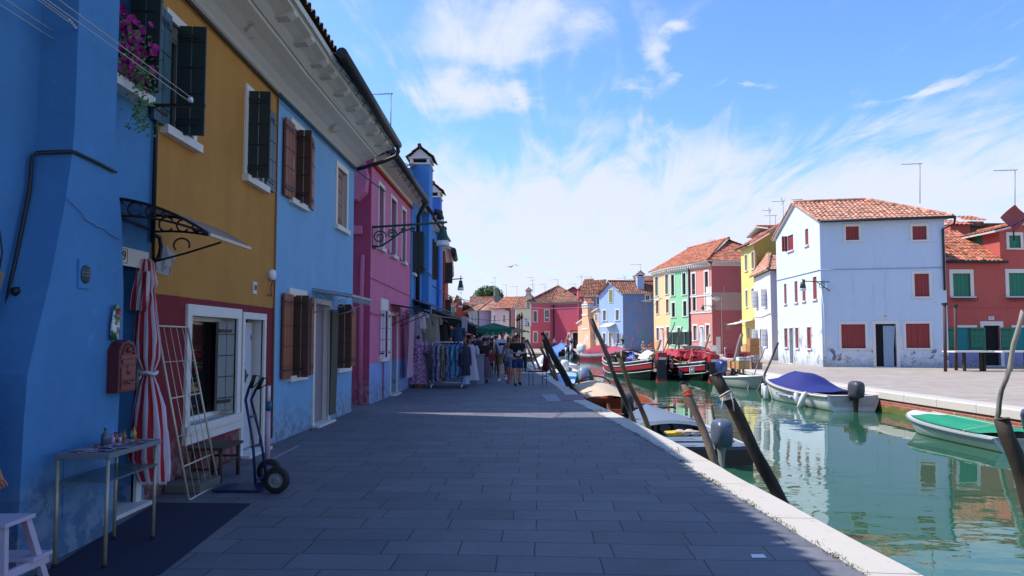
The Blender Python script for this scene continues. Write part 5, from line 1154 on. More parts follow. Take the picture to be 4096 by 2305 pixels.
# shell pink
def simple(name, label, uA, uB, vb, ve, uC, mA, mB, wins, rise, kind, tm, depth=9, cmap=cb, base=None, over=.4):
 Yb = base or G(uA, vb).y
 A = Vector(PY(uA, vb, Yb).xy); B = Vector(PY(uB, vb, Yb-1).xy); C = Vector((PY(uC, vb, Yb+depth*.2).x, Yb+.5)); Z = zq(ve, Yb)
 C = B+Vector((C.x-B.x, 1.0)); WA, WB = Wall(A, B), Wall(B, C); wl = ops(WA, cmap, wins)
 r_ = thing(name, ((A.x+C.x)/2, Yb+4, 0), label, 'house'); mb = MB(); facade(mb, WA, 0, Z, wl); facade(mb, WB, 0, Z, [], 1); D = A+Vector((0, depth))
 facade(mb, Wall(D, A), 0, Z, [], 0); facade(mb, Wall(C, C+Vector((0, depth))), 0, Z, [], 1); mb.build('wall', [mA, mB], r_, fix=False)
 for o in wl: window(WA, r_, o, frame=.14, fm=TRIM)
 return r_, A, B, C, D, Z, WA, WB
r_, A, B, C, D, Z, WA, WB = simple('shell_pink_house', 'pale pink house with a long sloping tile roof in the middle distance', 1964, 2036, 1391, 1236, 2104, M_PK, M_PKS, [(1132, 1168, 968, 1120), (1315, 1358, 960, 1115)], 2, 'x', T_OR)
zt_ = zq(1190, A.y+2)
mb = MB(); e0 = V3(A+Vector((-.2, -.4)), Z); e1 = V3(B+Vector((.3, -.4)), Z); t1 = Vector((PY(2103, 1190, A.y+1).x, A.y+1.5, zt_+.1)); t0 = e0+(t1-e1)
po = [e0, e1, t1, t0]; tile_plane(mb, po, e0, e1, .3, .45, .06); roof_slab(mb, po); mb.build('roof', [T_OR, TRIM], r_, fix=False)
mb = MB(); mb.face([V3(B, Z), V3(C, Z), V3(C+Vector((0, -.2)), zt_-.05)]); mb.build('gable', M_PKS, r_)
mb = MB(); mb.tube([V3(B, Z-.1)+Vector((-.8, -.3, 0)), V3(B, Z-.3)+Vector((.1, -.2, 0)), V3(B, Z-.6)+Vector((.2, -.1, 0)), V3(B, 0)+Vector((.2, -.1, 0))], .1, 6); mb.tube([V3(A, Z)+Vector((-.3, -.5, 0)), V3(B, Z)+Vector((.3, -.5, 0))], .09, 6); mb.build('gutter', GUT, r_)
for (x0, x1, yt, m_, nm) in ((1340, 1385, 650, M_PK, 0), (1395, 1455, 665, T_BR, 0), (1548, 1640, 660, M_CM, 0)):
 k0 = PY(*cb(x0, yt), A.y+3); k1 = PY(*cb(x1, yt), A.y+3); chimney(r_, k0.x, k1.x, A.y+3, A.y+4.4, Z, k0.z-.3, m_, tm=T_OR)
# lilac
r_, A, B, C, D, Z, WA, WB = simple('lilac_house', 'lilac corner house, front whitened for sunlight, with a hipped tile roof above the green parasol', 1871, 1913, 1390, 1244, 1964, M_LW, M_LI, [(714, 733, 955, 1100), (776, 794, 950, 1095)], 2, 'x', T_OR)
apx = PY(*cb(1098, 680), A.y+4); mb = MB(); a_, b_, c_ = V3(A+Vector((-.6, -.2)), Z), V3(B+Vector((0, -.5)), Z), V3(C+Vector((2.6, -.3)), Z+.2); d_ = V3(A+Vector((-1, 8)), Z)
for p, q in ((a_, b_), (b_, c_), (d_, a_)):
 tile_plane(mb, [p, q, apx], p, q, .3, .45, .07); roof_slab(mb, [p, q, apx])
ridge(mb, b_+Vector((0, 0, .1)), apx+Vector((0, 0, .1)), .12); mb.build('roof', [T_PK, TRIM], r_, fix=False)
o = ops(WA, cb, [(615, 656, 962, 1048)])[0]; leaf(WA, r_, o['s0']-.2, .1, o['s1'], .1, o['z0'], o['z1'], DKGREEN)
mb = MB(); mb.tube([V3(B, 0)+Vector((0, -.15, 0)), V3(B, Z)+Vector((0, -.15, 0))], .1, 6); mb.build('downpipe', GUT, r_)
# grey green stack behind
g0 = PY(*cb(1130, 540), 128); g1 = PY(*cb(1225, 540), 128); gt = PY(*cb(1180, 432), 128); r_ = thing('chimney_tower', (g0.x+2, 129, 0), 'tall grey green round chimney on a mossy gable in front of the far tree', 'chimney')
cxm = (g0.x+g1.x)/2; rr = (g1.x-g0.x)/2
mb = MB(); mb.lathe([(rr*.95, 6), (rr*.95, g0.z-1), (rr, g0.z), (rr*1.05, g0.z+.1), (rr, gt.z-.3), (rr*1.12, gt.z-.2), (rr*1.12, gt.z), (rr*.8, gt.z)], (cxm, 129.5, 0), 14); mb.build('stack', stucco('grey_green_render', '#7c8474', .08), r_)
h0 = PY(*cb(1230, 640), 129); h1 = PY(*cb(1345, 745), 129); mb = MB(); mb.prism([(cxm-3, 129, 0), (h1.x+1, 129, 0), (h1.x+1, 129, h1.z), (h0.x, 129, h0.z+.5), (cxm-3, 129, h0.z)], (0, 6, 0)); mb.build('gable', MATS['grey_green_render'], r_)
# low roofs behind lilac and pink
def far_block(name, label, x0, x1, yb, yt, Yd, m, tm, kind='gable', rise=1.3, dd=6, cat='house', cmap=cb):
 a = PY(*cmap(x0, yb), Yd); b_ = PY(*cmap(x1, yb), Yd); zt = PY(*cmap(x0, yt), Yd).z
 r_ = thing(name, ((a.x+b_.x)/2, Yd, 0), label, cat); mb = MB(); mb.box(a.x, b_.x, Yd, Yd+dd, 0, zt); mb.build('wall', m, r_)
 box_roof(r_, (a.x, Yd), (b_.x, Yd), (b_.x, Yd+dd), (a.x, Yd+dd), zt, kind, rise, .4, tm, .35); return r_, a.x, b_.x, zt
far_block('house', 'brown tiled roof sloping down behind the lilac house toward the tree', 700, 1090, 790, 770, 121, M_CM, T_BR, 'gable', 1.5)
r_, xa, xb_, zz = far_block('red_house', 'orange red house with a gabled dormer left of the lilac house', 360, 640, 900, 905, 118, M_RD, T_OR, 'gable', 1.0)
a = PY(*cb(370, 790), 116.5); b_ = PY(*cb(520, 790), 116.5)
mb = MB(); mb.box(a.x, b_.x, 116.5, 120, 0, a.z); z_ = a.z+1.7; mb.prism([(a.x, 116.5, a.z), (b_.x, 116.5, a.z), ((a.x*1.3+b_.x*.7)/2, 116.5, z_)], (0, 4, 0)); dm = mb.build('dormer', M_RD, r_)
mb = MB(); xm = (a.x*1.3+b_.x*.7)/2; po = [(b_.x+1.5, 116.2, a.z-.1), (b_.x+1.5, 120, a.z-.1), (xm, 120, z_+.1), (xm, 116.2, z_+.1)]; tile_plane(mb, po, po[0], po[1], .35, .45, .06); roof_slab(mb, po); po = [(a.x-.3, 120, a.z-.1), (a.x-.3, 116.2, a.z-.1), (xm, 116.2, z_+.1), (xm, 120, z_+.1)]; tile_plane(mb, po, po[0], po[1], .35, .45, .06); mb.build('dormer_roof', [T_PK, TRIM], dm, fix=False)
mb = MB(); q0 = PY(*cb(385, 820), 116.4); q1 = PY(*cb(410, 910), 116.4); mb.box(q0.x, q1.x, 116.38, 116.5, q1.z, q0.z); mb.build('window', TRIM, dm)
far_block('red_house', 'orange red block with a flat tiled top beside the lilac house', 545, 625, 900, 790, 119.5, M_RD, T_PK, 'shed', .8, 5)
far_block('house', 'grey rendered house end with tiles just past the second street lamp', 120, 340, 900, 795, 112, stucco('blue_grey_render', '#70808c', .08), T_OR, 'shed', .9, 5)
far_block('red_house', 'low red house seen between the awnings and the parked umbrella', 180, 640, 1300, 1190, 96, M_RD, T_BR, 'shed', .6, 5)
k0 = PY(*cb(268, 600), 117); k1 = PY(*cb(328, 600), 117); chm = thing('chimney_stack', (k0.x, 117, 0), 'slim dark brick chimney stack standing alone left of the red dormer house', 'chimney'); chimney(chm, k0.x, k1.x, 117, 118.5, 0, k0.z-.6, mat('sooty_brick', '#5e4640', .9, .2, 5), tm=T_BR, cm=T_BR)
# row closing the view further back, seen only between the others
far_block('house', 'long cream house front closing the street behind the market crowd', 640, 1800, 1400, 1180, 132, M_CM, T_BR, 'gable', 1.5, 8)
far_block('house', 'brown roof behind the yellow house and the terrace hip', 1030, 1140, 360, 318, 62, M_T, T_OR, 'gable', .6, 5, cmap=c3)
# ================================================================ tree
def tree(name, label, c, rx, rz, trunk_h, mleaf, nl, nleaf=5200, seed=1, ry=None, trunk=True):
 random.seed(seed); ry = ry or rx; c = Vector(c)
 r_ = thing(name, (c.x, c.y, 0), label, 'tree')
 if trunk:
  mb = MB(); mb.tube([(c.x, c.y, 0), (c.x+.1, c.y, trunk_h*.5), (c.x, c.y, trunk_h), (c.x+.3, c.y, trunk_h+rz)], [.45, .36, .3, .1], 8)
  for k in range(7):
   a_ = k*.9; mb.tube([(c.x, c.y, trunk_h*.8+.2*k), (c.x+rx*.35*math.cos(a_), c.y+ry*.35*math.sin(a_), trunk_h+rz*.4), (c.x+rx*.65*math.cos(a_), c.y+ry*.65*math.sin(a_), trunk_h+rz*.9)], [.16, .1, .03], 6)
  mb.build('trunk', WOOD, r_)
 mb = MB(); lobes = []
 for k in range(nl):
  a_ = random.random()*2*PI; e = random.uniform(-.6, 1.0); q = .62*math.sqrt(1-min(e*e, .95)*.8)
  lobes.append((Vector((c.x+rx*q*math.cos(a_), c.y+ry*q*math.sin(a_), c.z+rz*e*.66)), random.uniform(.2, .36)))
 for k in range(nleaf):
  lc, lr = random.choice(lobes); d = Vector((random.gauss(0, 1), random.gauss(0, 1), random.gauss(0, 1))).normalized()
  p = lc+Vector((d.x*rx, d.y*ry, d.z*rz))*lr*random.uniform(.7, 1.05); s_ = random.uniform(.12, .3)*rx/4
  t = Vector((random.gauss(0, 1), random.gauss(0, 1), random.gauss(0, .6))).normalized(); nn = (d+t*.7).normalized(); a = nn.orthogonal().normalized(); b2 = nn.cross(a); th = random.random()*6
  a, b2 = a*math.cos(th)+b2*math.sin(th), b2*math.cos(th)-a*math.sin(th)
  mb.face([p-a*s_, p-b2*s_*.6, p+a*s_, p+b2*s_*.6], random.randrange(2))
 mb.build('crown', mleaf, r_, fix=False); return r_
LEAF1 = mat('leaf_green', '#4a6a2a', .6, .3, 1); LEAF2 = mat('leaf_dark_green', '#2c4a22', .6, .3, 1)
tc_ = PY(1948, 1205, 150); tree('broadleaf_tree', 'dense green tree rising behind the roofs in the middle distance', (tc_.x, 150, tc_.z-.9), 4.3, 4.9, 5, [LEAF1, LEAF2], 26, 9000, 5)
# ================================================================ aerials and cables
ALU = mat('aerial_metal', '#6f7684', .5, .1, metal=.3)
def aerial(u, vb, vt, Yd, label, kind=0, arm=30, sd_=-1, th=.022):
 p0 = PY(u, vb, Yd); p1 = PY(u, vt, Yd); px = Yd/F; k = max(th, px*.55)
 r_ = thing('aerial', p0, label, 'aerial', 'television aerials on the roofs'); mb = MB(); mb.tube([p0, p1], k, 5); mb.build('mast', ALU, r_)
 mb = MB(); L_ = arm*px
 e = p1+Vector((sd_*L_, 0, -.04*L_)); b_ = p1+Vector((-sd_*L_*.12, 0, 0)); mb.tube([b_, e], k*.8, 4)
 for j in range(7): q = b_.lerp(e, (j+.5)/7); h = L_*.12*(1-.4*j/7); mb.tube([q+Vector((0, -h, h*.12)), q+Vector((0, h, -h*.12))], k*.45, 4)
 if kind == 1:
  z = p1.z-L_*.45; mb.tube([Vector((p1.x-L_*.5, p1.y, z)), Vector((p1.x+L_*.45, p1.y, z+.05*L_))], k*.6, 4)
 if kind == 2:
  for s_ in (-1, 1): mb.tube([p1+Vector((.1*L_*s_, 0, 0)), p1+Vector((.35*L_*s_*.5, 0, L_*.35)), ], k*.6, 4); mb.tube([p1, p1+Vector((sd_*L_*.2, 0, s_*L_*.35))], k*.6, 4)
 mb.build('antenna', ALU, r_)
for a_ in [(1563, 620, 375, 26, 'tall aerial standing above the eaves on the left row', 0, 80, -1), (3680, 815, 655, 42, 'aerial on the ridge of the large pale blue house', 0, 75, -1), (4060, 860, 680, 42, 'aerial above the red satellite dish', 0, 88, -1),
  (3133, 905, 805, 60, 'aerial beside the gable of the large pale blue house', 2, 48, -1), (3080, 918, 842, 66, 'forked aerial over the yellow roof', 2, 34, -1), (3102, 918, 862, 68, 'short square aerial over the yellow roof', 0, 48, -1), (3206, 815, 798, 50, 'low aerial peeping over the blue gable', 0, 42, -1),
  (2868, 975, 960, 90, 'small aerial on the terracotta ridge', 0, 38, -1), (2561, 1100, 1058, 95, 'aerial above the mottled blue chimney', 0, 42, -1), (2500, 1142, 1112, 97, 'bushy aerial on the mottled blue ridge', 2, 34, -1), (2528, 1142, 1118, 97, 'thin aerial on the mottled blue ridge', 0, 24, -1),
  (2327, 1145, 1108, 110, 'aerial with raised fork beside the crimson chimney', 2, 24, -1), (2364, 1165, 1108, 110, 'square aerial right of the crimson chimney', 0, 28, -1), (2403, 1150, 1137, 112, 'small aerial over the violet house', 2, 22, -1), (2303, 1155, 1136, 112, 'short aerial over the crimson ridge', 0, 29, -1), (2231, 1146, 1119, 112, 'aerial on the apex of the crimson roof', 0, 32, -1),
  (2180, 1172, 1138, 114, 'middle aerial between the cream and crimson roofs', 1, 26, -1), (2130, 1170, 1110, 114, 'tall forked aerial over the cream dormer', 1, 28, -1), (2136, 1170, 1138, 113, 'lower aerial over the cream dormer', 0, 24, -1), (2068, 1184, 1146, 118, 'square aerial over the pink roof', 0, 26, -1), (2026, 1186, 1140, 122, 'aerial behind the pink chimney', 0, 14, -1), (2232-252, 1149, 1109, 128, 'aerial on the grey green chimney', 1, 12, -1), (1972, 1150, 1130, 128, 'small aerial beside the grey green chimney', 0, 14, -1),
  (1845, 1245, 1172, 118, 'forked aerial over the red dormer house', 2, 16, -1), (1796, 1225, 1152, 118, 'aerial behind the slim dark chimney', 0, 18, -1), (1941, 1180, 1152, 126, 'aerial in front of the tree', 0, 22, -1), (1872, 1245, 1205, 121, 'small aerial on the brown roof left of the tree', 0, 12, -1)]:
 aerial(*a_)
def cable(name, label, pts, r_=.03, m=None, sag=.0):
 P = []
 for i in range(len(pts)-1):
  a, b_ = Vector(pts[i]), Vector(pts[i+1])
  for k in range(8): t = k/8; P.append(a.lerp(b_, t)-Vector((0, 0, sag*4*t*(1-t))))
 P.append(Vector(pts[-1])); mb = MB(); mb.tube(P, r_, 5); return tag(mb.build(name, m or ALU), label, 'cable')
cable('overhead_cable', 'long cable from the flower house over the roofs to the terracotta house', [PY(1775, 1180, 60), PY(2120, 1232, 90), PY(2500, 1212, 88), PY(2855, 1138, 69.8)], .03, MATS['pale_cable'], .3)
cable('overhead_cable', 'lower cable strung over the green parasol to the iron posts', [PY(1870, 1275, 70), PY(1975, 1283, 70), PY(2070, 1276, 65)], .025, GUT)
# iron posts with finials (four)
for k, (u, vt) in enumerate(((2069, 1268), (2074, 1264), (2078, 1262), (2087, 1258))):
 Yd = 43-k*.8; b0 = PY(u, 1452, Yd); b0.z = -.2; t0 = PY(u, vt+14, Yd)
 r_ = thing('iron_post', (b0.x, b0.y, 0), ['farthest', 'second farthest', 'second nearest', 'nearest and tallest'][k]+' of four rusty iron posts with spear tops by the market', 'post', 'iron posts with spear tops')
 mb = MB(); mb.tube([Vector((t0.x, Yd, 0)), t0], .05, 8); mb.build('shaft', mat('rusty_iron', '#3a1c16', .7, .2) if k == 0 else MATS['rusty_iron'], r_)
 mb = MB(); mb.lathe([(.001, -.02), (.11, 0), (.06, .05), (.09, .12), (.03, .18), (.05, .22), (.001, .36)], t0, 8); mb.build('finial', MATS['rusty_iron'], r_)
# ================================================================ mooring poles
def pole(name, label, top, bot, Yt, Yb, r_, m, knee=0, cap=None, grp=None, deep=-1.3, cat='mooring pole', wob=.012, band=None):
 a = PY(*top, Yt); b_ = PY(*bot, Yb); d = (b_-a)
 if b_.z > deep: b2 = a+d*((deep-a.z)/d.z)
 else: b2 = b_
 k = 14; pts = []; rr = []
 for i in range(k+1):
  t = i/k; p = a.lerp(b2, t)+Vector((wob*math.sin(i*1.3+top[0]), wob*math.cos(i*1.7), 0)); pts.append(p); rr.append(r_*(.93+.1*t+.05*math.sin(i*2.1+top[1])))
 r0_ = thing(name, (b2.x, b2.y, WATER_Z), label, cat, grp)
 mb = MB(); mb.tube(pts, rr, 12, 0); mb.disc(a-d.normalized()*.002, -d, r_*.96, 1, 12)
 o = mb.build('shaft', [m, mat('cut_wood_end', '#8a6c48', .9, .3, 30) if 'cut_wood_end' not in MATS else MATS['cut_wood_end']], r0_)
 if band:
  (t, mm, nm, wd) = band; mb = MB()
  for j in range(5):
   q = a+d.normalized()*(t+j*wd/5); ax = d.normalized(); e1 = ax.orthogonal().normalized(); e2 = ax.cross(e1)
   mb.tube([q+(e1*math.cos(x)+e2*math.sin(x))*(r_*1.08)+ax*.012*math.sin(x+j) for x in [2*PI*i/14 for i in range(14)]], wd/9, 6, 0, closed=True)
  if nm == 'rope':
   q = a+d.normalized()*t+Vector((.03, -r_*1.15, 0)); mb.tube([q, q+Vector((.02, -.02, -.08)), q+Vector((.035, -.01, -.2))], .008, 6); mb.tube([q+Vector((-.09, 0, -.05)), q+Vector((-.1, -.01, -.13)), q+Vector((-.115, 0, -.2))], .006, 6)
   for j in range(6): mb.tube([q+Vector((0, 0, .0)), q+Vector((.05+.01*j, -.01, .02-.012*j)), q+Vector((.1, 0, -.02*j))], .0015, 4)
  mb.build(nm, mm, r0_)
 return r0_
ORB = mat('orange_tape', '#d8502a', .6, .1)
pole('mooring_pole', 'long grey brown pole leaning left over the kerb, tallest of the canal poles', (2367, 1277), (2536, 1690), 13.9, 13.75, .05, WOOD)
pole('mooring_pole', 'yellow brown pole leaning left with a mossy dark top, right of the tallest one', (2470, 1420), (2599, 1722), 12.75, 12.6, .047, WOODO)
pole('mooring_pole', 'short grey pole wrapped with orange tape near its top', (2736, 1531), (2864, 1857), 9.7, 9.3, .055, WOOD, band=(.14, ORB, 'tape', .07))
pole('mooring_pole', 'thick dark pole with pale rope tied below its top', (2863, 1496), (3112, 1984), 8.3, 8.1, .073, WOODD, band=(.25, ROPE, 'rope', .09))
pole('mooring_pole', 'thick dark knotty pole cut by the right edge of the photo', (4012, 1675), (4112, 1995), 6.6, 6.5, .072, WOODD, wob=.018)
pole('mooring_pole', 'thin pale crooked pole in front of the red house at the right edge', (4092, 1240), (3986, 1665), 15.2, 15.4, .05, WOODG, wob=.02)
G_ = 'poles leaning over the left quay'
for k, (a, b_, Yd, r_, m_, lb) in enumerate([((2102, 1361), (2139, 1471), 35, .055, WOODG, 'pale bleached pole, leftmost behind the red chair'), ((2109, 1358), (2163, 1482), 33, .055, WOOD, 'brown pole second from the left behind the red chair'),
  ((2160, 1383), (2218, 1512), 27, .06, WOODO, 'short olive brown pole just right of the red chair back'), ((2168, 1357), (2229, 1519), 26, .055, WOOD, 'slim grey pole between the olive pole and the dark pair'),
  ((2174, 1360), (2268, 1538), 23, .06, WOODD, 'dark pole lying just left of the longest dark one'), ((2168, 1331), (2291, 1554), 21.8, .066, WOODD, 'longest dark pole of the cluster beside the red chair')]):
 pole('mooring_pole', lb, a, b_, Yd, Yd, r_, m_, grp=G_)
for a, b_, Yd, r_, m_, lb in [((2967, 1336), (2928, 1477), 38, .095, WOODG, 'thick pale pole leaning right beside the crates'), ((2838, 1338), (2814, 1411), 56, .1, WOODG, 'thick pale pole in front of the terracotta house'),
  ((3059, 1394), (3011, 1510), 30.5, .03, WOODG, 'thin pole leaning over the small white boat'), ((3113, 1371), (3036, 1553), 29.3, .045, WOOD, 'crooked pole between the small white boat and the blue covered one'),
  ((2700, 1290), (2652, 1411), 62, .05, WOOD, 'tall thin pole in front of the mint green house, left'), ((2729, 1308), (2688, 1434), 58, .05, WOOD, 'tall thin pole in front of the mint green house, right'), ((2676, 1371), (2667, 1416), 62, .04, WOOD, 'short stub pole before the peach house'),
  ((2475, 1355), (2458, 1417), 66, .06, WOOD, 'dark thin pole before the mottled blue house door'), ((2249, 1361), (2233, 1400), 78, .06, mat('pink_oar', '#c08070'), 'pinkish pole before the crimson wall'), ((2268, 1347), (2253, 1412), 76, .07, mat('orange_oar', '#c87838'), 'orange bent pole before the crimson wall'),
  ((2536, 1352), (2519, 1410), 67, .06, mat('brown_oar', '#7a4c40'), 'brown pole before the flaking blue wall'), ((2643, 1360), (2626, 1410), 64, .12, WOODG, 'striped grey post before the peach house')]:
 pole('mooring_pole', lb, a, b_, Yd, Yd, r_, m_)
def barber(name, u, vt, vb, Yd, r_, label):
 a = PY(u, vt, Yd); m_ = bpy.data.materials.new('spiral_paint'); n = NT(m_); b = add(n, 'ShaderNodeBsdfPrincipled'); o = add(n, 'ShaderNodeOutputMaterial'); n.links.new(b.outputs[0], o.inputs[0])
 tc = add(n, 'ShaderNodeTexCoord'); sp = add(n, 'ShaderNodeSeparateXYZ'); n.links.new(tc.outputs['Object'], sp.inputs[0])
 ang = math_n(n, 'ARCTAN2', sp.outputs[0], sp.outputs[1]); ph = math_n(n, 'ADD', math_n(n, 'MULTIPLY', sp.outputs[2], 6.5), ang); n.links.new(mixc(n, smooth(n, math_n(n, 'SINE', ph), -.05, .05), lin('#3a4046'), lin('#b9bcc0')), b.inputs['Base Color'])
 r0_ = thing(name, (a.x, Yd, 0), label, 'mooring pole'); mb = MB(); mb.tube([a, Vector((a.x, Yd, -1.2))], r_, 12); mb.build('shaft', m_, r0_)
 mb = MB(); mb.lathe([(.001, 0), (r_*1.5, .0), (r_*1.3, .15), (r_*.4, .3), (.001, .6)], a, 10); mb.build('cap', GREYSH, r0_)
barber('striped_pole', 2285, 1366, 1438, 70, .17, 'striped pole with a white cap before the dark crimson door'); barber('striped_pole', 2490, 1360, 1425, 64, .17, 'striped pole with a dark cap before the mottled blue house'); barber('striped_pole', 2266, 1386, 1431, 72, .15, 'short striped pole beside the blue tarpaulin')
# ================================================================ boats
def lerp3(a, b_, c, t): return a*(1-t)*(1-t)+2*(b_*1.0)*t*(1-t)+c*t*t
class Boat:
 def __init__(s, name, label, stern, bow, beam, zs, zm, zb, draft=.2, trans=.8, full=.62, hullm=None, inm=None, railm=None, group=None, rake=.35, flare=.8, stripes=None, double=False, keelm=None, th=.04, floor=.12, n=16):
  s.S = Vector((stern[0], stern[1], WATER_Z)); s.Bw = Vector((bow[0], bow[1], WATER_Z)); s.L = (s.Bw-s.S).length; s.f = (s.Bw-s.S)/s.L; s.r = Vector((s.f.y, -s.f.x, 0))
  s.beam, s.zs, s.zm, s.zb, s.draft, s.trans, s.full, s.rake, s.flare, s.double = beam, zs, zm, zb, draft, trans, full, rake, flare, double
  s.root = thing(name, (s.S+s.Bw)/2, label, 'boat', group)
  s.N = n; T = [i/n for i in range(n+1)]
  mb = MB(); outer = []; inner = []; bot = []
  for t in T:
   w_ = s.hw(t); z = s.sheer(t); k = -draft*(1-max(0, (t-.7)/.3)**2*.9);
   if double: k = -draft*(1-abs(2*t-1)**3)
   y = t*s.L
   def yy(zz): # raked stem
    e = max(0, (t-.6)/.4)
    e2 = max(0, (.25-t)/.25) if double else 0
    fr = (z-zz)/(z-k+1e-6); return y-rake*e*e*fr+rake*e2*e2*fr
   f2 = flare
   prof = [(1, z), (.985, z-.06), (.5+.5*f2+.0, z*.45), (f2, .02), (f2*.8, k*.45), (.3*f2, k), (0, k)]
   row = [s.P(-w_*a, yy(zz), zz) for a, zz in prof]+[s.P(w_*a, yy(zz), zz) for a, zz in prof[-2::-1]]
   outer.append(row)
   wi = max(w_-th, .0); fl = min(floor, z-.08)
   e_ = [(1, z), (.93, (z+fl)/2), (.82, fl), (0, fl)]
   inner.append([s.P(-wi*a, yy(zz), zz) for a, zz in e_]+[s.P(wi*a, yy(zz), zz) for a, zz in e_[-2::-1]])
  b = len(mb.v)
  # outside skins, by bands of paint
  nc = len(outer[0])
  def band(c): # index of strip -> material
   j = c if c < 6 else 11-c
   return [0, 0, 0, 1, 1, 1][j] if stripes is None else stripes[j]
  for c in range(nc-1): mb.grid([[r_[c], r_[c+1]] for r_ in outer], band(c), True)
  for c in range(len(inner[0])-1): mb.grid([[r_[c], r_[c+1]] for r_ in inner], 2, False)
  for sd_ in (0, -1): mb.grid([[o[sd_], i[sd_]] for o, i in zip(outer, inner)], 3, False)
  if not double: mb.face(outer[0], 0); mb.face(inner[0], 2); mb.grid([[outer[0][0], outer[0][-1]], [inner[0][0], inner[0][-1]]], 3, False)
  s.outer = outer; s.inner = inner
  s.hull = mb.build('hull', [hullm, keelm or BLKP, inm or hullm, railm or hullm]+([] if stripes is None else stripes_m), s.root)
 def hw(s, t):
  b = s.beam/2
  if s.double: return b*max(math.sin(PI*(.04+.92*t))**.62, .02)
  if t < s.full: return b*(s.trans+(1-s.trans)*math.sin(PI/2*t/s.full))
  q = (t-s.full)/(1-s.full); return b*max((1-q**2.2)**.75, .012)
 def sheer(s, t):
  a = s.zs; c = s.zb; m_ = s.zm
  return a*(1-t)*(1-2*t)+4*m_*t*(1-t)+c*t*(2*t-1)
 def P(s, x, y, z): return s.S+s.r*x+s.f*y+Vector((0, 0, z))
 def rail(s, m, r_=.03, dz=0, name='rub_rail', out=.01):
  mb = MB()
  for sg in (-1, 1): mb.tube([s.P(sg*(s.hw(i/s.N)+out), s.L*i/s.N, s.sheer(i/s.N)+dz) for i in range(s.N+1)], r_, 6)
  return mb.build(name, m, s.root)
 def stripe(s, m, dz, hgt, name='stripe', out=.006):
  mb = MB()
  for sg in (-1, 1):
   rows = []
   for i in range(s.N+1):
    t = i/s.N; z = s.sheer(t); rows.append([s.P(sg*(s.hw(t)*(1-.01)+out+.006), s.L*t-s.rake*(max(0, (t-.6)/.4)**2)*dz/(z+s.draft), z-dz), s.P(sg*(s.hw(t)*(1-(1-s.flare)*.5*(dz+hgt)/(z+.01)*.9)+out+.01), s.L*t-s.rake*(max(0, (t-.6)/.4)**2)*(dz+hgt)/(z+s.draft), z-dz-hgt)])
   mb.grid(rows)
  return mb.build(name, m, s.root, fix=False)
 def deck(s, t0, t1, m, crown=.05, name='foredeck', dz=.0):
  mb = MB(); k = 8; rows = []
  for i in range(k+1):
   t = t0+(t1-t0)*i/k; w_ = s.hw(t)-.01; z = s.sheer(t)+dz
   rows.append([s.P(w_*x, s.L*t, z+crown*(1-x*x)) for x in (-1, -.6, -.2, .2, .6, 1)])
  mb.grid(rows); mb.face(rows[0]+[s.P(s.hw(t0)*.8, s.L*t0, s.sheer(t0)-.12), s.P(-s.hw(t0)*.8, s.L*t0, s.sheer(t0)-.12)]) if False else None
  return mb.build(name, m, s.root)
 def seat(s, t, m, z=None, wd=.25, name='thwart'):
  mb = MB(); z = z or s.sheer(t)*.62; w_ = s.hw(t)-.04
  a = [s.P(-w_, s.L*t-wd/2, z), s.P(w_, s.L*t-wd/2, z), s.P(w_, s.L*t+wd/2, z), s.P(-w_, s.L*t+wd/2, z)]; mb.prism(a, (0, 0, .035)); return mb.build(name, m, s.root)
 def cover(s, t0, t1, hs, m, over=.03, name='cover', edge=.05, seed=1, creep=.02):
  random.seed(seed); mb = MB(); k = 22; rows = []
  for i in range(k+1):
   q = i/k; t = t0+(t1-t0)*q; w_ = s.hw(t)+over; z = s.sheer(t)+.03
   x_ = q*(len(hs)-1); j = min(int(x_), len(hs)-2); e = x_-j; e = e*e*(3-2*e); h = hs[j]*(1-e)+hs[j+1]*e
   row = [s.P(-w_-.005, s.L*t, z-edge)]
   for x in (-1, -.8, -.55, -.25, 0, .25, .55, .8, 1):
    row.append(s.P(w_*x, s.L*t, z+h*(1-abs(x)**1.8)+creep*math.sin(9*q+5*x)*(1-abs(x))))
   row.append(s.P(w_+.005, s.L*t, z-edge)); rows.append(row)
  mb.grid(rows); return mb.build(name, m, s.root)
 def outboard(s, x=0, m=None, m2=None, sc=1.0, y=-.18, tilt=0, z0=None, name='outboard_motor', long=1.0):
  z0 = s.zs-.02 if z0 is None else z0; base = s.P(x, y, z0); ct, st = math.cos(tilt), math.sin(tilt)
  def tr(px_, py_, pz_): py2 = py_*ct-pz_*st; pz2 = py_*st+pz_*ct; return base+s.r*px_*sc+s.f*py2*sc+Vector((0, 0, pz2*sc))
  mb = MB(); rows = []
  for z, wx, wy, oy in ((.0, .10, .16, -.02), (.04, .15, .23, -.03), (.2, .165, .26, -.04), (.36, .16, .26, -.05), (.44, .14, .22, -.05), (.48, .08, .14, -.05), (.485, .005, .01, -.05)):
   rows.append([tr(wx*math.copysign(abs(math.cos(a))**.55, math.cos(a)), oy+wy*math.copysign(abs(math.sin(a))**.6, math.sin(a)), z) for a in [2*PI*k/16 for k in range(16)]])
  mb.grid(rows, 0, True, closeu=True); mb.face(rows[0])
  o = mb.build(name, [m or RUBBER], s.root)
  mb = MB(); rows = []
  for z, wx, wy, oy in ((.02, .09, .13, 0), (-.15, .06, .1, 0), (-.45*long, .045, .09, 0), (-.6*long, .04, .1, -.01), (-.62*long, .12, .2, -.05), (-.64*long, .12, .2, -.05), (-.66*long, .04, .1, 0), (-.8*long, .05, .16, 0), (-.95*long, .02, .06, 0)):
   rows.append([tr(wx*math.cos(a), oy+wy*math.sin(a), z) for a in [2*PI*k/10 for k in range(10)]])
  mb.grid(rows, 0, True, closeu=True);
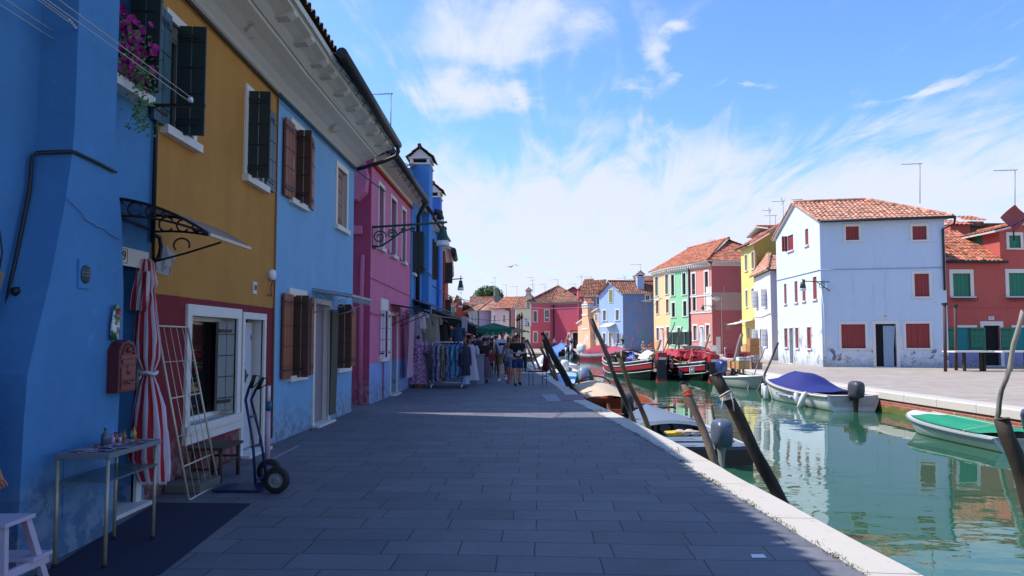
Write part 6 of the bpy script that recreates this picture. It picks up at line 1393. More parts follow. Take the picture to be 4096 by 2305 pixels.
  for sg in (-1, 1): mb.bar(tr(sg*.07, .1, -.02), tr(sg*.07, .24, -.05), .03*sc, .12*sc)
  mb.build('leg', m2 or m or RUBBER, o)
  return o
stripes_m = []
CANV = mat('navy_canvas', '#1a226c', .8, .15, 4, .2, 30); MAROON = mat('maroon_canvas', '#8e1f38', .8, .15, 4); TANC = mat('tan_canvas', '#c2ad92', .85, .08, 4, .2, 20)
GREYB = mat('grey_blue_gelcoat', '#6a7482', .45, .12, 3, col2='#6c7784', c2=(.55, .7)); GREYBI = mat('grey_boat_inside', '#717d8c', .6, .15, 3)
# 1 near grey motorboat
b = Boat('motorboat', 'worn grey blue motorboat with a cuddy moored nearest below the kerb', (3.55, 12.3), (3.3, 17.3), 1.55, .32, .34, .52, hullm=GREYB, keelm=BLKP, inm=GREYBI, railm=MATS['white_gelcoat'], trans=.88, full=.55)
b.rail(BLKP, .025, -.04); b.deck(.56, .985, MATS['grey_blue_gelcoat'], .1)
mb = MB(); rows = []
for i in range(9):
 t = .56+.0*i; x = -1+i/4; w_ = b.hw(.56)-.06; rows.append([b.P(w_*x, b.L*.56, b.sheer(.56)+.1*(1-x*x)-.0), b.P(w_*x, b.L*.54, b.sheer(.56)+.1*(1-x*x)-.06)])
mb.grid(rows); mb.build('coaming', GREYB, b.root)
mb = MB(); k = .7; w_ = b.hw(.66)-.07; mb.face([b.P(-w_, b.L*.66, .08), b.P(w_, b.L*.66, .08), b.P(w_, b.L*.66, b.sheer(.66)+.04), b.P(0, b.L*.66, b.sheer(.66)+.1), b.P(-w_, b.L*.66, b.sheer(.66)+.04)]); bk_ = mb.build('bulkhead', GREYBI, b.root)
mb = MB()
for x in (-.42, .02): mb.tube([b.P(x+.16*math.cos(a), b.L*.655, .22+.13*math.sin(a)) for a in [2*PI*i/14 for i in range(14)]], .03, 6, closed=True)
mb.build('tyre_fender', RUBBER, b.root)
mb = MB(); mb.tube([b.P(-.35+.7*i/8, b.L*.985-.04*abs(i-4), b.sheer(.97)+.1) for i in range(9)], .025, 6); mb.build('bow_rail', GREYB, b.root)
b.deck(.0, .09, GREYB, .0, 'stern_deck', .005); b.seat(.2, MATS['grey_blue_gelcoat'], .26, .3)
mb = MB(); w_ = b.hw(0); mb.box(0, 1, 0, 1, 0, 1, 0, lambda q: b.P(-w_*.98+q.x*w_*1.96, -.03+q.y*.03, -.1+q.z*.36)); mb.build('transom_board', BLKP, b.root)
b.outboard(.05, mat('pale_blue_cowling', '#4e586c', .35, .05), GREYSH, .95, z0=.36, long=.8)
mb = MB(); mb.tube([b.P(.05, .12, .62), b.P(.1, .3, .72), b.P(.06, .32, 1.0)], .022, 6); mb.build('tiller', RUBBER, b.root)
def loose(name, label, cat, mb, m, group=None, **k): return tag(mb.build(name, m, None, **k), label, cat, group)
mb = MB(); mb.lathe([(.001, .0), (.1, .0), (.15, .05), (.14, .07), (.09, .02), (.001, .02)], b.P(-.35, 1.3, .34), 14, 0, 1.4, 1); loose('plastic_basin', 'yellow oval plastic basin lying in the grey motorboat', 'basin', mb, mat('yellow_plastic', '#e0b83a', .4))
mb = MB();
for k in range(5): mb.ball(b.P(-.25+.1*k, 1.6+.05*math.sin(k*3), .34+.02*(k % 2)), .09, 0, 10, 6, 1.2, 1.0, .6)
loose('crumpled_sack', 'crumpled white sack beside the yellow basin', 'sack', mb, mat('white_sack', '#b9b6b0', .9))
mb = MB(); mb.tube([b.P(-.3, 1.35, .40), b.P(.85, 1.1, .42)], .018, 6); loose('oar', 'long wooden oar lying across the grey motorboat', 'oar', mb, mat('oar_wood', '#b8936a', .5))
# 2 blue boat with dark motor
b = Boat('wooden_boat', 'dark blue wooden boat with brown rails behind the grey motorboat', (3.05, 17.6), (3.75, 22.2), 1.35, .3, .28, .45, hullm=mat('navy_hull', '#1c2a5c', .4), inm=VARN, railm=VARN, trans=.8)
b.rail(VARN, .035); b.seat(.2, VARN); b.seat(.45, VARN); b.outboard(-.15, mat('charcoal_cowling', '#2c2c30', .5), RUBBER, 1.0, z0=.34, long=.8)
for k in range(6):
 mb = MB() if k == 0 else mb
 mb.bar(b.P(-b.hw(.1+.13*k)+.05, b.L*(.1+.13*k), .1), b.P(-b.hw(.1+.13*k)+.03, b.L*(.1+.13*k), b.sheer(.1+.13*k)), .03)
 mb.bar(b.P(b.hw(.1+.13*k)-.05, b.L*(.1+.13*k), .1), b.P(b.hw(.1+.13*k)-.03, b.L*(.1+.13*k), b.sheer(.1+.13*k)), .03)
mb.build('rib', VARN, b.root)
mb = MB(); mb.ball(b.P(.2, .9, .35), .16, 0, 10, 7, 1.4, 1, .7); loose('bundled_cloth', 'bundled navy cloth lying in the blue wooden boat', 'cloth', mb, CANV)
mb = MB(); mb.tube([b.P(-.1, .3, .42), b.P(1.0, .9, .40)], .02, 6); mb.lathe([(.001, 0), (.09, .0), (.1, .3), (.03, .42), (.001, .42)], (0, 0, 0), 8, 0, 1, .25, lambda q: b.P(1.0+q.x, .9+q.z*.6, .40+q.y)); loose('oar', 'black bladed oar sticking out of the blue wooden boat', 'oar', mb, RUBBER)
# 3 tan covered varnished boat
b = Boat('wooden_boat', 'varnished wooden boat under a tight tan canvas cover', (2.75, 20.4), (2.95, 26.2), 1.35, .46, .5, .62, hullm=VARN, inm=VARN, railm=VARN, trans=.75, flare=.7)
b.cover(.0, .78, [.05, .2, .22, .1], TANC, .04); b.rail(VARN, .03, .0)
mb = MB(); mb.tube([b.P(.55*math.cos(a), b.L*.72, b.sheer(.72)+.06+.28*math.sin(a)) for a in [PI*i/12 for i in range(13)]], .035, 6); mb.build('hoop', VARN, b.root)
# 4 blue and white boat with a green wrapped motor
b = Boat('small_boat', 'blue and white boat whose motor is wrapped in green cloth', (2.75, 26.2), (2.5, 31.5), 1.5, .42, .42, .65, hullm=mat('bright_blue_hull', '#3a62c0', .35), inm=WHP, railm=WHP, trans=.8)
b.cover(.2, .95, [.05, .1, .15, .05], mat('pale_blue_canvas', '#8fb0e0', .8), .02); b.rail(MATS['bright_blue_hull'], .04)
o = b.outboard(-.1, mat('white_cowling', '#8794ac', .3), RUBBER, 1.25, tilt=-.5, z0=.5, y=-.3)
mb = MB(); rows = []
for i in range(9):
 q = i/8; rows.append([b.P(-.42+.5*x+.05*math.sin(7*q+3*x), -.2-.35*q+.05*math.sin(4*x), 1.08-.95*q*q-.35*(1-x)**2*.5) for x in (0, .3, .6, .9, 1.2)])
mb.grid(rows); mb.build('motor_wrap', mat('green_cloth', '#0f6a50', .8, .2, 6), b.root, fix=False)
mb = MB(); mb.ball(b.P(-.55, -.1, .3), .2, 0, 10, 7, 1, 1, .6); loose('net_bundle', 'bundle of turquoise net beside the green wrapped motor', 'net', mb, mat('turquoise_net', '#2a9c8c', .8, .4, 30, .8, 60))
# 5 white boats further on
b = Boat('motorboat', 'white cabin motorboat with a windscreen past the pole cluster', (2.6, 35.0), (1.9, 41.5), 2.1, .55, .6, .95, hullm=WHP, inm=WHP, trans=.85); b.rail(BLKP, .04, -.05); b.deck(.45, .97, WHP, .2); b.outboard(.0, WHP, RUBBER, 1.2, z0=.55)
mb = MB(); rows = [[b.P(.8*x, b.L*(.42+.12*(1-x*x)), .72+.1*(1-x*x)), b.P(.68*x, b.L*(.36+.1*(1-x*x)), 1.25)] and [b.P(.8*x, b.L*(.44+.1*(1-x*x)), .8), b.P(.66*x, b.L*(.38+.1*(1-x*x)), 1.22)] for x in (-1, -.6, -.2, .2, .6, 1)]
mb.grid(rows, 0, False); mb.build('windscreen', mat('tinted_screen', '#6fa0a0', .1, .1, alpha=.7), b.root, fix=False)
b = Boat('motorboat', 'white and red motorboat lying nearest past the pole cluster', (2.35, 31.5), (1.95, 36.0), 1.7, .45, .45, .6, hullm=mat('red_white_hull', '#c04858', .4), inm=WHP, railm=WHP); b.rail(WHP, .05, .0); b.deck(.5, .96, WHP, .1)
b = Boat('motorboat', 'white motorboat with a blue rail farther behind the poles', (3.2, 42), (2.2, 48), 2.1, .6, .65, .9, hullm=WHP, inm=WHP); b.rail(CANV, .05, .0); b.deck(.5, .97, WHP, .25)
b = Boat('motorboat', 'white boat nearest to the market crowd, half hidden by people', (1.6, 47), (.4, 53), 2.1, .6, .65, .95, hullm=WHP, inm=WHP); b.deck(.4, .97, WHP, .3); b.rail(BLKP, .04, -.05)
# 6 far bank: tarpaulin boat, maroon boat, dark boat
b = Boat('covered_boat', 'boat heaped with a crumpled bright blue tarpaulin', (5.9, 74.5), (4.6, 79.0), 2.0, .6, .6, .8, hullm=BLKP, inm=BLKP); b.cover(-.02, .9, [.6, 1.0, .7, .3], mat('blue_tarpaulin', '#2f62b8', .6, .2, 3, .4, 8), .25, edge=.7, creep=.22)
b = Boat('covered_boat', 'white and maroon boat under a maroon cover with a white motor', (7.2, 70.2), (10.6, 66.8), 1.9, .75, .75, 1.15, hullm=WHP, inm=WHP, keelm=MAROON, stripes=None); b.cover(.1, .75, [.3, .75, .8, .2], MAROON, .0); b.rail(BLKP, .04, -.3); b.outboard(0, WHP, WHP, 1.9, z0=.7)
b.stripe(MAROON, .38, .4)
b = Boat('small_boat', 'dark low boat tied behind the maroon covered one', (10.3, 67.5), (12.2, 62.5), 1.7, .55, .55, .8, hullm=BLKP, inm=WHP, railm=WHP); b.rail(WHP, .06)
# 7 barges
def barge(label, stem, tail, beam, zt, name='barge', covm=None, seed=0):
 b = Boat(name, label, stem, tail, beam, zt, .82, zt+.2, hullm=BLKP, keelm=BLKP, inm=mat('barge_deck', '#8a7464', .7, .2, 3) if 'barge_deck' not in MATS else MATS['barge_deck'], railm=VARN, double=True, rake=.6, flare=.93, draft=.35, n=24, floor=.45, th=.1)
 b.stripe(mat('dark_red_band', '#8e1c28', .45, .15, 3) if 'dark_red_band' not in MATS else MATS['dark_red_band'], .3, .2, out=.03); b.rail(WHP, .03, -.06); b.rail(WHP, .025, -.24, out=.03); b.rail(WHP, .018, -.64, out=-.02); b.rail(MATS['black_hull_paint'], .06, -.14, 'gunwale')
 # red rudder at the near end
 mb = MB();
 mb.box(-.24, .24, -.22, .05, .1, zt-.1, 0, lambda q: b.P(q.x*(1-.1*q.z), q.y, q.z)); mb.box(-.25, .25, -.225, .06, -.3, .1, 1, lambda q: b.P(q.x, q.y, q.z)); mb.box(-.23, .23, -.3, .15, zt-.1, zt+.28, 1, lambda q: b.P(q.x, q.y, q.z)); mb.box(-.19, .19, -.305, -.3, zt-.08, zt+.04, 2, lambda q: b.P(q.x, q.y, q.z))
 ru = mb.build('rudder', [mat('charcoal_paint', '#1c1c20', .5) if 'charcoal_paint' not in MATS else MATS['charcoal_paint'], REDP, WHP], b.root)
 mb = MB(); mb.tube([b.P(0, -.1, zt+.3), b.P(-.1, 1.6, zt+.42), b.P(-.2, 3, zt+.4)], .035, 6); mb.build('tiller', VARN, b.root)
 mb = MB()
 for k in range(7):
  t = .12+.11*k
  for sg in (-1, 1): mb.bar(b.P(sg*(b.hw(t)-.12), b.L*t, b.sheer(t)-.1), b.P(sg*(b.hw(t)-.12), b.L*t, b.sheer(t)+.35), .05)
 mb.build('stanchion', VARN, b.root)
 return b
b = barge('black and red wooden cargo barge with a red bow canopy, left of the two', (7.72, 36.2), (7.0, 47.5), 3.3, 1.18)
mb = MB(); rows = []
for i in range(8):
 t = .66+.33*i/7; w_ = b.hw(t)+.05; z = b.sheer(t)+.1; rows.append([b.P(w_*x, b.L*t, z+.5*(1-x*x)*(.4+.6*(1-i/7))) for x in (-1, -.7, -.3, 0, .3, .7, 1)])
mb.grid(rows); mb.build('bow_canopy', REDP, b.root)
mb = MB(); rows = [[b.P(b.hw(t)*x*.96, b.L*t, b.sheer(t)+.36+.0*x) for x in (-1, -.92)] for t in [.2+.06*k for k in range(9)]]; mb.grid(rows); rows = [[b.P(b.hw(t)*x*.96, b.L*t, b.sheer(t)+.36) for x in (.86, 1)] for t in [.2+.06*k for k in range(9)]]; mb.grid(rows); mb.build('handrail', BLKP, b.root)
mb = MB(); rows = [[b.P(.2+1.1*x, b.L*t, .9+.55*math.sin(PI*x)+.1*math.sin(30*t)) for x in (0, .25, .5, .75, 1)] for t in (.36, .42, .48, .55)]; mb.grid(rows); loose('folded_sheet', 'pale folded sheet on the deck of the left barge', 'sheet', mb, mat('pale_sheet', '#b8b2ac', .8))
mb = MB(); mb.ball(b.P(-.95, 2.5, 1.0), .28, 0, 14, 10); loose('ball_fender', 'round blue and white fender on the left barge deck', 'fender', mb, mat('blue_white_ball', '#cfd2dc', .4, .1, 2, col2='#2234a0', c2=(.49, .51), c2scale=2.6))
mb = MB(); mb.tube([b.P(-.75, 3.1, .6), b.P(-.7, 3.1, 1.5)], .05, 6); mb.grid([[b.P(-.95+.1*x, 3.2, .95+.5*z) for x in range(4)] for z in (0, .5, 1)]); loose('folded_flag', 'rolled blue and white flag standing on the left barge', 'flag', mb, mat('blue_flag', '#3048b0', .7))
mb = MB(); mb.lathe([(.001, -.1), (.16, -.1), (.24, .15), (.2, .4), (.08, .55), (.03, .7), (.001, .7)], b.P(1.62, 1.6, .15), 12); loose('fender', 'large grey white fender hanging between the two barges', 'fender', mb, mat('grey_fender', '#9aa4aa', .5))
mb = MB(); mb.lathe([(.001, -.1), (.13, -.1), (.2, .12), (.16, .35), (.03, .5), (.001, .5)], b.P(2.0, 1.7, .05), 12); loose('fender', 'smaller grey white fender right of the large one', 'fender', mb, MATS['grey_fender'])
b2 = barge('black and red cargo barge loaded with a red tarpaulin, right of the two', (10.3, 35.8), (9.75, 45.5), 2.8, 1.08)
mb = MB(); mb.box(-1.0, 1.0, 2.6, 5.2, .75, 1.45, 0, lambda q: b2.P(q.x+.08*math.sin(q.y*3), q.y, q.z+.12*math.sin(q.x*2+q.y))); rows = [[b2.P(-1.25+2.5*i/10, 2.3+3.2*j/8, 1.5+.1*math.sin(i*1.9+j)-(.35 if i in (0, 10) or j in (0, 8) else 0)+.05*math.sin(j*2.7)) for i in range(11)] for j in range(9)]; mb.grid(rows, 0, False); loose('red_tarpaulin', 'crumpled red tarpaulin over the load of the right barge', 'tarpaulin', mb, mat('red_tarp', '#a01424', .5, .2, 4))
mb = MB()
for k in range(4): mb.box(-.6+.1*k, .8, 3+.4*k, 3.3+.4*k, 1.62+.03*k, 1.66+.03*k, 0, lambda q: b2.P(q.x, q.y, q.z))
loose('boards', 'loose boards lying on top of the red tarpaulin', 'board', mb, WOODG)
random.seed(11); mb = MB()
for k in range(26):
 a = b2.P(-1.1+random.random()*.9, .9+random.random()*1.4, .75+random.random()*.2); mb.tube([a, a+Vector((random.uniform(-.4, .4), random.uniform(-.3, .3), random.uniform(-.05, .2)))], .018, 4)
loose('rope_pile', 'tangled rope and sticks between the two barges', 'rope', mb, mat('old_rope', '#b09a80', .9))
mb = MB(); mb.box(-.55, .1, 1.6, 2.0, .95, 1.1, 0, lambda q: b2.P(q.x, q.y, q.z)); mb.tube([b2.P(-.3, 1.8, .6), b2.P(-.3, 1.8, 1.0)], .12, 8, 1); loose('deck_winch', 'orange red winch on the right barge stern', 'winch', mb, [REDP, mat('yellow_paint', '#c89a28', .5)])
mb = MB(); c = b2.P(-.95, .55, .55); mb.box(c.x-.12, c.x+.12, c.y-.12, c.y-.06, c.z-.14, c.z+.14); w_ = mb.build('deck_light', WHP, b2.root); mb = MB(); mb.ball(c+Vector((0, -.13, 0)), .06); mb.build('lamp_bulb', LAMPG, w_)
# 8 small white boat
b = Boat('small_boat', 'small white open boat with a blue motor beside the barges', (10.15, 33.6), (10.95, 30.0), 1.6, .42, .45, .6, hullm=mat('dusty_white_hull', '#a8a8a0', .5), inm=WHP, railm=WHP, trans=.8, keelm=mat('dark_bottom', '#3a3a34', .7)); b.rail(WHP, .04); b.outboard(-.0, mat('blue_cowling', '#28386c', .35), RUBBER, 1.25, z0=.55, tilt=-.3)
# 9 white boat with navy cover
b = Boat('motorboat', 'white motorboat with a humped navy cover and a grey motor', (10.35, 21.2), (9.95, 26.9), 1.85, .47, .52, .82, hullm=WHP, keelm=mat('waterline_stain', '#a08c68', .6), inm=mat('white_inside', '#c8c8c4', .5), railm=WHP, trans=.9, full=.5, draft=.2, rake=.7, n=22); B9 = b
b.rail(mat('tan_rubber_rail', '#6a5c4a', .6), .03, -.05); b.cover(.16, .80, [.04, .12, .5, .42, .06], CANV, -.06, edge=.0, creep=.03); b.deck(.78, .975, WHP, .06); b.deck(.0, .06, WHP, .0, 'stern_deck', .004)
for sg in (-1, 1):
 mb = MB(); rows = [[b.P(sg*(b.hw(t)-.0), b.L*t, b.sheer(t)+.02), b.P(sg*(b.hw(t)-.16), b.L*t, b.sheer(t)+.02)] for t in [k/14*.92 for k in range(15)]]; mb.grid(rows); mb.build('side_deck', WHP, b.root)
b.outboard(-.05, mat('grey_cowling', '#3c3a42', .5, .1, 3), BLKP, 1.05, z0=.42, long=.85); b.seat(.1, WHP, .3)
mb = MB(); sg = -1
t0 = .38; P_ = lambda t, z: b.P(sg*(b.hw(t)*(1-(1-.8)*.5*(b.sheer(t)-z)/b.sheer(t)*1.0)+.022), b.L*t, z)
mb.grid([[P_(t, .33-.0*t), P_(t, .33-.17*math.sin(PI*min(1, (.58-t)/.4)*.5+.35))] for t in [.58-.02*k for k in range(14)]]); mb.build('blue_swoosh', mat('blue_decal', '#2a50b0', .4), b.root, fix=False)
mb = MB(); mb.grid([[P_(t, .315)+b.r*(-.006), P_(t, .315-.13*math.sin(PI*min(1, (.56-t)/.38)*.5+.2))+b.r*(-.006)] for t in [.56-.02*k for k in range(15)]]); mb.build('white_swoosh', WHP, b.root, fix=False)
def hull_text(b, txt, t, z, size, m):
 p = b.P(-(b.hw(t)*(1-(1-.8)*.5*(b.sheer(t)-z)/b.sheer(t))+.035), b.L*t, z); return text_on(txt, p, -b.f, size, m, b.root, nrm=-b.r, ext=.004)
DB = mat('dark_blue_letters', '#18244c', .5)
hull_text(b, 'H.R. Ranieri', .47, .25, .12, MATS['grey_plastic']); hull_text(b, 'AR 17', .36, .24, .15, DB); hull_text(b, 'LA SALLE', .22, .39, .08, DB)
def fender(p, label, r_=.075, h=.48, cap=True):
 r0_ = thing('fender', p, label, 'fender', 'fenders along the white boat'); mb = MB(); mb.lathe([(.001, 0), (r_*.5, .0), (r_, .05), (r_, h-.05), (r_*.5, h), (.001, h)], p, 12); mb.build('body', WHP, r0_)
 mb = MB(); mb.lathe([(.001, h-.02), (r_*.75, h-.03), (r_*.35, h+.05), (.001, h+.06)], p, 10, 0); mb.lathe([(.001, .02), (r_*.5, .02), (r_*.2, -.04), (r_*.5, -.09), (.001, -.09)], p, 10, 0); mb.build('end_cap', CANV, r0_)
 mb = MB(); mb.tube([Vector(p)+Vector((0, 0, h+.05)), Vector(p)+Vector((.03, .03, h+.3))], .008, 5); mb.build('rope', ROPE, r0_)
for t, lb in ((.93, 'white fender with blue ends at the bow of the covered boat'), (.72, 'white fender with blue ends before the hull lettering')):
 fender(b.P(-b.hw(t)-.1, b.L*t, .02), lb, .085, .5)
mb = MB(); mb.lathe([(.001, -.02), (.09, .0), (.1, .15), (.09, .5), (.001, .55)], (0, 0, 0), 12, 0, 1, 1, lambda q: b.P(-b.hw(.2)-.16+q.x+q.z*.1, b.L*.2-q.z*.6+q.y+.2, q.z-.02)); loose('fender', 'plain white fender trailing in the water near the stern', 'fender', mb, WHP)
mb = MB(); mb.lathe([(.001, 0), (.07, .02), (.07, .3), (.001, .34)], (0, 0, 0), 12, 0, 1, 1, lambda q: b.P(-b.hw(.27)-.12+q.x, b.L*.27+q.y+.2*q.z, q.z+.12)); loose('fender', 'small white fender under the hull registration letters', 'fender', mb, WHP)
# 10 boat with green net
GN = mat('green_net', '#128a64', .8, .35, 14, .9, 40, stretch=(1, .3, 1))
b = Boat('small_boat', 'white fibreglass boat covered by a green net at the right', (10.0, 13.6), (9.95, 17.4), 1.5, .28, .3, .42, hullm=mat('pale_green_white', '#bcc8c4', .35, .05), keelm=mat('mossy_waterline', '#6c6c24', .8), inm=MATS['white_inside'], railm=WHP, trans=.9, full=.5, rake=.7)
b.rail(mat('dull_rail', '#7c8488', .5), .028, -.03); b.stripe(MATS['grey_blue_gelcoat'], .1, .025); b.deck(.8, .975, WHP, .03)
b.cover(.13, .8, [.03, .06, .07, .05, .02], GN, -.05, edge=-.02, creep=.02)
for sg in (-1, 1):
 mb = MB(); rows = [[b.P(sg*(b.hw(t)), b.L*t, b.sheer(t)+.012), b.P(sg*(b.hw(t)-.11), b.L*t, b.sheer(t)+.012)] for t in [k/14*.92 for k in range(15)]]; mb.grid(rows); mb.build('side_deck', WHP, b.root)
mb = MB(); mb.tube([b.P(-.1, b.L*.75, .5), b.P(.05, b.L*.15, .42)], .008, 5); mb.tube([b.P(-.72, b.L*.22, .33), b.P(.0, b.L*.25, .43), b.P(.7, b.L*.27, .33)], .008, 5); loose('lashing_rope', 'white ropes lashed across the green net', 'rope', mb, ROPE)
b.outboard(.05, mat('navy_cowling', '#141c3a', .25, .1, coat=.5), RUBBER, 1.05, z0=.4, tilt=-.25)
# ================================================================ goods on the far quay
def goods(x0, x1, y0, y1, Yd, c, label, nm='cardboard_box', cat='box', dep=.5, grp='boxes unloaded on the far quay', zb=None, lid=None):
 u0, v0 = 2600+x0*.25233, 1250+y0*.25233; u1, v1 = 2600+x1*.25233, 1250+y1*.25233
 a = PY(u0, v0, Yd); b_ = PY(u1, v1, Yd); z0 = 0 if zb is None else b_.z
 r0_ = thing(nm, ((a.x+b_.x)/2, Yd+dep/2, max(z0, 0)), label, cat, grp); mb = MB(); mb.box(a.x, b_.x, Yd, Yd+dep, max(z0, 0), a.z); mb.build('carton', c if not isinstance(c, str) else (MATS.get('box_'+c) or mat('box_'+c, c, .8, .08)), r0_)
 mb = MB(); zm = a.z; xm = (a.x+b_.x)/2; mb.box(xm-.03, xm+.03, Yd-.003, Yd+dep, max(z0, 0)+.02, zm+.004); mb.box(a.x+.01, b_.x-.01, Yd-.004, Yd-.001, zm-.06 if lid is None else zm-(zm-max(z0, 0))*.4, zm-.02); mb.build('tape', MATS.get('box_'+(lid or '#9a7a50')) or mat('box_'+(lid or '#9a7a50'), lid or '#9a7a50', .7), r0_); return r0_
for a_ in [(415, 485, 665, 730, 47, '#8a5c3c', 'brown box on the left of the unloaded stack'), (488, 560, 672, 745, 46.8, '#c8c4d4', 'lilac white box in the middle of the stack'), (572, 655, 640, 690, 46.6, '#c89a28', 'yellow topped box on the stack'), (574, 650, 692, 770, 46.4, '#b8b0a4', 'grey box under the yellow one'),
  (400, 470, 735, 765, 45.5, '#d4d4d8', 'flat white carton low on the left of the stack'), (385, 475, 768, 800, 45, '#6a3a5c', 'purple carton at the foot of the stack'), (480, 572, 750, 800, 44.8, '#3a3a8c', 'blue printed carton at the foot of the stack'), (660, 765, 660, 715, 47, '#c88a28', 'orange and blue carton right of the yellow box'), (768, 878, 645, 712, 46.8, '#a87058', 'plain reddish box at the right of the stack'),
  (455, 540, 612, 655, 48, '#c4c8dc', 'white pack with blue print on top of the stack'), (545, 640, 610, 640, 48, '#ccd0e0', 'second white pack with blue print on top'), (645, 750, 620, 650, 49, '#dcdcdc', 'white crate behind the stack top')]:
 goods(*a_[:7], grp='unloaded stack by the barge', zb=0 if a_[3] < 760 else None)
for a_ in [(1405, 1585, 765, 868, 35.6, '#b48a58', 'large brown box at the quay edge'), (1410, 1605, 712, 765, 35.8, '#c4dce4', 'pale blue wrapped pack of bottles on the large brown box'), (1640, 1780, 790, 868, 35.9, '#9a7a6a', 'brown box right of the large one at the quay edge'), (1270, 1330, 768, 850, 37.2, '#b4845c', 'box half hidden by the thick pale pole'), (1170, 1260, 760, 835, 38.2, '#c0b4c8', 'white box with a red stripe left of the pale pole'), (1105, 1168, 762, 820, 38.6, '#c8c8d4', 'small white box left of the red striped one'),
  (1340, 1400, 785, 850, 36.6, '#c08a5c', 'orange open tray behind the large brown box'), (1640, 1740, 690, 760, 38.5, '#b4bcd4', 'translucent plastic tub right of the bottles'), (1585, 1640, 700, 790, 38.2, '#b08a8c', 'stacked trays between box and tub')]:
 goods(*a_, zb=0 if a_[3] < 770 else None, lid='#b03a4a' if 'red stripe' in a_[6] else None)
for a_ in [(1585, 1740, 412, 540, 44.2, '#a87848', 'upper of two tall brown boxes by the yellow house'), (1585, 1742, 542, 690, 44, '#a07040', 'lower of two tall brown boxes by the yellow house'), (1520, 1580, 500, 625, 45, '#b89468', 'narrow box stack left of the tall brown boxes'), (1495, 1535, 540, 625, 45.4, '#c8a478', 'small cream box left of the narrow stack')]:
 goods(*a_, dep=.7, zb=0 if a_[3] < 600 else None)
def crate(x0, x1, y0, y1, Yd, c, label, cols=8, rows_=4):
 u0, v0 = 2600+x0*.25233, 1250+y0*.25233; u1, v1 = 2600+x1*.25233, 1250+y1*.25233; a = PY(u0, v0, Yd); b_ = PY(u1, v1, Yd); z0 = max(b_.z, 0)
 mb = MB(); t = .035
 for i in range(cols+1):
  x = a.x+(b_.x-a.x)*i/cols
  for yy in (Yd, Yd+.6): mb.box(x-t/2, x+t/2, yy, yy+t, z0, a.z)
 for j in range(rows_+1):
  z = z0+(a.z-z0)*j/rows_
  for yy in (Yd-.004, Yd+.604): mb.box(a.x, b_.x, yy, yy+t*.8, z-t/2, z+t/2)
 mb.box(a.x+.05, b_.x-.05, Yd+.1, Yd+.5, z0+.02, z0+(a.z-z0)*.6, 1)
 m_ = mat('crate_'+c, c, .5); return tag(mb.build('plastic_crate', [m_, mat('crate_load', '#8a4c4c', .8, .4, 14)]), label, 'crate', 'plastic crates on the far quay')
crate(1210, 1420, 590, 720, 39.5, '#a82848', 'tall pink red cage trolley full of goods'); crate(1410, 1590, 630, 670, 40, '#c0503a', 'low red crate right of the pale pole', 10, 2); crate(1505, 1590, 668, 715, 39.8, '#b02868', 'magenta crate under the low red one', 4, 2); crate(1410, 1500, 672, 715, 39.9, '#2a3a34', 'dark crate left of the magenta one', 4, 2)
a = PY(2600+1200*.2523, 1390, 39.6); mb = MB(); mb.tube([PY(2899, 1425, 39.6), PY(2899, 1391, 39.6), PY(2904, 1391, 39.6), PY(2908, 1400, 39.6)], .02, 6); mb.tube([PY(2890, 1430, 39.6), PY(2930, 1441, 39)], .03, 6); loose('trolley_handle', 'white tubular handle standing by the pink red cage', 'handle', mb, WHP)
for k, (u, h) in enumerate(((2858, 24), (2784, 28))):
 p = PY(u, 1412, 60); mb = MB(); mb.box(p.x-.3, p.x+.3, 60, 60.5, .45, .5); mb.box(p.x-.3, p.x+.3, 60.45, 60.5, .5, .95)
 for dx in (-.27, .27):
  for dy in (60.03, 60.47): mb.tube([Vector((p.x+dx, dy, 0)), Vector((p.x+dx, dy, .5))], .02, 5)
 loose('plastic_chair', ['white plastic chair outside the terracotta door', 'white plastic chair outside the mint green house'][k], 'chair', mb, WHP)
# tables and posts before the coral house
for k, (x0, x1, lb) in enumerate(((197, 485, 'white topped trestle table left of the coral house door'), (540, 800, 'white topped trestle table right of the coral house door'))):
 a = PY(3700+x0*.5515, 700+1283*.5515, 33.6); b_ = PY(3700+x1*.5515, 700+1283*.5515, 33.6); r0_ = thing('trestle_table', ((a.x+b_.x)/2, 34, 0), lb, 'table', 'trestle tables before the coral house')
 mb = MB(); mb.box(a.x, b_.x, 33.4, 34.4, a.z-.03, a.z+.04); mb.build('tabletop', TRIM, r0_)
 for x in (a.x+(b_.x-a.x)*.28, a.x+(b_.x-a.x)*.7, b_.x-.42):
  mb = MB(); mb.box(x-.05, x+.05, 33.5, 33.62, 0, a.z-.03); mb.build('leg', WOODD, r0_)
for u, vt, vb, lb in ((3778, 1220, 1487, 'rusty post nearest the corner of the pale blue house'), (3821, 1226, 1482, 'rusty post before the left green shutters')):
 g = G(u+4, vb); t = PY(u, vt, g.y); r0_ = thing('wooden_post', g, lb, 'post'); mb = MB(); mb.tube([g, t], .075, 8); mb.build('shaft', mat('rusty_post', '#4c3230', .8, .2) if 'rusty_post' not in MATS else MATS['rusty_post'], r0_); mb = MB(); mb.box(t.x-.09, t.x+.09, t.y-.09, t.y+.09, t.z-.02, t.z+.1); mb.build('cap', GUT, r0_)
# mooring rings / chain rail on far bank
mb = MB(); pts = [Vector((12.35, 40, -.25)), Vector((11.0, 31, -.25))]; mb.tube(pts, .02, 5)
for k in range(6): q = pts[0].lerp(pts[1], k/5); mb.tube([q+Vector((0, 0, .2)), q+Vector((0, 0, -.5))], .018, 5)
loose('mooring_rail', 'dark iron mooring rail along the far brick quay wall', 'rail', mb, GUT)
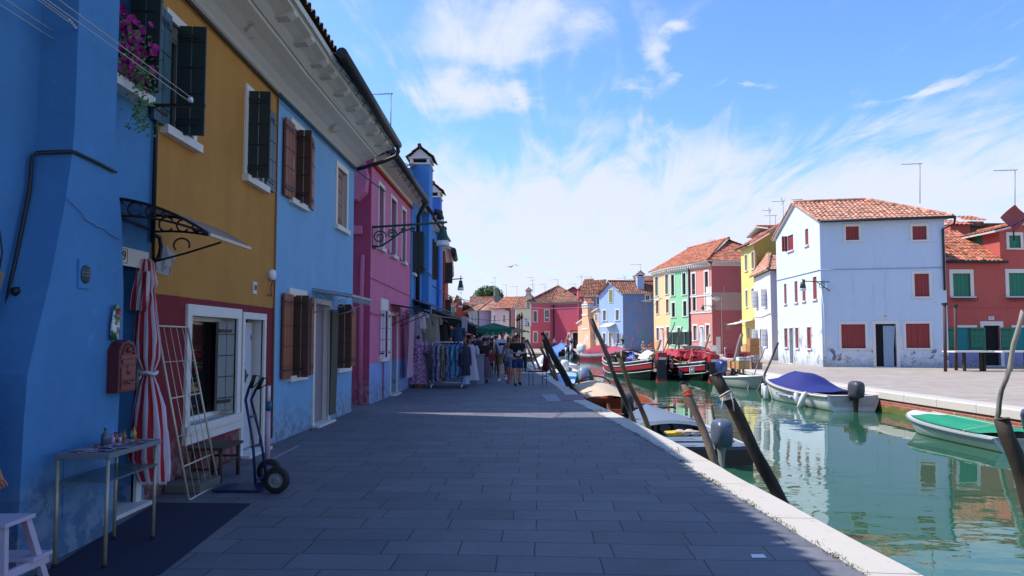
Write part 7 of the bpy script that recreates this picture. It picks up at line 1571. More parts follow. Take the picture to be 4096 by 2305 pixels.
# ================================================================ things along the left row
# mail box
r_ = thing('mailbox', (-3.28, 5.82, 1.15), 'dark red ornate mailbox fixed at the edge of the blue chimney breast', 'mailbox'); MBR = mat('oxblood_metal', '#5c2226', .4, .15, 8, .2, 30)
mb = MB(); sec = [(-.13, 1.15), (.13, 1.15), (.13, 1.50), (.09, 1.555), (0, 1.585), (-.09, 1.555), (-.13, 1.50)]
mb.prism([(-3.31, 5.82+a, z) for a, z in sec], (.11, 0, 0)); mb.build('body', MBR, r_, bevel=.006)
mb = MB(); mb.box(-3.205, -3.192, 5.715, 5.925, 1.17, 1.36); mb.box(-3.205, -3.188, 5.70, 5.94, 1.43, 1.455); mb.box(-3.205, -3.19, 5.73, 5.91, 1.385, 1.42)
for k in range(9): a = PI*k/8; mb.ball((-3.195, 5.82+.085*math.cos(a), 1.475+.075*math.sin(a)), .012, 0, 6, 4)
mb.ball((-3.195, 5.82, 1.5), .025, 0, 8, 5); mb.ball((-3.192, 5.82, 1.33), .03, 0, 8, 5, .4, 1, 1.3); mb.tube([(-3.18, 5.76, 1.25), (-3.165, 5.79, 1.225), (-3.165, 5.85, 1.225), (-3.18, 5.88, 1.25)], .009, 5); mb.build('door', mat('red_relief', '#7a3434', .4, .2, 20), r_)
# glass bottle ornament, tile plaque
r_ = thing('wall_ornament', (-3.27, 5.74, 1.6), 'melted glass bottle ornament in green and red hung above the mailbox', 'ornament')
mb = MB(); mb.lathe([(.001, 1.58), (.05, 1.585), (.062, 1.64), (.055, 1.72), (.04, 1.78), (.028, 1.84), (.03, 1.87), (.001, 1.875)], (-3.27, 5.74, 0), 12, 0, .35, 1); mb.build('bottle', mat('speckled_glass', '#c8cfd0', .15, .5, 30, col2='#2c5a3a', c2=(.48, .52), c2scale=14), r_)
mb = MB();
for k in range(7): mb.ball((-3.25, 5.72+.02*(k % 3), 1.72+.022*k), .016, 0, 6, 4)
mb.build('glass_beads', mat('red_beads', '#c8402c', .3, .3, 20, col2='#8fb04a', c2=(.5, .54), c2scale=20), r_)
# striped curtain at the door
def stripes(name, c1, c2, k, spec=.3):
 m = bpy.data.materials.new(name); n = NT(m); b = add(n, 'ShaderNodeBsdfPrincipled'); o = add(n, 'ShaderNodeOutputMaterial'); n.links.new(b.outputs[0], o.inputs[0])
 at = add(n, 'ShaderNodeAttribute', attribute_name='strip'); f = smooth(n, math_n(n, 'SINE', math_n(n, 'MULTIPLY', at.outputs['Fac'], k)), -.03, .03)
 n.links.new(mixc(n, f, lin(c1), lin(c2)), b.inputs['Base Color']); b.inputs['Roughness'].default_value = .85; MATS[name] = m; return m
RW = stripes('red_white_cloth', '#b02430', '#d0c2cc', 2*PI*9)
def cloth_col(name, m, rows_px, Yc, nf=9, depth=.45, folds=.16, turns=1.0, parent=None, seed=0, twist=0):
 """gathered hanging cloth; rows_px: (v, uLeft, uRight)"""
 me_rows = []; st = []; NS = 44; random.seed(seed); K = len(rows_px); sub = 5
 for i in range((K-1)*sub+1):
  j = min(i//sub, K-2); e = i/sub-j; e = e*e*(3-2*e)*.6+e*.4
  v, a, b_ = [rows_px[j][q]*(1-e)+rows_px[j+1][q]*e for q in range(3)]
  A = PY(a, v, Yc); B = PY(b_, v, Yc); c = (A+B)/2; rx = (B.x-A.x)/2; row = []
  for k in range(NS):
   t = 2*PI*k/NS; f = 1+folds*math.sin(nf*t+.6*math.sin(i*.35)+twist*i)*(.7+.3*math.sin(i*.5+k))
   row.append(c+Vector((rx*math.cos(t)*f, rx*depth*math.sin(t)*f, 0)))
  me_rows.append(row)
 mb = MB(); mb.grid(me_rows, 0, True, closeu=True); mb.face(me_rows[0]); mb.face(me_rows[-1])
 o = mb.build('cloth', m, parent, fix=False)
 at = o.data.attributes.new('strip', 'FLOAT', 'POINT')
 nrow = len(me_rows)
 for idx in range(len(o.data.vertices)):
  if idx < nrow*NS: i, k = divmod(idx, NS); at.data[idx].value = k/NS+twist*i*.02
  else: at.data[idx].value = ((idx-nrow*NS) % NS)/NS
 return o
r_ = thing('striped_curtain', (-3.5, 6.75, .2), 'red and white striped curtain knotted up beside the blue doorway', 'curtain')
q = lambda y, a, b_: (1000+y*.9, a*.9, b_*.9)
cloth_col('cloth', RW, [q(40, 628, 668), q(60, 612, 684), q(110, 604, 688), q(150, 606, 694), q(180, 618, 686), q(215, 632, 690), q(260, 610, 694), q(400, 596, 712), q(480, 600, 708), q(530, 626, 690), q(552, 636, 682), q(600, 618, 700), q(700, 600, 728), q(800, 588, 742), q(920, 580, 750), q(1030, 618, 746)], 6.72, parent=r_, twist=.05)
mb = MB(); rows = []
for i in range(8):
 e = i/7; v = 1000+(95+170*e)*.9; a = PY((612-34*e)*.9, v, 6.62); b_ = PY((665-15*e)*.9, v+8*e, 6.6); rows.append([a.lerp(b_, k/8)+Vector((0, -.03*math.sin(k*2+e*3), 0)) for k in range(9)])
mb.grid(rows); o = mb.build('flap', RW, r_, fix=False); at = o.data.attributes.new('strip', 'FLOAT', 'POINT')
for idx in range(len(o.data.vertices)): at.data[idx].value = (idx % 9)/9*.5+.05
mb = MB(); c = PY(660*.9, 1000+548*.9, 6.7); mb.tube([c+Vector((.075*math.cos(a), .05*math.sin(a), .01*math.sin(3*a))) for a in [2*PI*k/14 for k in range(14)]], .018, 6, closed=True); mb.build('knot', WHITE, r_)
mb = MB()
for k in range(26): p = PY((622+k*4.7)*.9, 1000+1031*.9, 6.66); mb.tube([p, p+Vector((.005*math.sin(k*5), 0, -.03))], .003, 4)
mb.build('fringe', WSH, r_)
# metal table with papers and bottles
r_ = thing('metal_table', (-3.0, 5.25, 0), 'narrow metal table with a glass shelf standing before the blue chimney breast', 'table')
L4 = [(-3.18, 4.93), (-2.83, 4.93), (-2.85, 5.62), (-3.16, 5.62)]; ZTb = .79
for x, y in L4:
 mb = MB(); mb.tube([(x, y, 0), (x, y, ZTb-.02)], .013, 8); mb.lathe([(.001, 0), (.018, 0), (.018, .03), (.013, .035)], (x, y, 0), 8, 1); mb.build('leg', [STEEL, RUBBER], r_)
mb = MB(); mb.box(-3.2, -2.81, 4.91, 5.64, ZTb-.035, ZTb); mb.build('tabletop', mat('grey_table_paint', '#6e777c', .5, .1), r_, bevel=.003)
mb = MB(); mb.box(-3.18, -2.83, 4.93, 5.62, .585, .6); mb.build('shelf', mat('greenish_glass', '#5c7478', .2, .1, 2, alpha=.75), r_)
random.seed(21); cols = ['#6a3a44', '#8a8088', '#5a4a6a', '#a08a94', '#7a4a3a'];
for k in range(22):
 x = random.uniform(-3.12, -2.87); y = 4.99+.62*k/22+random.uniform(-.02, .02); a = random.uniform(-.5, .5); w_, h_ = .055, .04; z = ZTb+.001+.0022*(k % 4)
 mb = MB(); c, s = math.cos(a), math.sin(a); mb.prism([(x+c*dx-s*dy, y+s*dx+c*dy, z) for dx, dy in ((-w_, -h_), (w_, -h_), (w_, h_), (-w_, h_))], (0, 0, .002))
 loose('postcard', 'printed cards spread over the metal table', 'card', mb, MATS.get('card_'+cols[k % 5]) or mat('card_'+cols[k % 5], cols[k % 5], .5, .5, 40, col2='#c8c4cc', c2=(.55, .6), c2scale=30), 'cards on the metal table')
btl = [(868, .9, '#4c5a66', .13, 'tall clear bottle with a stopper, leftmost on the metal table'), (928, .62, '#a890b4', .07, 'lilac bottle second from the left on the table'), (945, .8, '#7a3c30', .085, 'slim brown bottle beside the lilac one'), (960, .8, '#6a4a5a', .08, 'dark rose bottle behind the pale small one'), (985, .72, '#b0a4bc', .06, 'pale small bottle in the middle of the row'), (990, .9, '#2c3c34', .09, 'dark green bottle in the middle of the row'), (1022, .8, '#8a5a34', .08, 'amber bottle right of the dark green one'), (1080, .75, '#2c5c5c', .075, 'teal bottle second from the right'), (1104, .8, '#b88a28', .09, 'yellow bottle at the right end of the row')]
for k, (x, s_, c, h, lb) in enumerate(btl):
 u = x*.486; yy = 5.28+.34*(x-868)/236; p = PY(u, 1740, yy); mb = MB(); r0 = .018 if k else .03
 mb.lathe([(.001, 0), (r0, 0), (r0, h*.62), (r0*.4, h*.8), (r0*.36, h), (r0*.5, h+.004), (.001, h+.006)], (p.x, yy, ZTb), 10); loose('bottle', lb, 'bottle', mb, mat('bottle_'+c, c, .2, .2, 10), 'bottles on the metal table')
# step stool
r_ = thing('step_stool', (-3.05, 4.1, 0), 'white painted wooden step stool cut by the lower left edge', 'stool'); SW = mat('lilac_white_paint', '#b8aec0', .6, .1, 6)
mb = MB(); mb.box(-3.4, -2.95, 4.12, 4.38, .49, .515); mb.build('seat', SW, r_, bevel=.004)
for a, b_ in (((-2.98, 4.16, 0), (-3.0, 4.17, .49)), ((-3.33, 4.16, 0), (-3.31, 4.17, .49)), ((-2.96, 4.53, 0), (-3.0, 4.36, .49)), ((-3.3, 4.53, 0), (-3.3, 4.37, .49))):
 mb = MB(); mb.bar(a, b_, .045, .035); mb.build('leg', SW, r_)
mb = MB(); mb.box(-3.36, -2.94, 4.36, 4.54, .22, .245); mb.build('step', SW, r_, bevel=.004)
mb = MB(); mb.bar((-2.985, 4.17, .2), (-2.96, 4.52, .2), .02, .05); mb.build('rail', SW, r_); mb = MB(); mb.bar((-3.31, 4.17, .2), (-3.3, 4.52, .2), .02, .05); mb.build('rail', SW, r_); mb = MB(); mb.bar((-3.3, 4.155, .44), (-3.0, 4.155, .44), .02, .06); mb.build('apron', SW, r_); mb = MB(); mb.bar((-3.3, 4.15, .1), (-3.0, 4.15, .1), .02, .045); mb.build('rail', SW, r_)
# mat
mb = MB(); mb.prism([G(*p) for p in ((-300, 2500), (640, 2300), (690, 2262), (1003, 2017), (628, 2014), (490, 2096), (200, 2280))], (0, 0, .008)); loose('mat', 'large dark blue mat on the paving below the metal table', 'mat', mb, mat('dark_blue_carpet', '#141e3a', .95, .15, 20, .5, 200))
# wire rack leaning on the wall
r_ = thing('wire_rack', (-3.25, 7.3, 0), 'pale metal wire display rack leaning against the red wall', 'rack')
bl, br_, tl, tr_ = G(756, 2002), G(873, 1936), PX(627, 1304, -3.55), PX(752, 1310, -3.56)
mb = MB();
for a, b_ in ((bl, br_), (br_, tr_), (tr_, tl), (tl, bl)): mb.tube([a, b_], .011, 6)
mb.build('frame', METAL, r_)
for f, rr in ((.19, .009), (.58, .009), (.36, .004), (.79, .004)):
 mb = MB(); mb.tube([bl.lerp(tl, f), br_.lerp(tr_, f)], rr, 6); mb.build('crossbar', METAL, r_)
for f in (.2, .4, .6, .8): mb = MB(); mb.tube([bl.lerp(br_, f), tl.lerp(tr_, f)], .0042, 5); mb.build('wire', METAL, r_)
# hand truck
r_ = thing('hand_truck', (-2.7, 7.4, 0), 'blue hand truck with black tyres standing in front of the shop door', 'hand truck'); HB = mat('blue_steel', '#142c58', .4, .2, 10)
wc = [(PY(1106, 1928, 7.28), .0), (PY(1078, 1880, 7.75), .0)]
for c, _ in wc:
 R_ = .135; mb = MB(); c.z = R_; T = lambda q, c=c: c+Vector((q.x, q.z, q.y))
 mb.lathe([(.075, -.035), (.12, -.04), (.135, -.02), (.135, .02), (.12, .04), (.075, .035)], (0, 0, 0), 24, 0, 1, 1, T); w_ = mb.build('wheel', RUBBER, r_)
 mb = MB(); mb.lathe([(.001, -.02), (.02, -.045), (.03, -.03), (.06, -.02), (.078, -.036), (.078, .036), (.001, .03)], (0, 0, 0), 20, 0, 1, 1, T); mb.build('rim', GREYSH, w_)
mb = MB(); bx_ = PY(1038, 1900, 7.4); x0 = bx_.x
p0, p1 = Vector((x0-.02, 7.35, .06)), Vector((x0-.0, 7.62, .06)); t0 = PY(990, 1600, 7.35); t1 = PY(1012, 1600, 7.62)
for a, b_, hx in ((p0, t0, PY(1018, 1502, 7.3)), (p1, t1, PY(1052, 1512, 7.55))): mb.tube([a, a.lerp(b_, .5)+Vector((.015, 0, 0)), b_+Vector((-.02, 0, 0)), b_.lerp(hx, .45)+Vector((-.02, 0, .0)), hx], .015, 8)
for f in (.06, .45, .8): mb.bar(p0.lerp(t0, f), p1.lerp(t1, f), .03, .02)
mb.tube([wc[0][0], wc[1][0]], .012, 6); mb.bar(p0, wc[0][0]+Vector((0, .05, 0)), .03, .05); mb.bar(p1, wc[1][0], .03, .05); mb.build('frame', HB, r_)
for h, tt in ((PY(1018, 1502, 7.3), t0), (PY(1052, 1512, 7.55), t1)):
 mb = MB(); dn = (tt-h).normalized(); mb.tube([h, h+dn*.14], .02, 8); mb.tube([h, h+Vector((.05, 0, -.005)), h+Vector((.05, 0, -.06)), h+dn*.13+Vector((.03, 0, 0)), h+dn*.14], .006, 5); mb.build('handle', RUBBER, r_)
mb = MB(); e = G(845, 1972); mb.prism([Vector((e.x, 7.3, .012)), Vector((x0+.05, 7.28, .012)), Vector((x0+.05, 7.66, .012)), Vector((e.x+.03, 7.62, .012))], (0, 0, .018)); mb.build('toe_plate', HB, r_)
# small wooden stool and block, white post, painted frame
r_ = thing('wooden_stool', (-3.35, 8.0, 0), 'low dark wooden stool under the shop window behind the rack', 'stool'); DW = mat('dark_worn_wood', '#3c3026', .7, .25, 6)
mb = MB(); mb.box(-3.56, -3.18, 7.72, 8.32, .36, .39); mb.build('seat', DW, r_)
for x in (-3.52, -3.22):
 for y in (7.77, 8.27): mb = MB(); mb.tube([(x, y, 0), (x, y, .36)], .022, 8); mb.build('leg', DW, r_)
mb = MB(); mb.tube([(-3.22, 7.77, .2), (-3.22, 8.27, .2)], .014, 6); mb.tube([(-3.52, 7.77, .15), (-3.22, 7.77, .15)], .014, 6); mb.tube([(-3.52, 8.27, .22), (-3.22, 8.27, .22)], .014, 6); mb.build('stretcher', DW, r_)
mb = MB(); mb.box(-3.58, -3.2, 7.25, 7.75, 0, .09); mb.box(-3.5, -3.3, 7.5, 7.7, .09, .14); loose('concrete_block', 'low concrete block on the ground behind the wire rack', 'block', mb, mat('grey_concrete', '#6a645e', .9, .2, 6, .5, 40), bevel=.01)
r_ = thing('plastic_post', (-3.25, 9.2, 0), 'thin white post with a blue band beside the hand truck', 'post'); g = G(1070, 1850)
mb = MB(); mb.tube([g, g+Vector((-.01, 0, .66))], .034, 12); mb.build('sleeve', mat('mauve_white', '#b8a8b8', .6), r_); mb = MB(); mb.tube([g+Vector((0, 0, .66)), g+Vector((0, 0, .78))], .036, 12); mb.build('band', mat('teal_band', '#1c5a80', .5), r_); mb = MB(); mb.tube([g+Vector((0, 0, .78)), g+Vector((0, 0, .98))], .022, 10); mb.build('tip', WSH, r_)
mb = MB(); a, b_, c = G(1076, 1782), G(1196, 1784), G(1070, 1846)
for p, q_ in ((a, b_), (b_, c)): mb.bar(p+Vector((0, 0, .005)), q_+Vector((0, 0, .005)), .03, .008)
tag(mb.build('threshold_strip', mat('pale_stone_strip', '#8c8c94', .8)), kind='structure')
mb = MB(); mb.prism([G(3003, 2218, .004), G(3054, 2218, .004), G(3066, 2232, .004), G(3010, 2232, .004)], (0, 0, .002)); loose('paper_sheet', 'white paper lying on the paving near the kerb', 'paper', mb, WSH)
mb = MB(); mb.prism([G(2163, 1579, .004), G(2222, 1577, .004), G(2246, 1606, .004), G(2190, 1606, .004)], (0, 0, .003)); tag(mb.build('stone_slab', mat('pale_slab', '#8f8f98', .8, .1)), kind='structure')
mb = MB(); mb.prism([G(2222, 1580, .003), G(2335, 1578, .003), G(2338, 1600, .003), G(2244, 1604, .003)], (0, 0, .003)); tag(mb.build('red_slab', mat('reddish_slab', '#7a626a', .8, .1)), kind='structure')
# door awning
r_ = thing('door_awning', (-3.3, 6.5, 2.5), 'curved awning with black scrolled brackets over the blue doorway', 'awning')
def arc(y, k): # outer edge curve from wall to tip
 return Vector((XW+.98*k, y, 2.83-.33*k*k))
for y in (6.06, 6.95):
 mb = MB(); P_ = [arc(y, k/14) for k in range(15)]; Q_ = [Vector((XW+.98*k/14, y, 2.665-.165*(k/14)**2+.02*math.sin(PI*k/14))) for k in range(15)]
 mb.tube(P_, .014, 6); mb.tube(Q_, .012, 6)
 for k in (2, 4.4, 6.4, 8.2): a = arc(y, k/14); z = (a.z+2.66)/2; rr = (a.z-2.66)/2*.9; mb.tube([Vector((a.x+rr*math.cos(t), y, z+rr*math.sin(t))) for t in [.5+5.2*i/12 for i in range(13)]], .010, 5)
 mb.tube([Vector((XW+.02, y, 2.85)), Vector((XW+.02, y, 2.35))], .014, 6)
 if y > 6.5: mb.tube([Vector((XW+.02, y, 2.36)), Vector((XW+.35, y, 2.45)), Vector((XW+.7, y, 2.56))], .011, 6)
 if y > 6.5: mb.tube([Vector((XW+.3+.08*math.cos(t), y, 2.53+.07*math.sin(t))) for t in [PI*i/8-.4 for i in range(12)]], .010, 5)
 mb.build('bracket', BLACKM, r_)
mb = MB(); mb.grid([[arc(y, k/14)+Vector((0, 0, .012)) for k in range(15)] for y in (6.04, 6.97)]); mb.build('panel', mat('smoky_sheet', '#8a8490', .3, .05, 3, alpha=.85), r_, fix=False)
mb = MB(); mb.bar(arc(6.03, 1), arc(6.98, 1), .02, .03); mb.build('edge_strip', STEEL, r_)
# flower box with petunias
zb_ = oW['z0']; r_ = thing('flower_box', (-3.45, 6.3, zb_), 'window box of magenta petunias and trailing green on the blue house', 'flower box')
mb = MB(); mb.box(-3.6, -3.46, 5.9, 6.42, zb_+.01, zb_+.12); mb.build('planter', mat('brown_planter', '#5a3c34', .7), r_)
PET = mat('magenta_petal', '#a01478', .6, .2, 20); LF = mat('petunia_leaf', '#4c7038', .6, .3, 10)
random.seed(5); mb = MB(); ml = MB()
for k in range(230):
 c = Vector((random.uniform(-3.6, -3.38), random.uniform(5.7, 6.46), zb_+random.uniform(-.02, .6)))
 if random.random() < .55:
  nn = Vector((random.uniform(.2, 1), random.uniform(-1, .1), random.uniform(-.2, .7))).normalized(); a = nn.orthogonal().normalized(); b_ = nn.cross(a); rr = random.uniform(.03, .046); P5 = [c+(a*math.cos(t)+b_*math.sin(t))*rr*(1 if i % 2 else .82)+nn*.012 for i, t in enumerate([2*PI*i/10 for i in range(10)])]
  for i in range(10): mb.face([c-nn*.01, P5[i], P5[(i+1) % 10]])
for k in range(700):
 if k < 420: c = Vector((random.uniform(-3.62, -3.36), random.uniform(5.75, 6.45), zb_+random.uniform(-.02, .5)))
 else: t = random.random(); c = Vector((-3.36+random.gauss(0, .05), 6.2+random.gauss(0, .07*(1-t*.4)), zb_+.15-.62*t+random.gauss(0, .03)))
 nn = Vector((random.gauss(.6, .5), random.gauss(-.6, .5), random.gauss(.3, .5))).normalized(); a = nn.orthogonal().normalized(); b_ = nn.cross(a); s_ = random.uniform(.012, .026); ml.face([c-a*s_, c-b_*s_*.6, c+a*s_, c+b_*s_*.6])
fo = ml.build('foliage', LF, r_, fix=False); mb.build('blossom', PET, r_, fix=False)
# clothes line
r_ = thing('clothes_line', (-3.4, 6.75, 3.9), 'black bracket with pulleys and pale washing lines running overhead', 'clothes line')
mb = MB(); mb.box(-3.64, -3.02, 6.72, 6.75, 3.87, 3.9); mb.build('bracket', BLACKM, r_)
for x in (-3.52, -3.15):
 mb = MB(); mb.lathe([(.001, -.012), (.03, -.014), (.022, 0), (.03, .014), (.001, .012)], (0, 0, 0), 12, 0, 1, 1, lambda q: Vector((x+q.z, 6.70+q.x, 3.93+q.y))); mb.build('pulley', WSH, r_)
 mb = MB()
 for dz in (.0, .05): mb.tube([(x, 6.7, 3.905+dz), (x-.01, 3.0, 3.88+dz*1.4), (x, -1, 3.9+dz)], .0035, 5)
 mb.build('line', ROPE, r_)
mb = MB(); mb.box(-3.6, -3.42, 5.26, 5.3, 3.97, 3.985);
for k in range(4): mb.ball((-3.34, 5.2-.025*k, 3.97+.008*k), .011)
mb.tube([(-3.33, 5.1, 3.99), (-3.25, 1, 3.98)], .0035, 5); mb.tube([(-3.33, 5.1, 3.97), (-3.25, 1, 3.93)], .0035, 5); loose('line_end', 'knotted washing line end hooked to the blue chimney', 'washing line', mb, ROPE)
# glass canopy over the sky blue door
r_ = thing('door_canopy', (-3.2, 13, 2.4), 'glass canopy on white scrolled ironwork over the sky blue house door', 'canopy'); CW = mat('white_iron', '#a8acb8', .5)
mb = MB(); pa, pb = W2.p(1.85, 0, 2.48), W2.p(3.3, 0, 2.48); pc, pd = W2.p(3.3, .72, 2.37), W2.p(1.85, .72, 2.37); mb.prism([pa, pb, pc, pd], (0, 0, .012)); mb.build('pane', mat('canopy_glass', '#7c8890', .15, .1, alpha=.6), r_)
mb = MB()
for a, b_ in ((pa, pb), (pb, pc), (pc, pd), (pd, pa)): mb.bar(a-Vector((0, 0, .02)), b_-Vector((0, 0, .02)), .025)
for i in range(10): t = i/10; q0 = pd.lerp(pc, t)-Vector((0, 0, .03)); q1 = pd.lerp(pc, t+.05)-Vector((0, 0, .14)); q2 = pd.lerp(pc, t+.1)-Vector((0, 0, .03)); mb.tube([q0, q1, q2], .008, 5)
for y in (1.87, 3.28):
 mb.tube([W2.p(y, .02, 2.05), W2.p(y, .3, 2.12), W2.p(y, .68, 2.34)], .012, 6); mb.tube([W2.p(y, .14+.09*math.cos(t)*(1-t/12), 2.27+.1*math.sin(t)*(1-t/12)) for t in [.5*i for i in range(16)]], .009, 5); mb.tube([W2.p(y, .42+.07*math.cos(t)*(1-t/12), 2.33+.06*math.sin(t)*(1-t/12)) for t in [.5*i for i in range(14)]], .008, 5)
mb.build('scrollwork', CW, r_)
def curtain(name, label, W, s0, s1, z0, z1, m, nn=.1, waves=5, amp=.04, gather=0):
 r0_ = thing(name, W.p((s0+s1)/2, nn, z0), label, 'curtain'); mb = MB(); rows = []
 for j in range(7):
  z = z0+(z1-z0)*j/6; g_ = 1-gather*math.sin(PI*j/6); rows.append([W.p((s0+s1)/2+(k/32-.5)*(s1-s0)*g_, nn+amp*math.sin(waves*2*PI*k/32+.3*j), z) for k in range(33)])
 mb.grid(rows); mb.build('cloth', m, r0_, fix=False); mb = MB(); mb.tube([W.p(s0-.05, nn, z1+.02), W.p(s1+.05, nn, z1+.02)], .01, 6); mb.build('rod', GUT, r0_); return r0_
sL = W2.hit(1312, 1400)[0]; curtain('door_curtain', 'grey olive curtain hanging beside the sky blue house door', W2, sL-.05, sL+.38, .12, 2.12, mat('olive_grey_cloth', '#5c5a50', .85, .3, 2, stretch=(6, 6, .3)), .06, 4, .03)
curtain('door_curtain', 'pale pink veil curtain over the pink house doorway', W3, W3.hit(1597, 1400)[0], W3.hit(1597, 1400)[0]+1.05, .42, 2.3, mat('pink_veil', '#b894a8', .8, .2, 3, alpha=.9), .22, 5, .06, .1)
r_ = thing('door_canopy', (-3.2, 20, 2.4), 'dark metal canopy with scrolls over the pink house door', 'canopy'); mb = MB(); s_ = od['s0']-.3; s_ = W3.hit(1562, 1237)[0]; mb.prism([W3.p(s_, 0, 2.52), W3.p(s_+1.5, 0, 2.52), W3.p(s_+1.5, .95, 2.36), W3.p(s_, .95, 2.36)], (0, 0, .03)); mb.build('panel', GUT, r_)
mb = MB()
for y in (s_+.05, s_+1.45):
 mb = MB(); mb.tube([W3.p(y, .02, 1.95), W3.p(y, .35, 2.1), W3.p(y, .9, 2.34)], .014, 6)
 for c, rr in ((.2, .12), (.48, .09), (.7, .05)): mb.tube([W3.p(y, c+rr*math.cos(t)*(1-t/14), 2.3+rr*math.sin(t)*(1-t/14)) for t in [.5*i for i in range(18)]], .01, 5)
 mb.build('scrollwork', BLACKM, r_)
# street lamps on scrolled arms
def lamp(px, tip, label, L_=1.75, tilt=.12, sc=1.0, scrolls=3):
 w0 = Vector((tip.x-L_, tip.y, tip.z-tilt)); r0_ = thing('street_lamp', w0, label, 'street lamp', 'green bracket street lamps on the houses'); mb = MB()
 mb.tube([w0, tip+Vector((.1, 0, .005))], .028*sc, 8); mb.tube([w0+Vector((.02, 0, .03)), w0+Vector((.02, 0, -.5))], .02, 6)
 mb.tube([w0+Vector((.03, 0, -.48)), w0+Vector((.25, 0, -.46)), w0+Vector((.45, 0, -.33)), w0+Vector((.7, 0, -.14)), w0+Vector((.95, 0, -.04))], .022, 6)
 for c, z, rr in ((.2, -.24, .17), (.5, -.16, .12), (.78, -.08, .06), (1.0, -.06, .06), (.08, -.5, .05)): mb.tube([w0+Vector((c+rr*math.cos(t)*(1-t/13), 0, z+rr*math.sin(t)*(1-t/13))) for t in [.45*i for i in range(22)]], .019, 5)
 mb.build('arm', GREEN_IRON, r0_)
 mb = MB(); mb.lathe([(.001, .18), (.015, .14), (.03, .1), (.012, .06), (.02, .03), (.04, 0), (.03, -.04), (.02, -.08), (.09, -.12), (.1, -.16), (.085, -.2), (.11, -.3), (.14, -.42), (.145, -.45), (.001, -.45)], tip, 14); h_ = mb.build('hood', GREEN_IRON, r0_); mb = MB(); mb.lathe([(.14, -.45), (.16, -.5), (.165, -.56), (.14, -.585), (.001, -.59)], tip, 14); mb.build('glass', LAMPG, h_)
lamp(0, PY(1772, 890, 16.9), 'nearest green street lamp, on the corner of the pink house'); lamp(0, PY(1843, 1115, 34.5), 'middle green street lamp beyond the bright blue chimneys', 1.5); lamp(0, PY(1843, 1199, 52), 'farthest green street lamp over the market', 1.5)
def lamp2(u, v, Yd, sx, label, ca=1.0):
 t = PY(u, v, Yd); L_ = ca; r0_ = thing('street_lamp', t, label, 'street lamp', 'bracket lamps across the canal'); mb = MB(); w0 = t+Vector((sx*L_*1.5, .0, -.05)); mb.tube([w0, t], .03, 6); mb.tube([w0+Vector((0, 0, -.5)), w0.lerp(t, .5)], .025, 6); mb.tube([w0.lerp(t, .3)+Vector((.15*math.cos(a), 0, -.2+.15*math.sin(a))) for a in [.6*i for i in range(11)]], .02, 5); mb.build('arm', GREEN_IRON, r0_); mb = MB(); mb.lathe([(.001, .15), (.04, .1), (.03, 0), (.12, -.08), (.17, -.4), (.001, -.4)], t, 10); mb.build('hood', GREEN_IRON, r0_); mb = MB(); mb.lathe([(.17, -.4), (.2, -.5), (.001, -.56)], t, 10); mb.build('glass', LAMPG, r0_)
lamp2(3211, 1125, 38.3, 1, 'green lamp on the corner of the large pale blue house', 1.0); lamp2(2811, 1223, 69.4, 1, 'lamp on the corner of the terracotta house', .95); lamp2(2469, 1250, 86.4, 1, 'lamp on the corner of the mottled blue house', .95); lamp2(2189, 1258, 100, 1, 'small lamp on the corner of the crimson house', .5)
# flower basket, weeds
c = PY(1767, 1181, 36); r_ = thing('flower_basket', c, 'hanging basket of magenta flowers on the red house', 'flower basket'); random.seed(9); mb = MB(); ml = MB()
for k in range(260):
 d = Vector((random.gauss(0, 1), random.gauss(0, 1), random.gauss(0, 1))).normalized(); p = c+Vector((d.x*.17, d.y*.3, d.z*.27))*random.uniform(.8, 1.05); a = d.orthogonal().normalized(); b_ = d.cross(a); (mb if k % 5 else ml).face([p-a*.05, p-b_*.05, p+a*.05, p+b_*.05])
mb.build('blossom', PET, r_, fix=False); ml.build('foliage', LF, r_, fix=False)
random.seed(31); mb = MB(); KK = offset(KO, .42)
def tuft(p, n_, h, s_):
 for k in range(n_):
  b0 = p+Vector((random.gauss(0, s_), random.gauss(0, s_*1.6), .0)); a = random.random()*6.3; d = Vector((math.cos(a), math.sin(a), 0)); w_ = d.cross(Vector((0, 0, 1)))*.004; hh = h*random.uniform(.4, 1); mb.face([b0-w_, b0+w_, b0+d*hh*.6+Vector((0, 0, hh))])
for k in range(150):
 i = random.randrange(8, 44); t = random.random(); p = KK[i].lerp(KK[i+1], t); tuft(p+Vector((.02, 0, .004)), 10, .022, .025)
for uv, n_, h in (((2701, 1805), 26, .06), ((2395, 1650), 60, .10), ((2180, 1508), 120, .12), ((1255, 1722), 30, .05)): tuft(G(*uv), n_, h, .07)
tag(mb.build('weeds', mat('dry_weed', '#5c6038', .8, .4, 8), None, fix=False), 'thin weeds growing in the joint along the kerb', 'weeds', kind='stuff')
# ================================================================ market and people
def skin_obj(name, V, E, Rd, m, parent, root=0, sub=2):
 me = bpy.data.meshes.new(name); o = bpy.data.objects.new(name, me); COL.objects.link(o); o.parent = parent; me.materials.append(m)
 bm = bmesh.new(); sl = bm.verts.layers.skin.verify(); vs = []
 for i, (p, r_) in enumerate(zip(V, Rd)):
  v = bm.verts.new(p); r_ = r_ if isinstance(r_, tuple) else (r_, r_); v[sl].radius = r_; v[sl].use_root = i == root; vs.append(v)
 for a, b_ in E: bm.edges.new((vs[a], vs[b_]))
 bm.to_mesh(me); bm.free(); md = o.modifiers.new('skin', 'SKIN'); md.use_smooth_shade = True; s_ = o.modifiers.new('sub', 'SUBSURF'); s_.levels = sub; s_.render_levels = sub; return o
def cm(c): return MATS.get('c_'+c) or mat('c_'+c, c, .85, .1, 8)
PAT = mat('floral_print', '#b08aa8', .85, .3, 20, col2='#5c3a6c', c2=(.5, .55), c2scale=26)
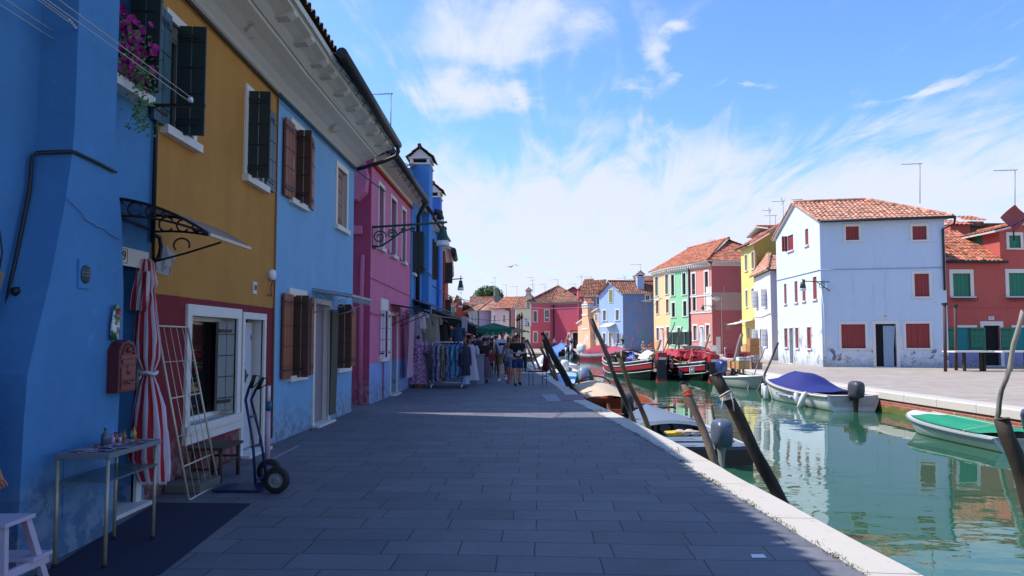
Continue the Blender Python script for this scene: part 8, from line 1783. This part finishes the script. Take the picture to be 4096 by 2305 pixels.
def person(label, pos, rot, h=1.72, top='#202022', bottom='#1c2c50', shoe='#1c1a1c', hair='#2a201a', skin=None, female=False, step=.0, arms=((.05, -.25), (.05, -.25)), sleeves=True, legs='shorts', long_hair=False, extras=(), fingers=True, glasses=False, lean=0, sit=False, side=1, bag=None, topm=None, botm=None, name='person'):
 k = h/1.72; skin = skin or SKIN; root = thing(name, (0, 0, 0), label, 'person'); q = lambda x, y, z: Vector((x*k, y*k, z*k)); sh = .17 if female else .2
 hz = .92; V = [q(0, 0, hz), q(0, .01+lean*.4, 1.12), q(0, .01+lean, 1.36), q(0, .0+lean, 1.46), q(0, .01+lean, 1.53), q(0, .025+lean, 1.60), q(0, .005+lean, 1.68)]
 Rd = [(.15, .11), (.125, .09), (.142, .085), (.055, .05), (.055, .055), (.084, .1), (.07, .088)]; Rd = [(a*k, b_*k) for a, b_ in Rd]; E = [(0, 1), (1, 2), (2, 3), (3, 4), (4, 5), (5, 6)]
 J = {}
 for sg, (hx, hy) in ((-1, arms[0]), (1, arms[1])):
  i = len(V); s0 = q(sg*sh, lean, 1.38);
  if hy > .05: el = q(sg*(sh+.05), lean-.03, 1.12); wr = q(sg*hx, lean+hy, 1.1)
  else: el = q(sg*(sh+.07), lean-.02-hy*.1, 1.12); wr = q(sg*(sh+.06+hx), lean+.04-hy*.2, .88)
  hd = wr+(wr-el).normalized()*.07*k; V += [s0, el, wr, hd]; Rd += [.05*k, .043*k, .027*k, (.036*k, .02*k)]; E += [(2, i), (i, i+1), (i+1, i+2), (i+2, i+3)]; J[sg] = (s0, el, wr, hd, i)
  if fingers:
   dr = (wr-el).normalized(); sd = dr.cross(Vector((0, 1, 0))).normalized() if abs(dr.y) < .8 else Vector((1, 0, 0))
   for f in range(4):
    b0 = len(V); off = sd*(f-1.5)*.017*k; cu = Vector((0, .02, -.005))*k; V += [hd+dr*.045*k+off*1.15+cu*.3, hd+dr*(.075-.006*abs(f-1.5))*k+off*1.2+cu]; Rd += [.0085*k, .0075*k]; E += [(i+3, b0), (b0, b0+1)]
   b0 = len(V); V += [wr+dr*.04*k+sd*.04*k+Vector((0, .015*k, 0)), wr+dr*.075*k+sd*.055*k+Vector((0, .03*k, 0))]; Rd += [.01*k, .009*k]; E += [(i+2, b0), (b0, b0+1)]
 LJ = {}
 for sg in (-1, 1):
  i = len(V); st = step*sg
  if sit: hp, kn, an, to = q(sg*.1, .0, .86), q(sg*.13, .32, 1.1), q(sg*.12, .45, .74), q(sg*.12, .6, .7)
  else: hp, kn, an, to = q(sg*.095, .0, .86), q(sg*.1, .03+st*.55, .48+(.02 if st < 0 else 0)), q(sg*.09, st-.01-(.04 if st < 0 else 0), .09+(.08 if st < -.05 else 0)), q(sg*.1, st+.13, .03+(.0 if st >= -.05 else .0))
  V += [hp, kn, an, to]; Rd += [.09*k, .058*k, .036*k, (.04*k, .03*k)]; E += [(0, i), (i, i+1), (i+1, i+2), (i+2, i+3)]; LJ[sg] = (hp, kn, an, to)
 skin_obj('body', V, E, Rd, skin, root)
 e = .03*k
 # top
 V2 = [q(0, 0, .93), V[1], V[2], q(0, lean, 1.435)]; R2 = [(.155*k+e*.5, .115*k+e*.5), (.13*k+e, .095*k+e), (.17*k+e, .105*k+e), (.125*k, .09*k)]; E2 = [(0, 1), (1, 2), (2, 3)]
 for sg in (-1, 1):
  i = len(V2); s0, el = J[sg][:2]
  if sleeves is False: V2.append(s0*.8+V[2]*.2); R2.append(.05*k); E2.append((2, i))
  else:
   tt = .62 if sleeves is True else 1.0; V2 += [s0, s0.lerp(el, tt)]; R2 += [.056*k+e, .045*k+e*1.3]; E2 += [(2, i), (i, i+1)]
   if sleeves == 'long': V2.append(J[sg][2]); R2.append(.03*k+e*.6); E2.append((i+1, i+2))
 skin_obj('shirt', V2, E2, R2, topm or cm(top), root, root=1)
 if legs in ('shorts', 'trousers'):
  V3_ = [q(0, 0, .97), q(0, 0, .88)]; R3 = [(.15*k+e, .11*k+e), (.155*k+e, .12*k+e)]; E3 = [(0, 1)]
  for sg in (-1, 1):
   hp, kn, an, to = LJ[sg]; i = len(V3_); en = .8 if legs == 'shorts' else 1; V3_ += [hp-Vector((0, 0, .06*k)), hp.lerp(kn, en)]; R3 += [.085*k+e, .07*k+e*1.1]; E3 += [(1, i), (i, i+1)]
   if legs == 'trousers': V3_.append(an); R3.append(.045*k+e); E3.append((i+1, i+2))
  skin_obj(legs, V3_, E3, R3, botm or cm(bottom), root)
 else:
  mb = MB(); rows = []
  zt_, zb_ = 1.0, (.18 if legs == 'long_skirt' else .52)
  for j in range(9):
   f = j/8; z = zt_+(zb_-zt_)*f; rr = .135+.02*math.sin(min(1, f*3)*PI/2)+.13*f; rows.append([q(rr*1.1*math.cos(t)*(1+.05*f*math.sin(9*t+j*.3)), rr*.85*math.sin(t)*(1+.05*f*math.sin(9*t)), z) for t in [2*PI*i/32 for i in range(32)]])
  mb.grid(rows, 0, True, closeu=True); mb.build('skirt', botm or cm(bottom), root, fix=False)
 for sg in (-1, 1):
  an, to = LJ[sg][2:]; mb = MB(); c = an.lerp(to, .55)-Vector((0, 0, .02*k)); d = (to-an); d.z *= .4; d.normalize(); sdv = Vector((d.y, -d.x, 0)).normalized(); upv = sdv.cross(d)
  mb.ball((0, 0, 0), 1, 0, 12, 8, tr=lambda p: c+d*p.y*.14*k+sdv*p.x*.048*k+upv*max(p.z*.05, -.035)*k); mb.ball((0, 0, 0), 1, 0, 10, 6, tr=lambda p: an+Vector((p.x*.048, p.y*.055, -.01+p.z*.05))*k); mb.build('shoe', cm(shoe), root)
 # hair, face
 hc = q(0, lean-.005, 1.635); mb = MB(); rows = []
 for j in range(8):
  a = PI*.62*j/7; row = []
  for i in range(18):
   t = 2*PI*i/18; front = max(0, math.sin(t)); cut = 1-front*.35; aa = a*cut; row.append(hc+Vector((.1*math.sin(aa)*math.cos(t), .116*math.sin(aa)*math.sin(t)-.012, .108*math.cos(aa)))*k)
  rows.append(row)
 mb.grid(rows, 0, True, closeu=True)
 if long_hair:
  rows = [[hc+Vector(((.09+.02*math.sin(3*f))*math.cos(t), -.03+(.07-.02*f)*math.sin(t), -.02-.27*f))*k for t in [PI+PI*i/10-.35+.07*i for i in range(11)]] for f in [x/6 for x in range(7)]]; mb.grid(rows)
 mb.build('hair', cm(hair), root, fix=False)
 if fingers or glasses:
  fc = q(0, lean+.125, 1.6); mb = MB(); mb.lathe([(.001, 0), (.016*k, -.01*k), (.002, .045*k)], fc-Vector((0, .012*k, .012*k)), 8)
  for sg in (-1, 1): mb.ball(hc+Vector((sg*.088, -.005, -.03))*k, .018*k, 0, 8, 5, .5, .7, 1.3)
  mb.build('nose_and_ears', skin, root); mb = MB(); mb.box(-.026*k, .026*k, fc.y-.016*k, fc.y-.008*k, fc.z-.045*k, fc.z-.036*k); mb.build('mouth', cm('#8a4040'), root); mb = MB()
  for sg in (-1, 1):
   if glasses: mb.ball(fc+Vector((sg*.034, -.014, .03))*k, .028*k, 0, 10, 6, 1, .4, .75)
   else: mb.ball(fc+Vector((sg*.032, -.018, .03))*k, .009*k, 0, 6, 4, 1.3, .6, .7)
  if glasses: mb.box(-.09*k, .09*k, fc.y-.03*k, fc.y-.012*k, fc.z+.034*k, fc.z+.042*k)
  mb.build('sunglasses' if glasses else 'eyes', BLACKM, root)
 for ex_ in extras: ex_(root, q, J, lean, k)
 root.location = Vector((pos[0], pos[1], pos[2] if len(pos) > 2 else 0)); root.rotation_euler = (0, 0, rot); return root
def on_ground(u, v): g = G(u, v); return (g.x, g.y, 0)
def chest_band(root, q, J, lean, k):
 mb = MB(); mb.lathe([(.186, 1.235), (.189, 1.255), (.189, 1.30), (.186, 1.32)], (0, (.01+lean*.8)*k, 0), 24, 0, 1.02*k, .66*k, lambda p: Vector((p.x, p.y, p.z*k))); mb.build('chest_stripe', cm('#1a1e34'), root)
def hold_map(root, q, J, lean, k):
 m_ = (J[-1][3]+J[1][3])/2; mb = MB(); mb.prism([m_+Vector(p) for p in ((-.1, .03, .08), (.02, .05, .1), (.1, .03, -.07), (-.02, .01, -.1))], (.0, .012, .004)); mb.build('map', cm('#b8c8dc'), root)
def backpack(c1, c2='#1c1c20'):
 def f(root, q, J, lean, k):
  mb = MB(); mb.ball(q(0, lean-.2, 1.2), .17*k, 0, 14, 10, 1, .62, 1.35); mb.ball(q(0, lean-.29, 1.1), .11*k, 1, 12, 8, 1, .5, .8); mb.build('backpack', [cm(c1), cm(c2)], root)
 return f
def shoulder_bag(c, x=.3, z=.95):
 def f(root, q, J, lean, k):
  mb = MB(); mb.box(-.13, .13, -.05, .05, -.16, .14, 0, lambda p: q(x, lean-.05, z)+Vector((p.x*(1+.3*(p.z < 0)), p.y, p.z))*k); b_ = mb.build('shoulder_bag', cm(c), root, bevel=.02); mb = MB(); mb.tube([q(x-.1, -.03, z+.12), q(x*.55, lean, 1.43), q(x+.05, .02, z+.12)], .012*k, 6); mb.build('strap', cm('#2a2024'), b_)
 return f
def cap_hat(c):
 def f(root, q, J, lean, k): mb = MB(); mb.ball(q(0, lean-.01, 1.66), .108*k, 0, 14, 8, .95, 1.1, .85); mb.build('cap', cm(c), root)
 return f
P_ = PI
person('man in a black T-shirt and navy shorts walking toward us reading a map', on_ground(2070, 1542), P_+.12, 1.70, '#0c0c0e', '#1c3464', '#141214', '#14100e', arms=((.06, .24), (.07, .24)), step=.12, glasses=True, extras=(hold_map,))
person('blonde woman in a pale tank top and printed shorts walking beside the men', on_ground(2036, 1532), P_-.35, 1.66, '#9aa2b4', '#7a7c94', '#a03c50', '#b89a6a', skin=SKINT, female=True, step=-.2, sleeves=False, long_hair=True, glasses=True, arms=((.02, -.2), (.02, -.2)), botm=mat('leaf_print', '#8a8ea8', .8, .2, 10, col2='#3a4668', c2=(.48, .52), c2scale=24))
person('man in a white T-shirt with a dark chest stripe and khaki shorts', on_ground(2010, 1524), P_-.1, 1.84, '#c4c8e0', '#6a5838', '#c8c8d8', '#5a4c44', skin=SKINT, step=.2, arms=((.03, -.25), (.03, -.25)), extras=(chest_band,))
person('person in a dark top and long grey mauve skirt seen from behind', on_ground(1938, 1531), .1, 1.60, '#2c1420', '#5c4c5c', '#181418', '#241a1a', legs='long_skirt', step=.1, arms=((.04, -.2), (.04, -.2)), lean=.05, extras=(shoulder_bag('#8a2c34', .27, .98), cap_hat('#2c2830')))
person('man in a blue grey shirt with a dark rucksack seen from behind', on_ground(1922, 1513), 0, 1.80, '#4c5668', '#2a2a30', '#181818', '#1c1614', legs='trousers', arms=((.08, -.2), (.03, -.2)), extras=(backpack('#2c2c34'), cap_hat('#1a1614')))
person('person in a white sleeveless shirt with a strap behind the clothes rack', on_ground(1876, 1503), P_-.3, 1.66, '#a8a4b0', '#3a3a44', '#202020', '#1c1412', female=True, legs='trousers', sleeves=False, extras=(shoulder_bag('#2a2a30', .25, 1.0),))
person('person in mustard clothing partly hidden behind the skirted walker', on_ground(1972, 1496), P_, 1.62, '#8a7a3c', '#8a8450', '#1c1c1c', '#5a4a30', female=True, legs='skirt', step=.15, skin=SKINT, fingers=False)
person('bare legged person close behind the blonde woman', on_ground(2058, 1517), P_, 1.68, '#8a8a94', '#c8c0c8', '#a08070', '#8a6a40', skin=SKINT, step=.12, fingers=False, female=True, long_hair=True)
random.seed(77)
crowd = [(1816, 1345, 31, 'dark haired person behind the rack rail', '#3a3c48'), (1781, 1356, 33, 'person half hidden by the blue house corner', '#4a2c34'), (1858, 1343, 33, 'dark clothed person left of the tall crowd', '#202428'), (1873, 1340, 37, 'tall dark clothed person in mid crowd', '#18181c'), (1886, 1341, 35, 'dark clothed person beneath the lilac house windows', '#1c1c22'), (1909, 1340, 31, 'person with a dark red cap behind the rucksack man', '#2c2838'), (1954, 1353, 31, 'brown haired person left of the parasol pole', '#4c3c38'), (1964, 1355, 36, 'small distant person by the parasol pole', '#30303a'), (1985, 1343, 30, 'dark haired person left of the white T-shirt man', '#3a4048'), (1797, 1355, 36, 'person in red at the back of the stall', '#6a2430'), (1897, 1350, 41, 'distant person in grey in the crowd', '#48484f'), (1940, 1350, 41, 'distant person in white in the crowd', '#9a9aa2'), (2094, 1350, 34, 'person in pale clothing right of the black T-shirt man', '#a8a0a0')]
for i, (u, v, Yd, lb, c) in enumerate(crowd):
 p = PY(u, v, Yd); person(lb, (p.x, Yd, 0), [P_, 0, P_+.5, .4][i % 4], max(1.5, min(1.86, p.z*1.0)), c, ['#22262e', '#2c2c30', '#3c3428'][i % 3], '#141414', ['#181210', '#2a1c14', '#3c2c1c'][i % 3], legs=['trousers', 'shorts'][i % 2], fingers=False, female=i % 3 == 0, long_hair=i % 3 == 0, step=.1*(i % 2), extras=((backpack('#22242c'),) if i % 4 == 1 else ()))
g = PY(2217, 1394, 98); person('woman in a pale blue top and dark shorts standing before the crimson wall', (g.x, 97, 0), P_-.3, 1.68, '#6a9ac8', '#1c2440', '#c09a80', '#4c2a1a', female=True, sleeves=False, long_hair=True, fingers=False, skin=SKINT)
g = PY(2194, 1394, 98); person('person in dark clothes beside the crimson house windows', (g.x, 98, 0), P_, 1.6, '#2c2430', '#8a2c34', '#202020', '#2a1a14', fingers=False)
for u, lb, c, hr, sk in ((2602, 'dark haired woman sitting on the quay with raised hands', '#c06a3c', '#1a1210', '#2c4a78'), (2574, 'fair haired person sitting on the quay before the flaking wall', '#a89a8c', '#b09a74', '#8c8478')):
 g = PY(u, 1405, 66); person(lb, (g.x, 66, -.45), P_+.5, 1.72, c, sk, '#202020', hr, fingers=False, sit=True, female=True, long_hair=True, legs='trousers', arms=((.08, .3), (.08, .3)))
# woman cut by the left edge
person('arm and side of a person in a red white patterned dress at the left edge', (-3.39, 4.15, 0), P_+.9, 1.58, '#b01824', '#b01824', '#3a2a20', '#3a2418', female=True, legs='long_skirt', arms=((.06, -.2), (.14, -.1)), skin=SKINT, topm=mat('red_flower_dress', '#a81622', .8, .1, 8, col2='#d8c8cc', c2=(.6, .62), c2scale=14), botm=MATS['red_flower_dress'])
# ---------------------------------------------------------------- garments
def garment(label, x, y, zt, zb, w_, m, d=.06, yaw=0, flare=1.3, sleeve=.35, nm='hanging_garment', cat='garment', grp='clothes for sale at the stall', neck=True, folds=.12, belt=None):
 r0_ = thing(nm, (x, y, zt), label, cat, grp); mb = MB(); rows = []; c, s = math.cos(yaw), math.sin(yaw); T = lambda a, b_, z: Vector((x+a*c-b_*s, y+a*s+b_*c, z)); H = zt-zb; K = 12
 for j in range(K+1):
  f = j/K; wd = w_/2*(.42 if j == 0 else (1 if f < .12 else (.88+(flare-.88)*max(0, (f-.3)/.7)**1.2))); dd = d*(.35 if j == 0 else .8+.8*f)
  if belt and abs(f-.33) < .06: wd *= .8; dd *= .85
  rows.append([T(wd*math.cos(t)*(1+folds*f*math.sin(7*t+j*.2+x*9)), dd*math.sin(t)*(1+folds*2*f*math.sin(9*t+x*5)), zt-H*f-.02*(abs(math.cos(t)) > .9)*(j == 1)) for t in [2*PI*i/26 for i in range(26)]])
 mb.grid(rows, 0, True, closeu=True); mb.face(rows[0])
 if sleeve:
  for sg in (-1, 1): mb.tube([T(sg*w_*.42, 0, zt-.06), T(sg*(w_*.5+.035), 0, zt-.06-sleeve*.5), T(sg*(w_*.5+.04), -.01, zt-.06-sleeve)], [d*.75, d*.8, d*.7], 9)
 mb.build('cloth', m, r0_, fix=False)
 mb = MB(); mb.tube([T(0, 0, zt-.02), T(0, 0, zt+.07), T(.02, 0, zt+.1), T(.04, 0, zt+.08)], .006, 5); mb.build('hanger', STEEL, r0_)
 if belt: mb = MB(); mb.lathe([(w_*.36, -.03), (w_*.37, 0), (w_*.36, .03)], (x, y, zt-H*.335), 18, 0, 1.02, .52); mb.build('belt', belt, r0_)
 return r0_
FLO = mat('lilac_floral', '#a88ab0', .8, .3, 18, col2='#7a3c6a', c2=(.48, .53), c2scale=22);
def prnt(c, c2): k = 'pr'+c; return MATS.get(k) or mat(k, c, .85, .25, 14, col2=c2, c2=(.49, .54), c2scale=18)
r_ = garment('long lilac floral dress with a brown belt on a dress form', -3.02, 22.5, 1.56, .12, .46, FLO, .13, .2, 1.55, .4, 'floral_dress', 'dress', belt=cm('#4a2418'))
mb = MB(); mb.lathe([(.001, 1.5), (.05, 1.55), (.045, 1.66), (.001, 1.68)], (-3.02, 22.5, 0), 10); mb.lathe([(.2, 0), (.2, .13), (.001, .13)], (-3.02, 22.5, 0), 12, 1); loose('dress_form', 'dress form on a round wicker base under the floral dress', 'dress form', mb, [cm('#241c20'), cm('#5a3c28')])
W_ = [(-3.12, 22.75, 2.35, 1.45, .38, '#8a8490', 'grey blouse hanging highest at the pink house corner', .5), (-2.98, 22.8, 2.45, 1.9, .34, '#b4b0b0', 'white top hanging under the awning edge', .15), (-2.82, 22.9, 2.3, 1.5, .42, '#7c7468', 'taupe crocheted top under the awning', .2), (-2.6, 23.1, 2.4, 1.3, .4, '#8f8a84', 'pale lace tunic under the awning', .3), (-2.88, 22.95, 1.95, 1.2, .36, '#a8a098', 'cream skirt hanging below the taupe top', 0),
 (-2.72, 23.0, 1.45, .2, .36, '#7c7a80', 'long grey dress right of the floral dress', .4), (-2.4, 24.2, 2.15, 1.35, .42, '#2c2a30', 'black jacket hanging against the bright blue wall', .5), (-2.5, 23.2, 1.4, .35, .3, '#6a7a94', 'grey blue dress between dress form and rack', .3), (-3.2, 23.0, 1.7, .5, .35, '#5a5660', 'dark grey dress in the stall corner', .3), (-1.74, 22.6, 1.95, 1.42, .34, '#203c58', 'dark teal jacket hanging from the awning arm', .25)]
for x, y, zt, zb, w_, c, lb, sl_ in W_: garment(lb, x, y, zt, zb, w_, cm(c), .08, .15, 1.1, sl_)
# rack with clothes
r_ = thing('clothes_rack', (-2.1, 22.6, 0), 'white clothes rail on feet full of blue printed garments', 'clothes rack'); xa, xb = -2.6, -1.58; zr_ = 1.46
mb = MB(); mb.tube([(xa-.05, 22.5, zr_), (xb, 22.5, zr_)], .016, 8); mb.build('rail', WSH, r_); mb = MB(); mb.tube([(xa+.03, 22.5, .16), (xb, 22.5, .16)], .014, 8); mb.build('rail', WSH, r_)
for x in (xa+.03, xb-.02):
 mb = MB(); mb.tube([(x, 22.5, zr_), (x, 22.5, .1)], .014, 8); mb.tube([(x, 22.15, .04), (x, 22.5, .12), (x, 22.85, .04)], .018, 8); mb.build('upright', WSH, r_)
ck = [('#6a7488', '#3c3c50'), ('#7a86a8', '#2c3c60'), ('#9098b4', '#4a5070'), ('#a4a0ac', '#6c6270'), ('#8c8a80', '#4a4840'), ('#58564c', '#8c8878'), ('#4c5a7c', '#8c94b4'), ('#6c8cc0', '#26385c'), ('#3c6a9c', '#8fb0d0'), ('#2c8a9c', '#3ca0b0'), ('#5a84a8', '#2c4a6c'), ('#3c5490', '#7c90c0'), ('#2c4478', '#4c68a0')]
wd_ = ['leftmost', 'second', 'third', 'fourth', 'fifth', 'sixth', 'middle', 'eighth', 'ninth', 'bright turquoise tenth', 'eleventh', 'twelfth', 'rightmost']
for i, (a, b_) in enumerate(ck): garment(wd_[i]+' printed garment along the white clothes rail', xa+.1+(xb-xa-.12)*i/12, 22.5, zr_-.06, [.35, .16, .3, .22, .38, .32, .25, .3, .34, .33, .4, .38, .42][i], .44, prnt(a, b_), .045, 1.25 if i % 2 else 1.45, 1.15, .45 if i % 3 else .25, grp='garments on the white rail', folds=.2)
garment('navy coat hanging on the right end of the clothes rail', -1.5, 22.45, 1.36, .4, .4, cm('#161c34'), .08, 1.0, 1.1, .6); garment('white skirt under the navy coat at the rail end', -1.5, 22.5, .55, .12, .2, cm('#9aa4c8'), .06, .3, 1.3, 0); garment('long white dress right of the navy coat', -1.36, 22.9, 1.38, .22, .38, cm('#a8a4b4'), .09, .3, 1.5, .25)
mb = MB(); mb.box(-1.22, -.98, 24.0, 24.3, 0, 1.0); mb.box(-1.26, -.94, 23.96, 24.34, 1.0, 1.04); loose('display_plinth', 'pale plinth standing behind the white dress', 'plinth', mb, cm('#8a8ea0'))
mb = MB(); mb.box(-2.75, -1.45, 22.1, 23.3, 0.002, .02); loose('wooden_board', 'flat dark board under the clothes rail', 'board', mb, cm('#3a3c4c'))
# awnings
def slab(name, label, pts, m, cat='awning', th=.03, val=0, vm=None):
 r0_ = thing(name, pts[0], label, cat); mb = MB(); mb.prism(pts, (0, 0, th)); mb.build('canvas', m, r0_)
 if val:
  a, b_ = Vector(pts[1]), Vector(pts[2]); mb = MB(); mb.grid([[a.lerp(b_, k/24)-Vector((0, 0, val*z*(1-.25*abs(math.sin(k*PI/3))))) for k in range(25)] for z in (0, 1)]); mb.build('valance', vm or m, r0_, fix=False)
 if val > .2:
  a, b_ = Vector(pts[0]), Vector(pts[1]); mb = MB(); mb.grid([[a.lerp(b_, k/12)-Vector((0, 0, val*1.25*z)) for k in range(13)] for z in (0, 1)]); mb.build('front_drop', m, r0_, fix=False)
 mb = MB(); mb.tube([Vector(pts[0])+Vector((0, .1, -.45)), Vector(pts[1])+Vector((-.1, .1, -.05))], .018, 6); mb.tube([pts[1], pts[2]], .025, 6); mb.build('arm', STEEL, r0_); return r0_
GA = mat('grey_awning', '#5c5864', .85, .1, 3); BA = mat('black_awning', '#0a0a0c', .9, .1, 3);
slab('awning', 'grey retractable awning stretched out over the clothes stall', [(-3.25, 22.7, 2.85), (-1.62, 22.9, 2.28), (-1.62, 26.0, 2.28), (-3.28, 26.0, 2.95)], GA, val=.1)
slab('awning', 'black awning sloping from the blue house to the green parasol', [(-3.3, 27.2, 2.75), (-1.45, 28.0, 2.02), (-1.45, 33.5, 2.1), (-3.4, 33, 2.9)], BA, val=.28)
mb = MB(); mb.grid([[(-1.64+.035*k, 22.75+.02*(k % 2), 2.3-z*(.38 if k < 4 else .5)) for k in range(6)] for z in (0, .5, 1)]); loose('striped_scarf', 'white scarves hanging from the corner of the grey awning', 'scarf', mb, cm('#a8a4ac'))
def parasol(label, c, hw_, ze, za, m, scal=True, pole=True, trimm=None):
 r0_ = thing('parasol', (c[0], c[1], 0), label, 'parasol'); mb = MB(); cx_, cy_ = c; A = Vector((cx_, cy_, za)); cs = [Vector((cx_+sx*hw_, cy_+sy*hw_, ze)) for sx, sy in ((-1, -1), (1, -1), (1, 1), (-1, 1))]
 for i in range(4):
  a, b_ = cs[i], cs[(i+1) % 4]; mb.grid([[a.lerp(b_, k/10).lerp(A, j/6)-Vector((0, 0, .06*math.sin(PI*k/10)*(1-j/6))) for k in range(11)] for j in range(7)], 0, False)
 mb.build('canopy', m, r0_, fix=False)
 if scal:
  mb = MB(); mt = MB()
  for i in range(4):
   a, b_ = cs[i], cs[(i+1) % 4]; N = 60; top = []; bot = []
   for k in range(N+1):
    p = a.lerp(b_, k/N)-Vector((0, 0, .06*math.sin(PI*k/N))); top.append(p); bot.append(p-Vector((0, 0, .12+.16*abs(math.sin(PI*k/N*6))**.6)))
   mb.grid([top, bot], 0, False); mt.tube(bot, .012, 5)
  v_ = mb.build('valance', m, r0_, fix=False); mt.build('piping', trimm, v_)
 if pole: mb = MB(); mb.tube([(cx_, cy_, 0), (cx_, cy_, za)], .022, 8); mb.build('pole', WSH, r0_)
 mb = MB()
 for q_ in cs: mb.tube([A-Vector((0, 0, .05)), q_-Vector((0, 0, .02))], .012, 5)
 mb.build('rib', STEEL, r0_); return r0_
pc = PY(1975, 1300, 29.5); parasol('green square parasol with a scalloped cream edged fringe', (pc.x, 29.5), .78, 2.02, 2.24, mat('green_parasol', '#0e6446', .8, .1, 3), True, True, cm('#a8c0a8'))
pc = PY(2045, 1320, 33); parasol('black parasol behind the green one, beside the iron posts', (pc.x, 33.4), .85, 1.9, 2.15, BA, False, True)
# hanging lantern under the awnings
c = PY(1778, 1290, 26.5); r_ = thing('lantern', c, 'black lantern hanging under the black awning', 'lantern'); mb = MB(); mb.lathe([(.001, .12), (.05, .08), (.13, .02), (.13, 0), (.11, -.0), (.07, -.22), (.001, -.25)], c, 6, 0); mb.tube([c+Vector((0, 0, .1)), c+Vector((-.25, 0, .2))], .012, 5); mb.build('cage', BLACKM, r_); mb = MB(); mb.lathe([(.1, -.02), (.065, -.2)], c+Vector((0, 0, 0)), 6, 0, 1.03, 1.03); mb.build('pane', mat('frosted_pane', '#8a8c98', .4), r_)
# red chair
g0 = G(2118, 1540); a = G(2186, 1541); r_ = thing('red_chair', (g0.x+.3, g0.y, 0), 'dark red chair with thin metal legs standing near the kerb', 'chair'); RC = mat('oxblood_leather', '#6a1a1e', .45, .1, 6); x0, x1, y0 = g0.x-.02, a.x, g0.y
for x, y in ((x0, y0+.03), (x0+.13, y0-.3), (x1-.13, y0+.12), (x1, y0-.22)): mb = MB(); mb.tube([(x, y, 0), (x, y, .44)], .012, 6); mb.build('leg', mat('thin_dark_steel', '#3a2c34', .4, metal=.3) if 'thin_dark_steel' not in MATS else MATS['thin_dark_steel'], r_)
mb = MB(); mb.prism([(x0-.01, y0+.05, .44), (x0+.12, y0-.33, .44), (x1+.02, y0-.25, .44), (x1-.12, y0+.15, .44)], (0, 0, .05)); mb.build('seat', RC, r_, bevel=.01)
mb = MB(); mb.grid([[Vector((x1+.02-.14*t+dx+.07*f, y0-.25+.4*t, .47+.52*f)) for t in (0, .5, 1)] for f in (0, .33, .66, 1) for dx in (0,)]); mb.grid([[Vector((x1+.06-.14*t+.07*f, y0-.25+.4*t, .47+.52*f)) for t in (0, .5, 1)] for f in (0, .33, .66, 1)]); b_ = mb.build('backrest', RC, r_); so = b_.modifiers.new('solid', 'SOLIDIFY'); so.thickness = .03
# bicycle-like red thing by the crimson house and two gulls in the sky
gp = PY(2160, 1060, 60); mb = MB(); mb.tube([gp+Vector((-.55, 0, .1)), gp+Vector((-.3, 0, .0)), gp+Vector((0, 0, .0))], [.01, .05, .06], 6); mb.grid([[gp+Vector((-.2, 0, 0)), gp+Vector((.05, -.4, .1)), gp+Vector((.4, -.9, .05))], [gp+Vector((0, 0, 0)), gp+Vector((.2, -.4, .12)), gp+Vector((.45, -.9, .06))]]); mb.grid([[gp+Vector((-.2, 0, 0)), gp+Vector((.2, .3, .25)), gp+Vector((.6, .7, .2))], [gp+Vector((0, 0, 0)), gp+Vector((.35, .3, .27)), gp+Vector((.65, .7, .22))]]); mb.build
gp = PY(2048, 1068, 70); off_ = gp-PY(2160, 1060, 60)
for i in range(len(mb.v)): mb.v[i] = mb.v[i]+off_
tag(mb.build('gull', mat('gull_grey', '#9aa0a8', .8), None), 'small gull gliding above the far roofs', 'bird')
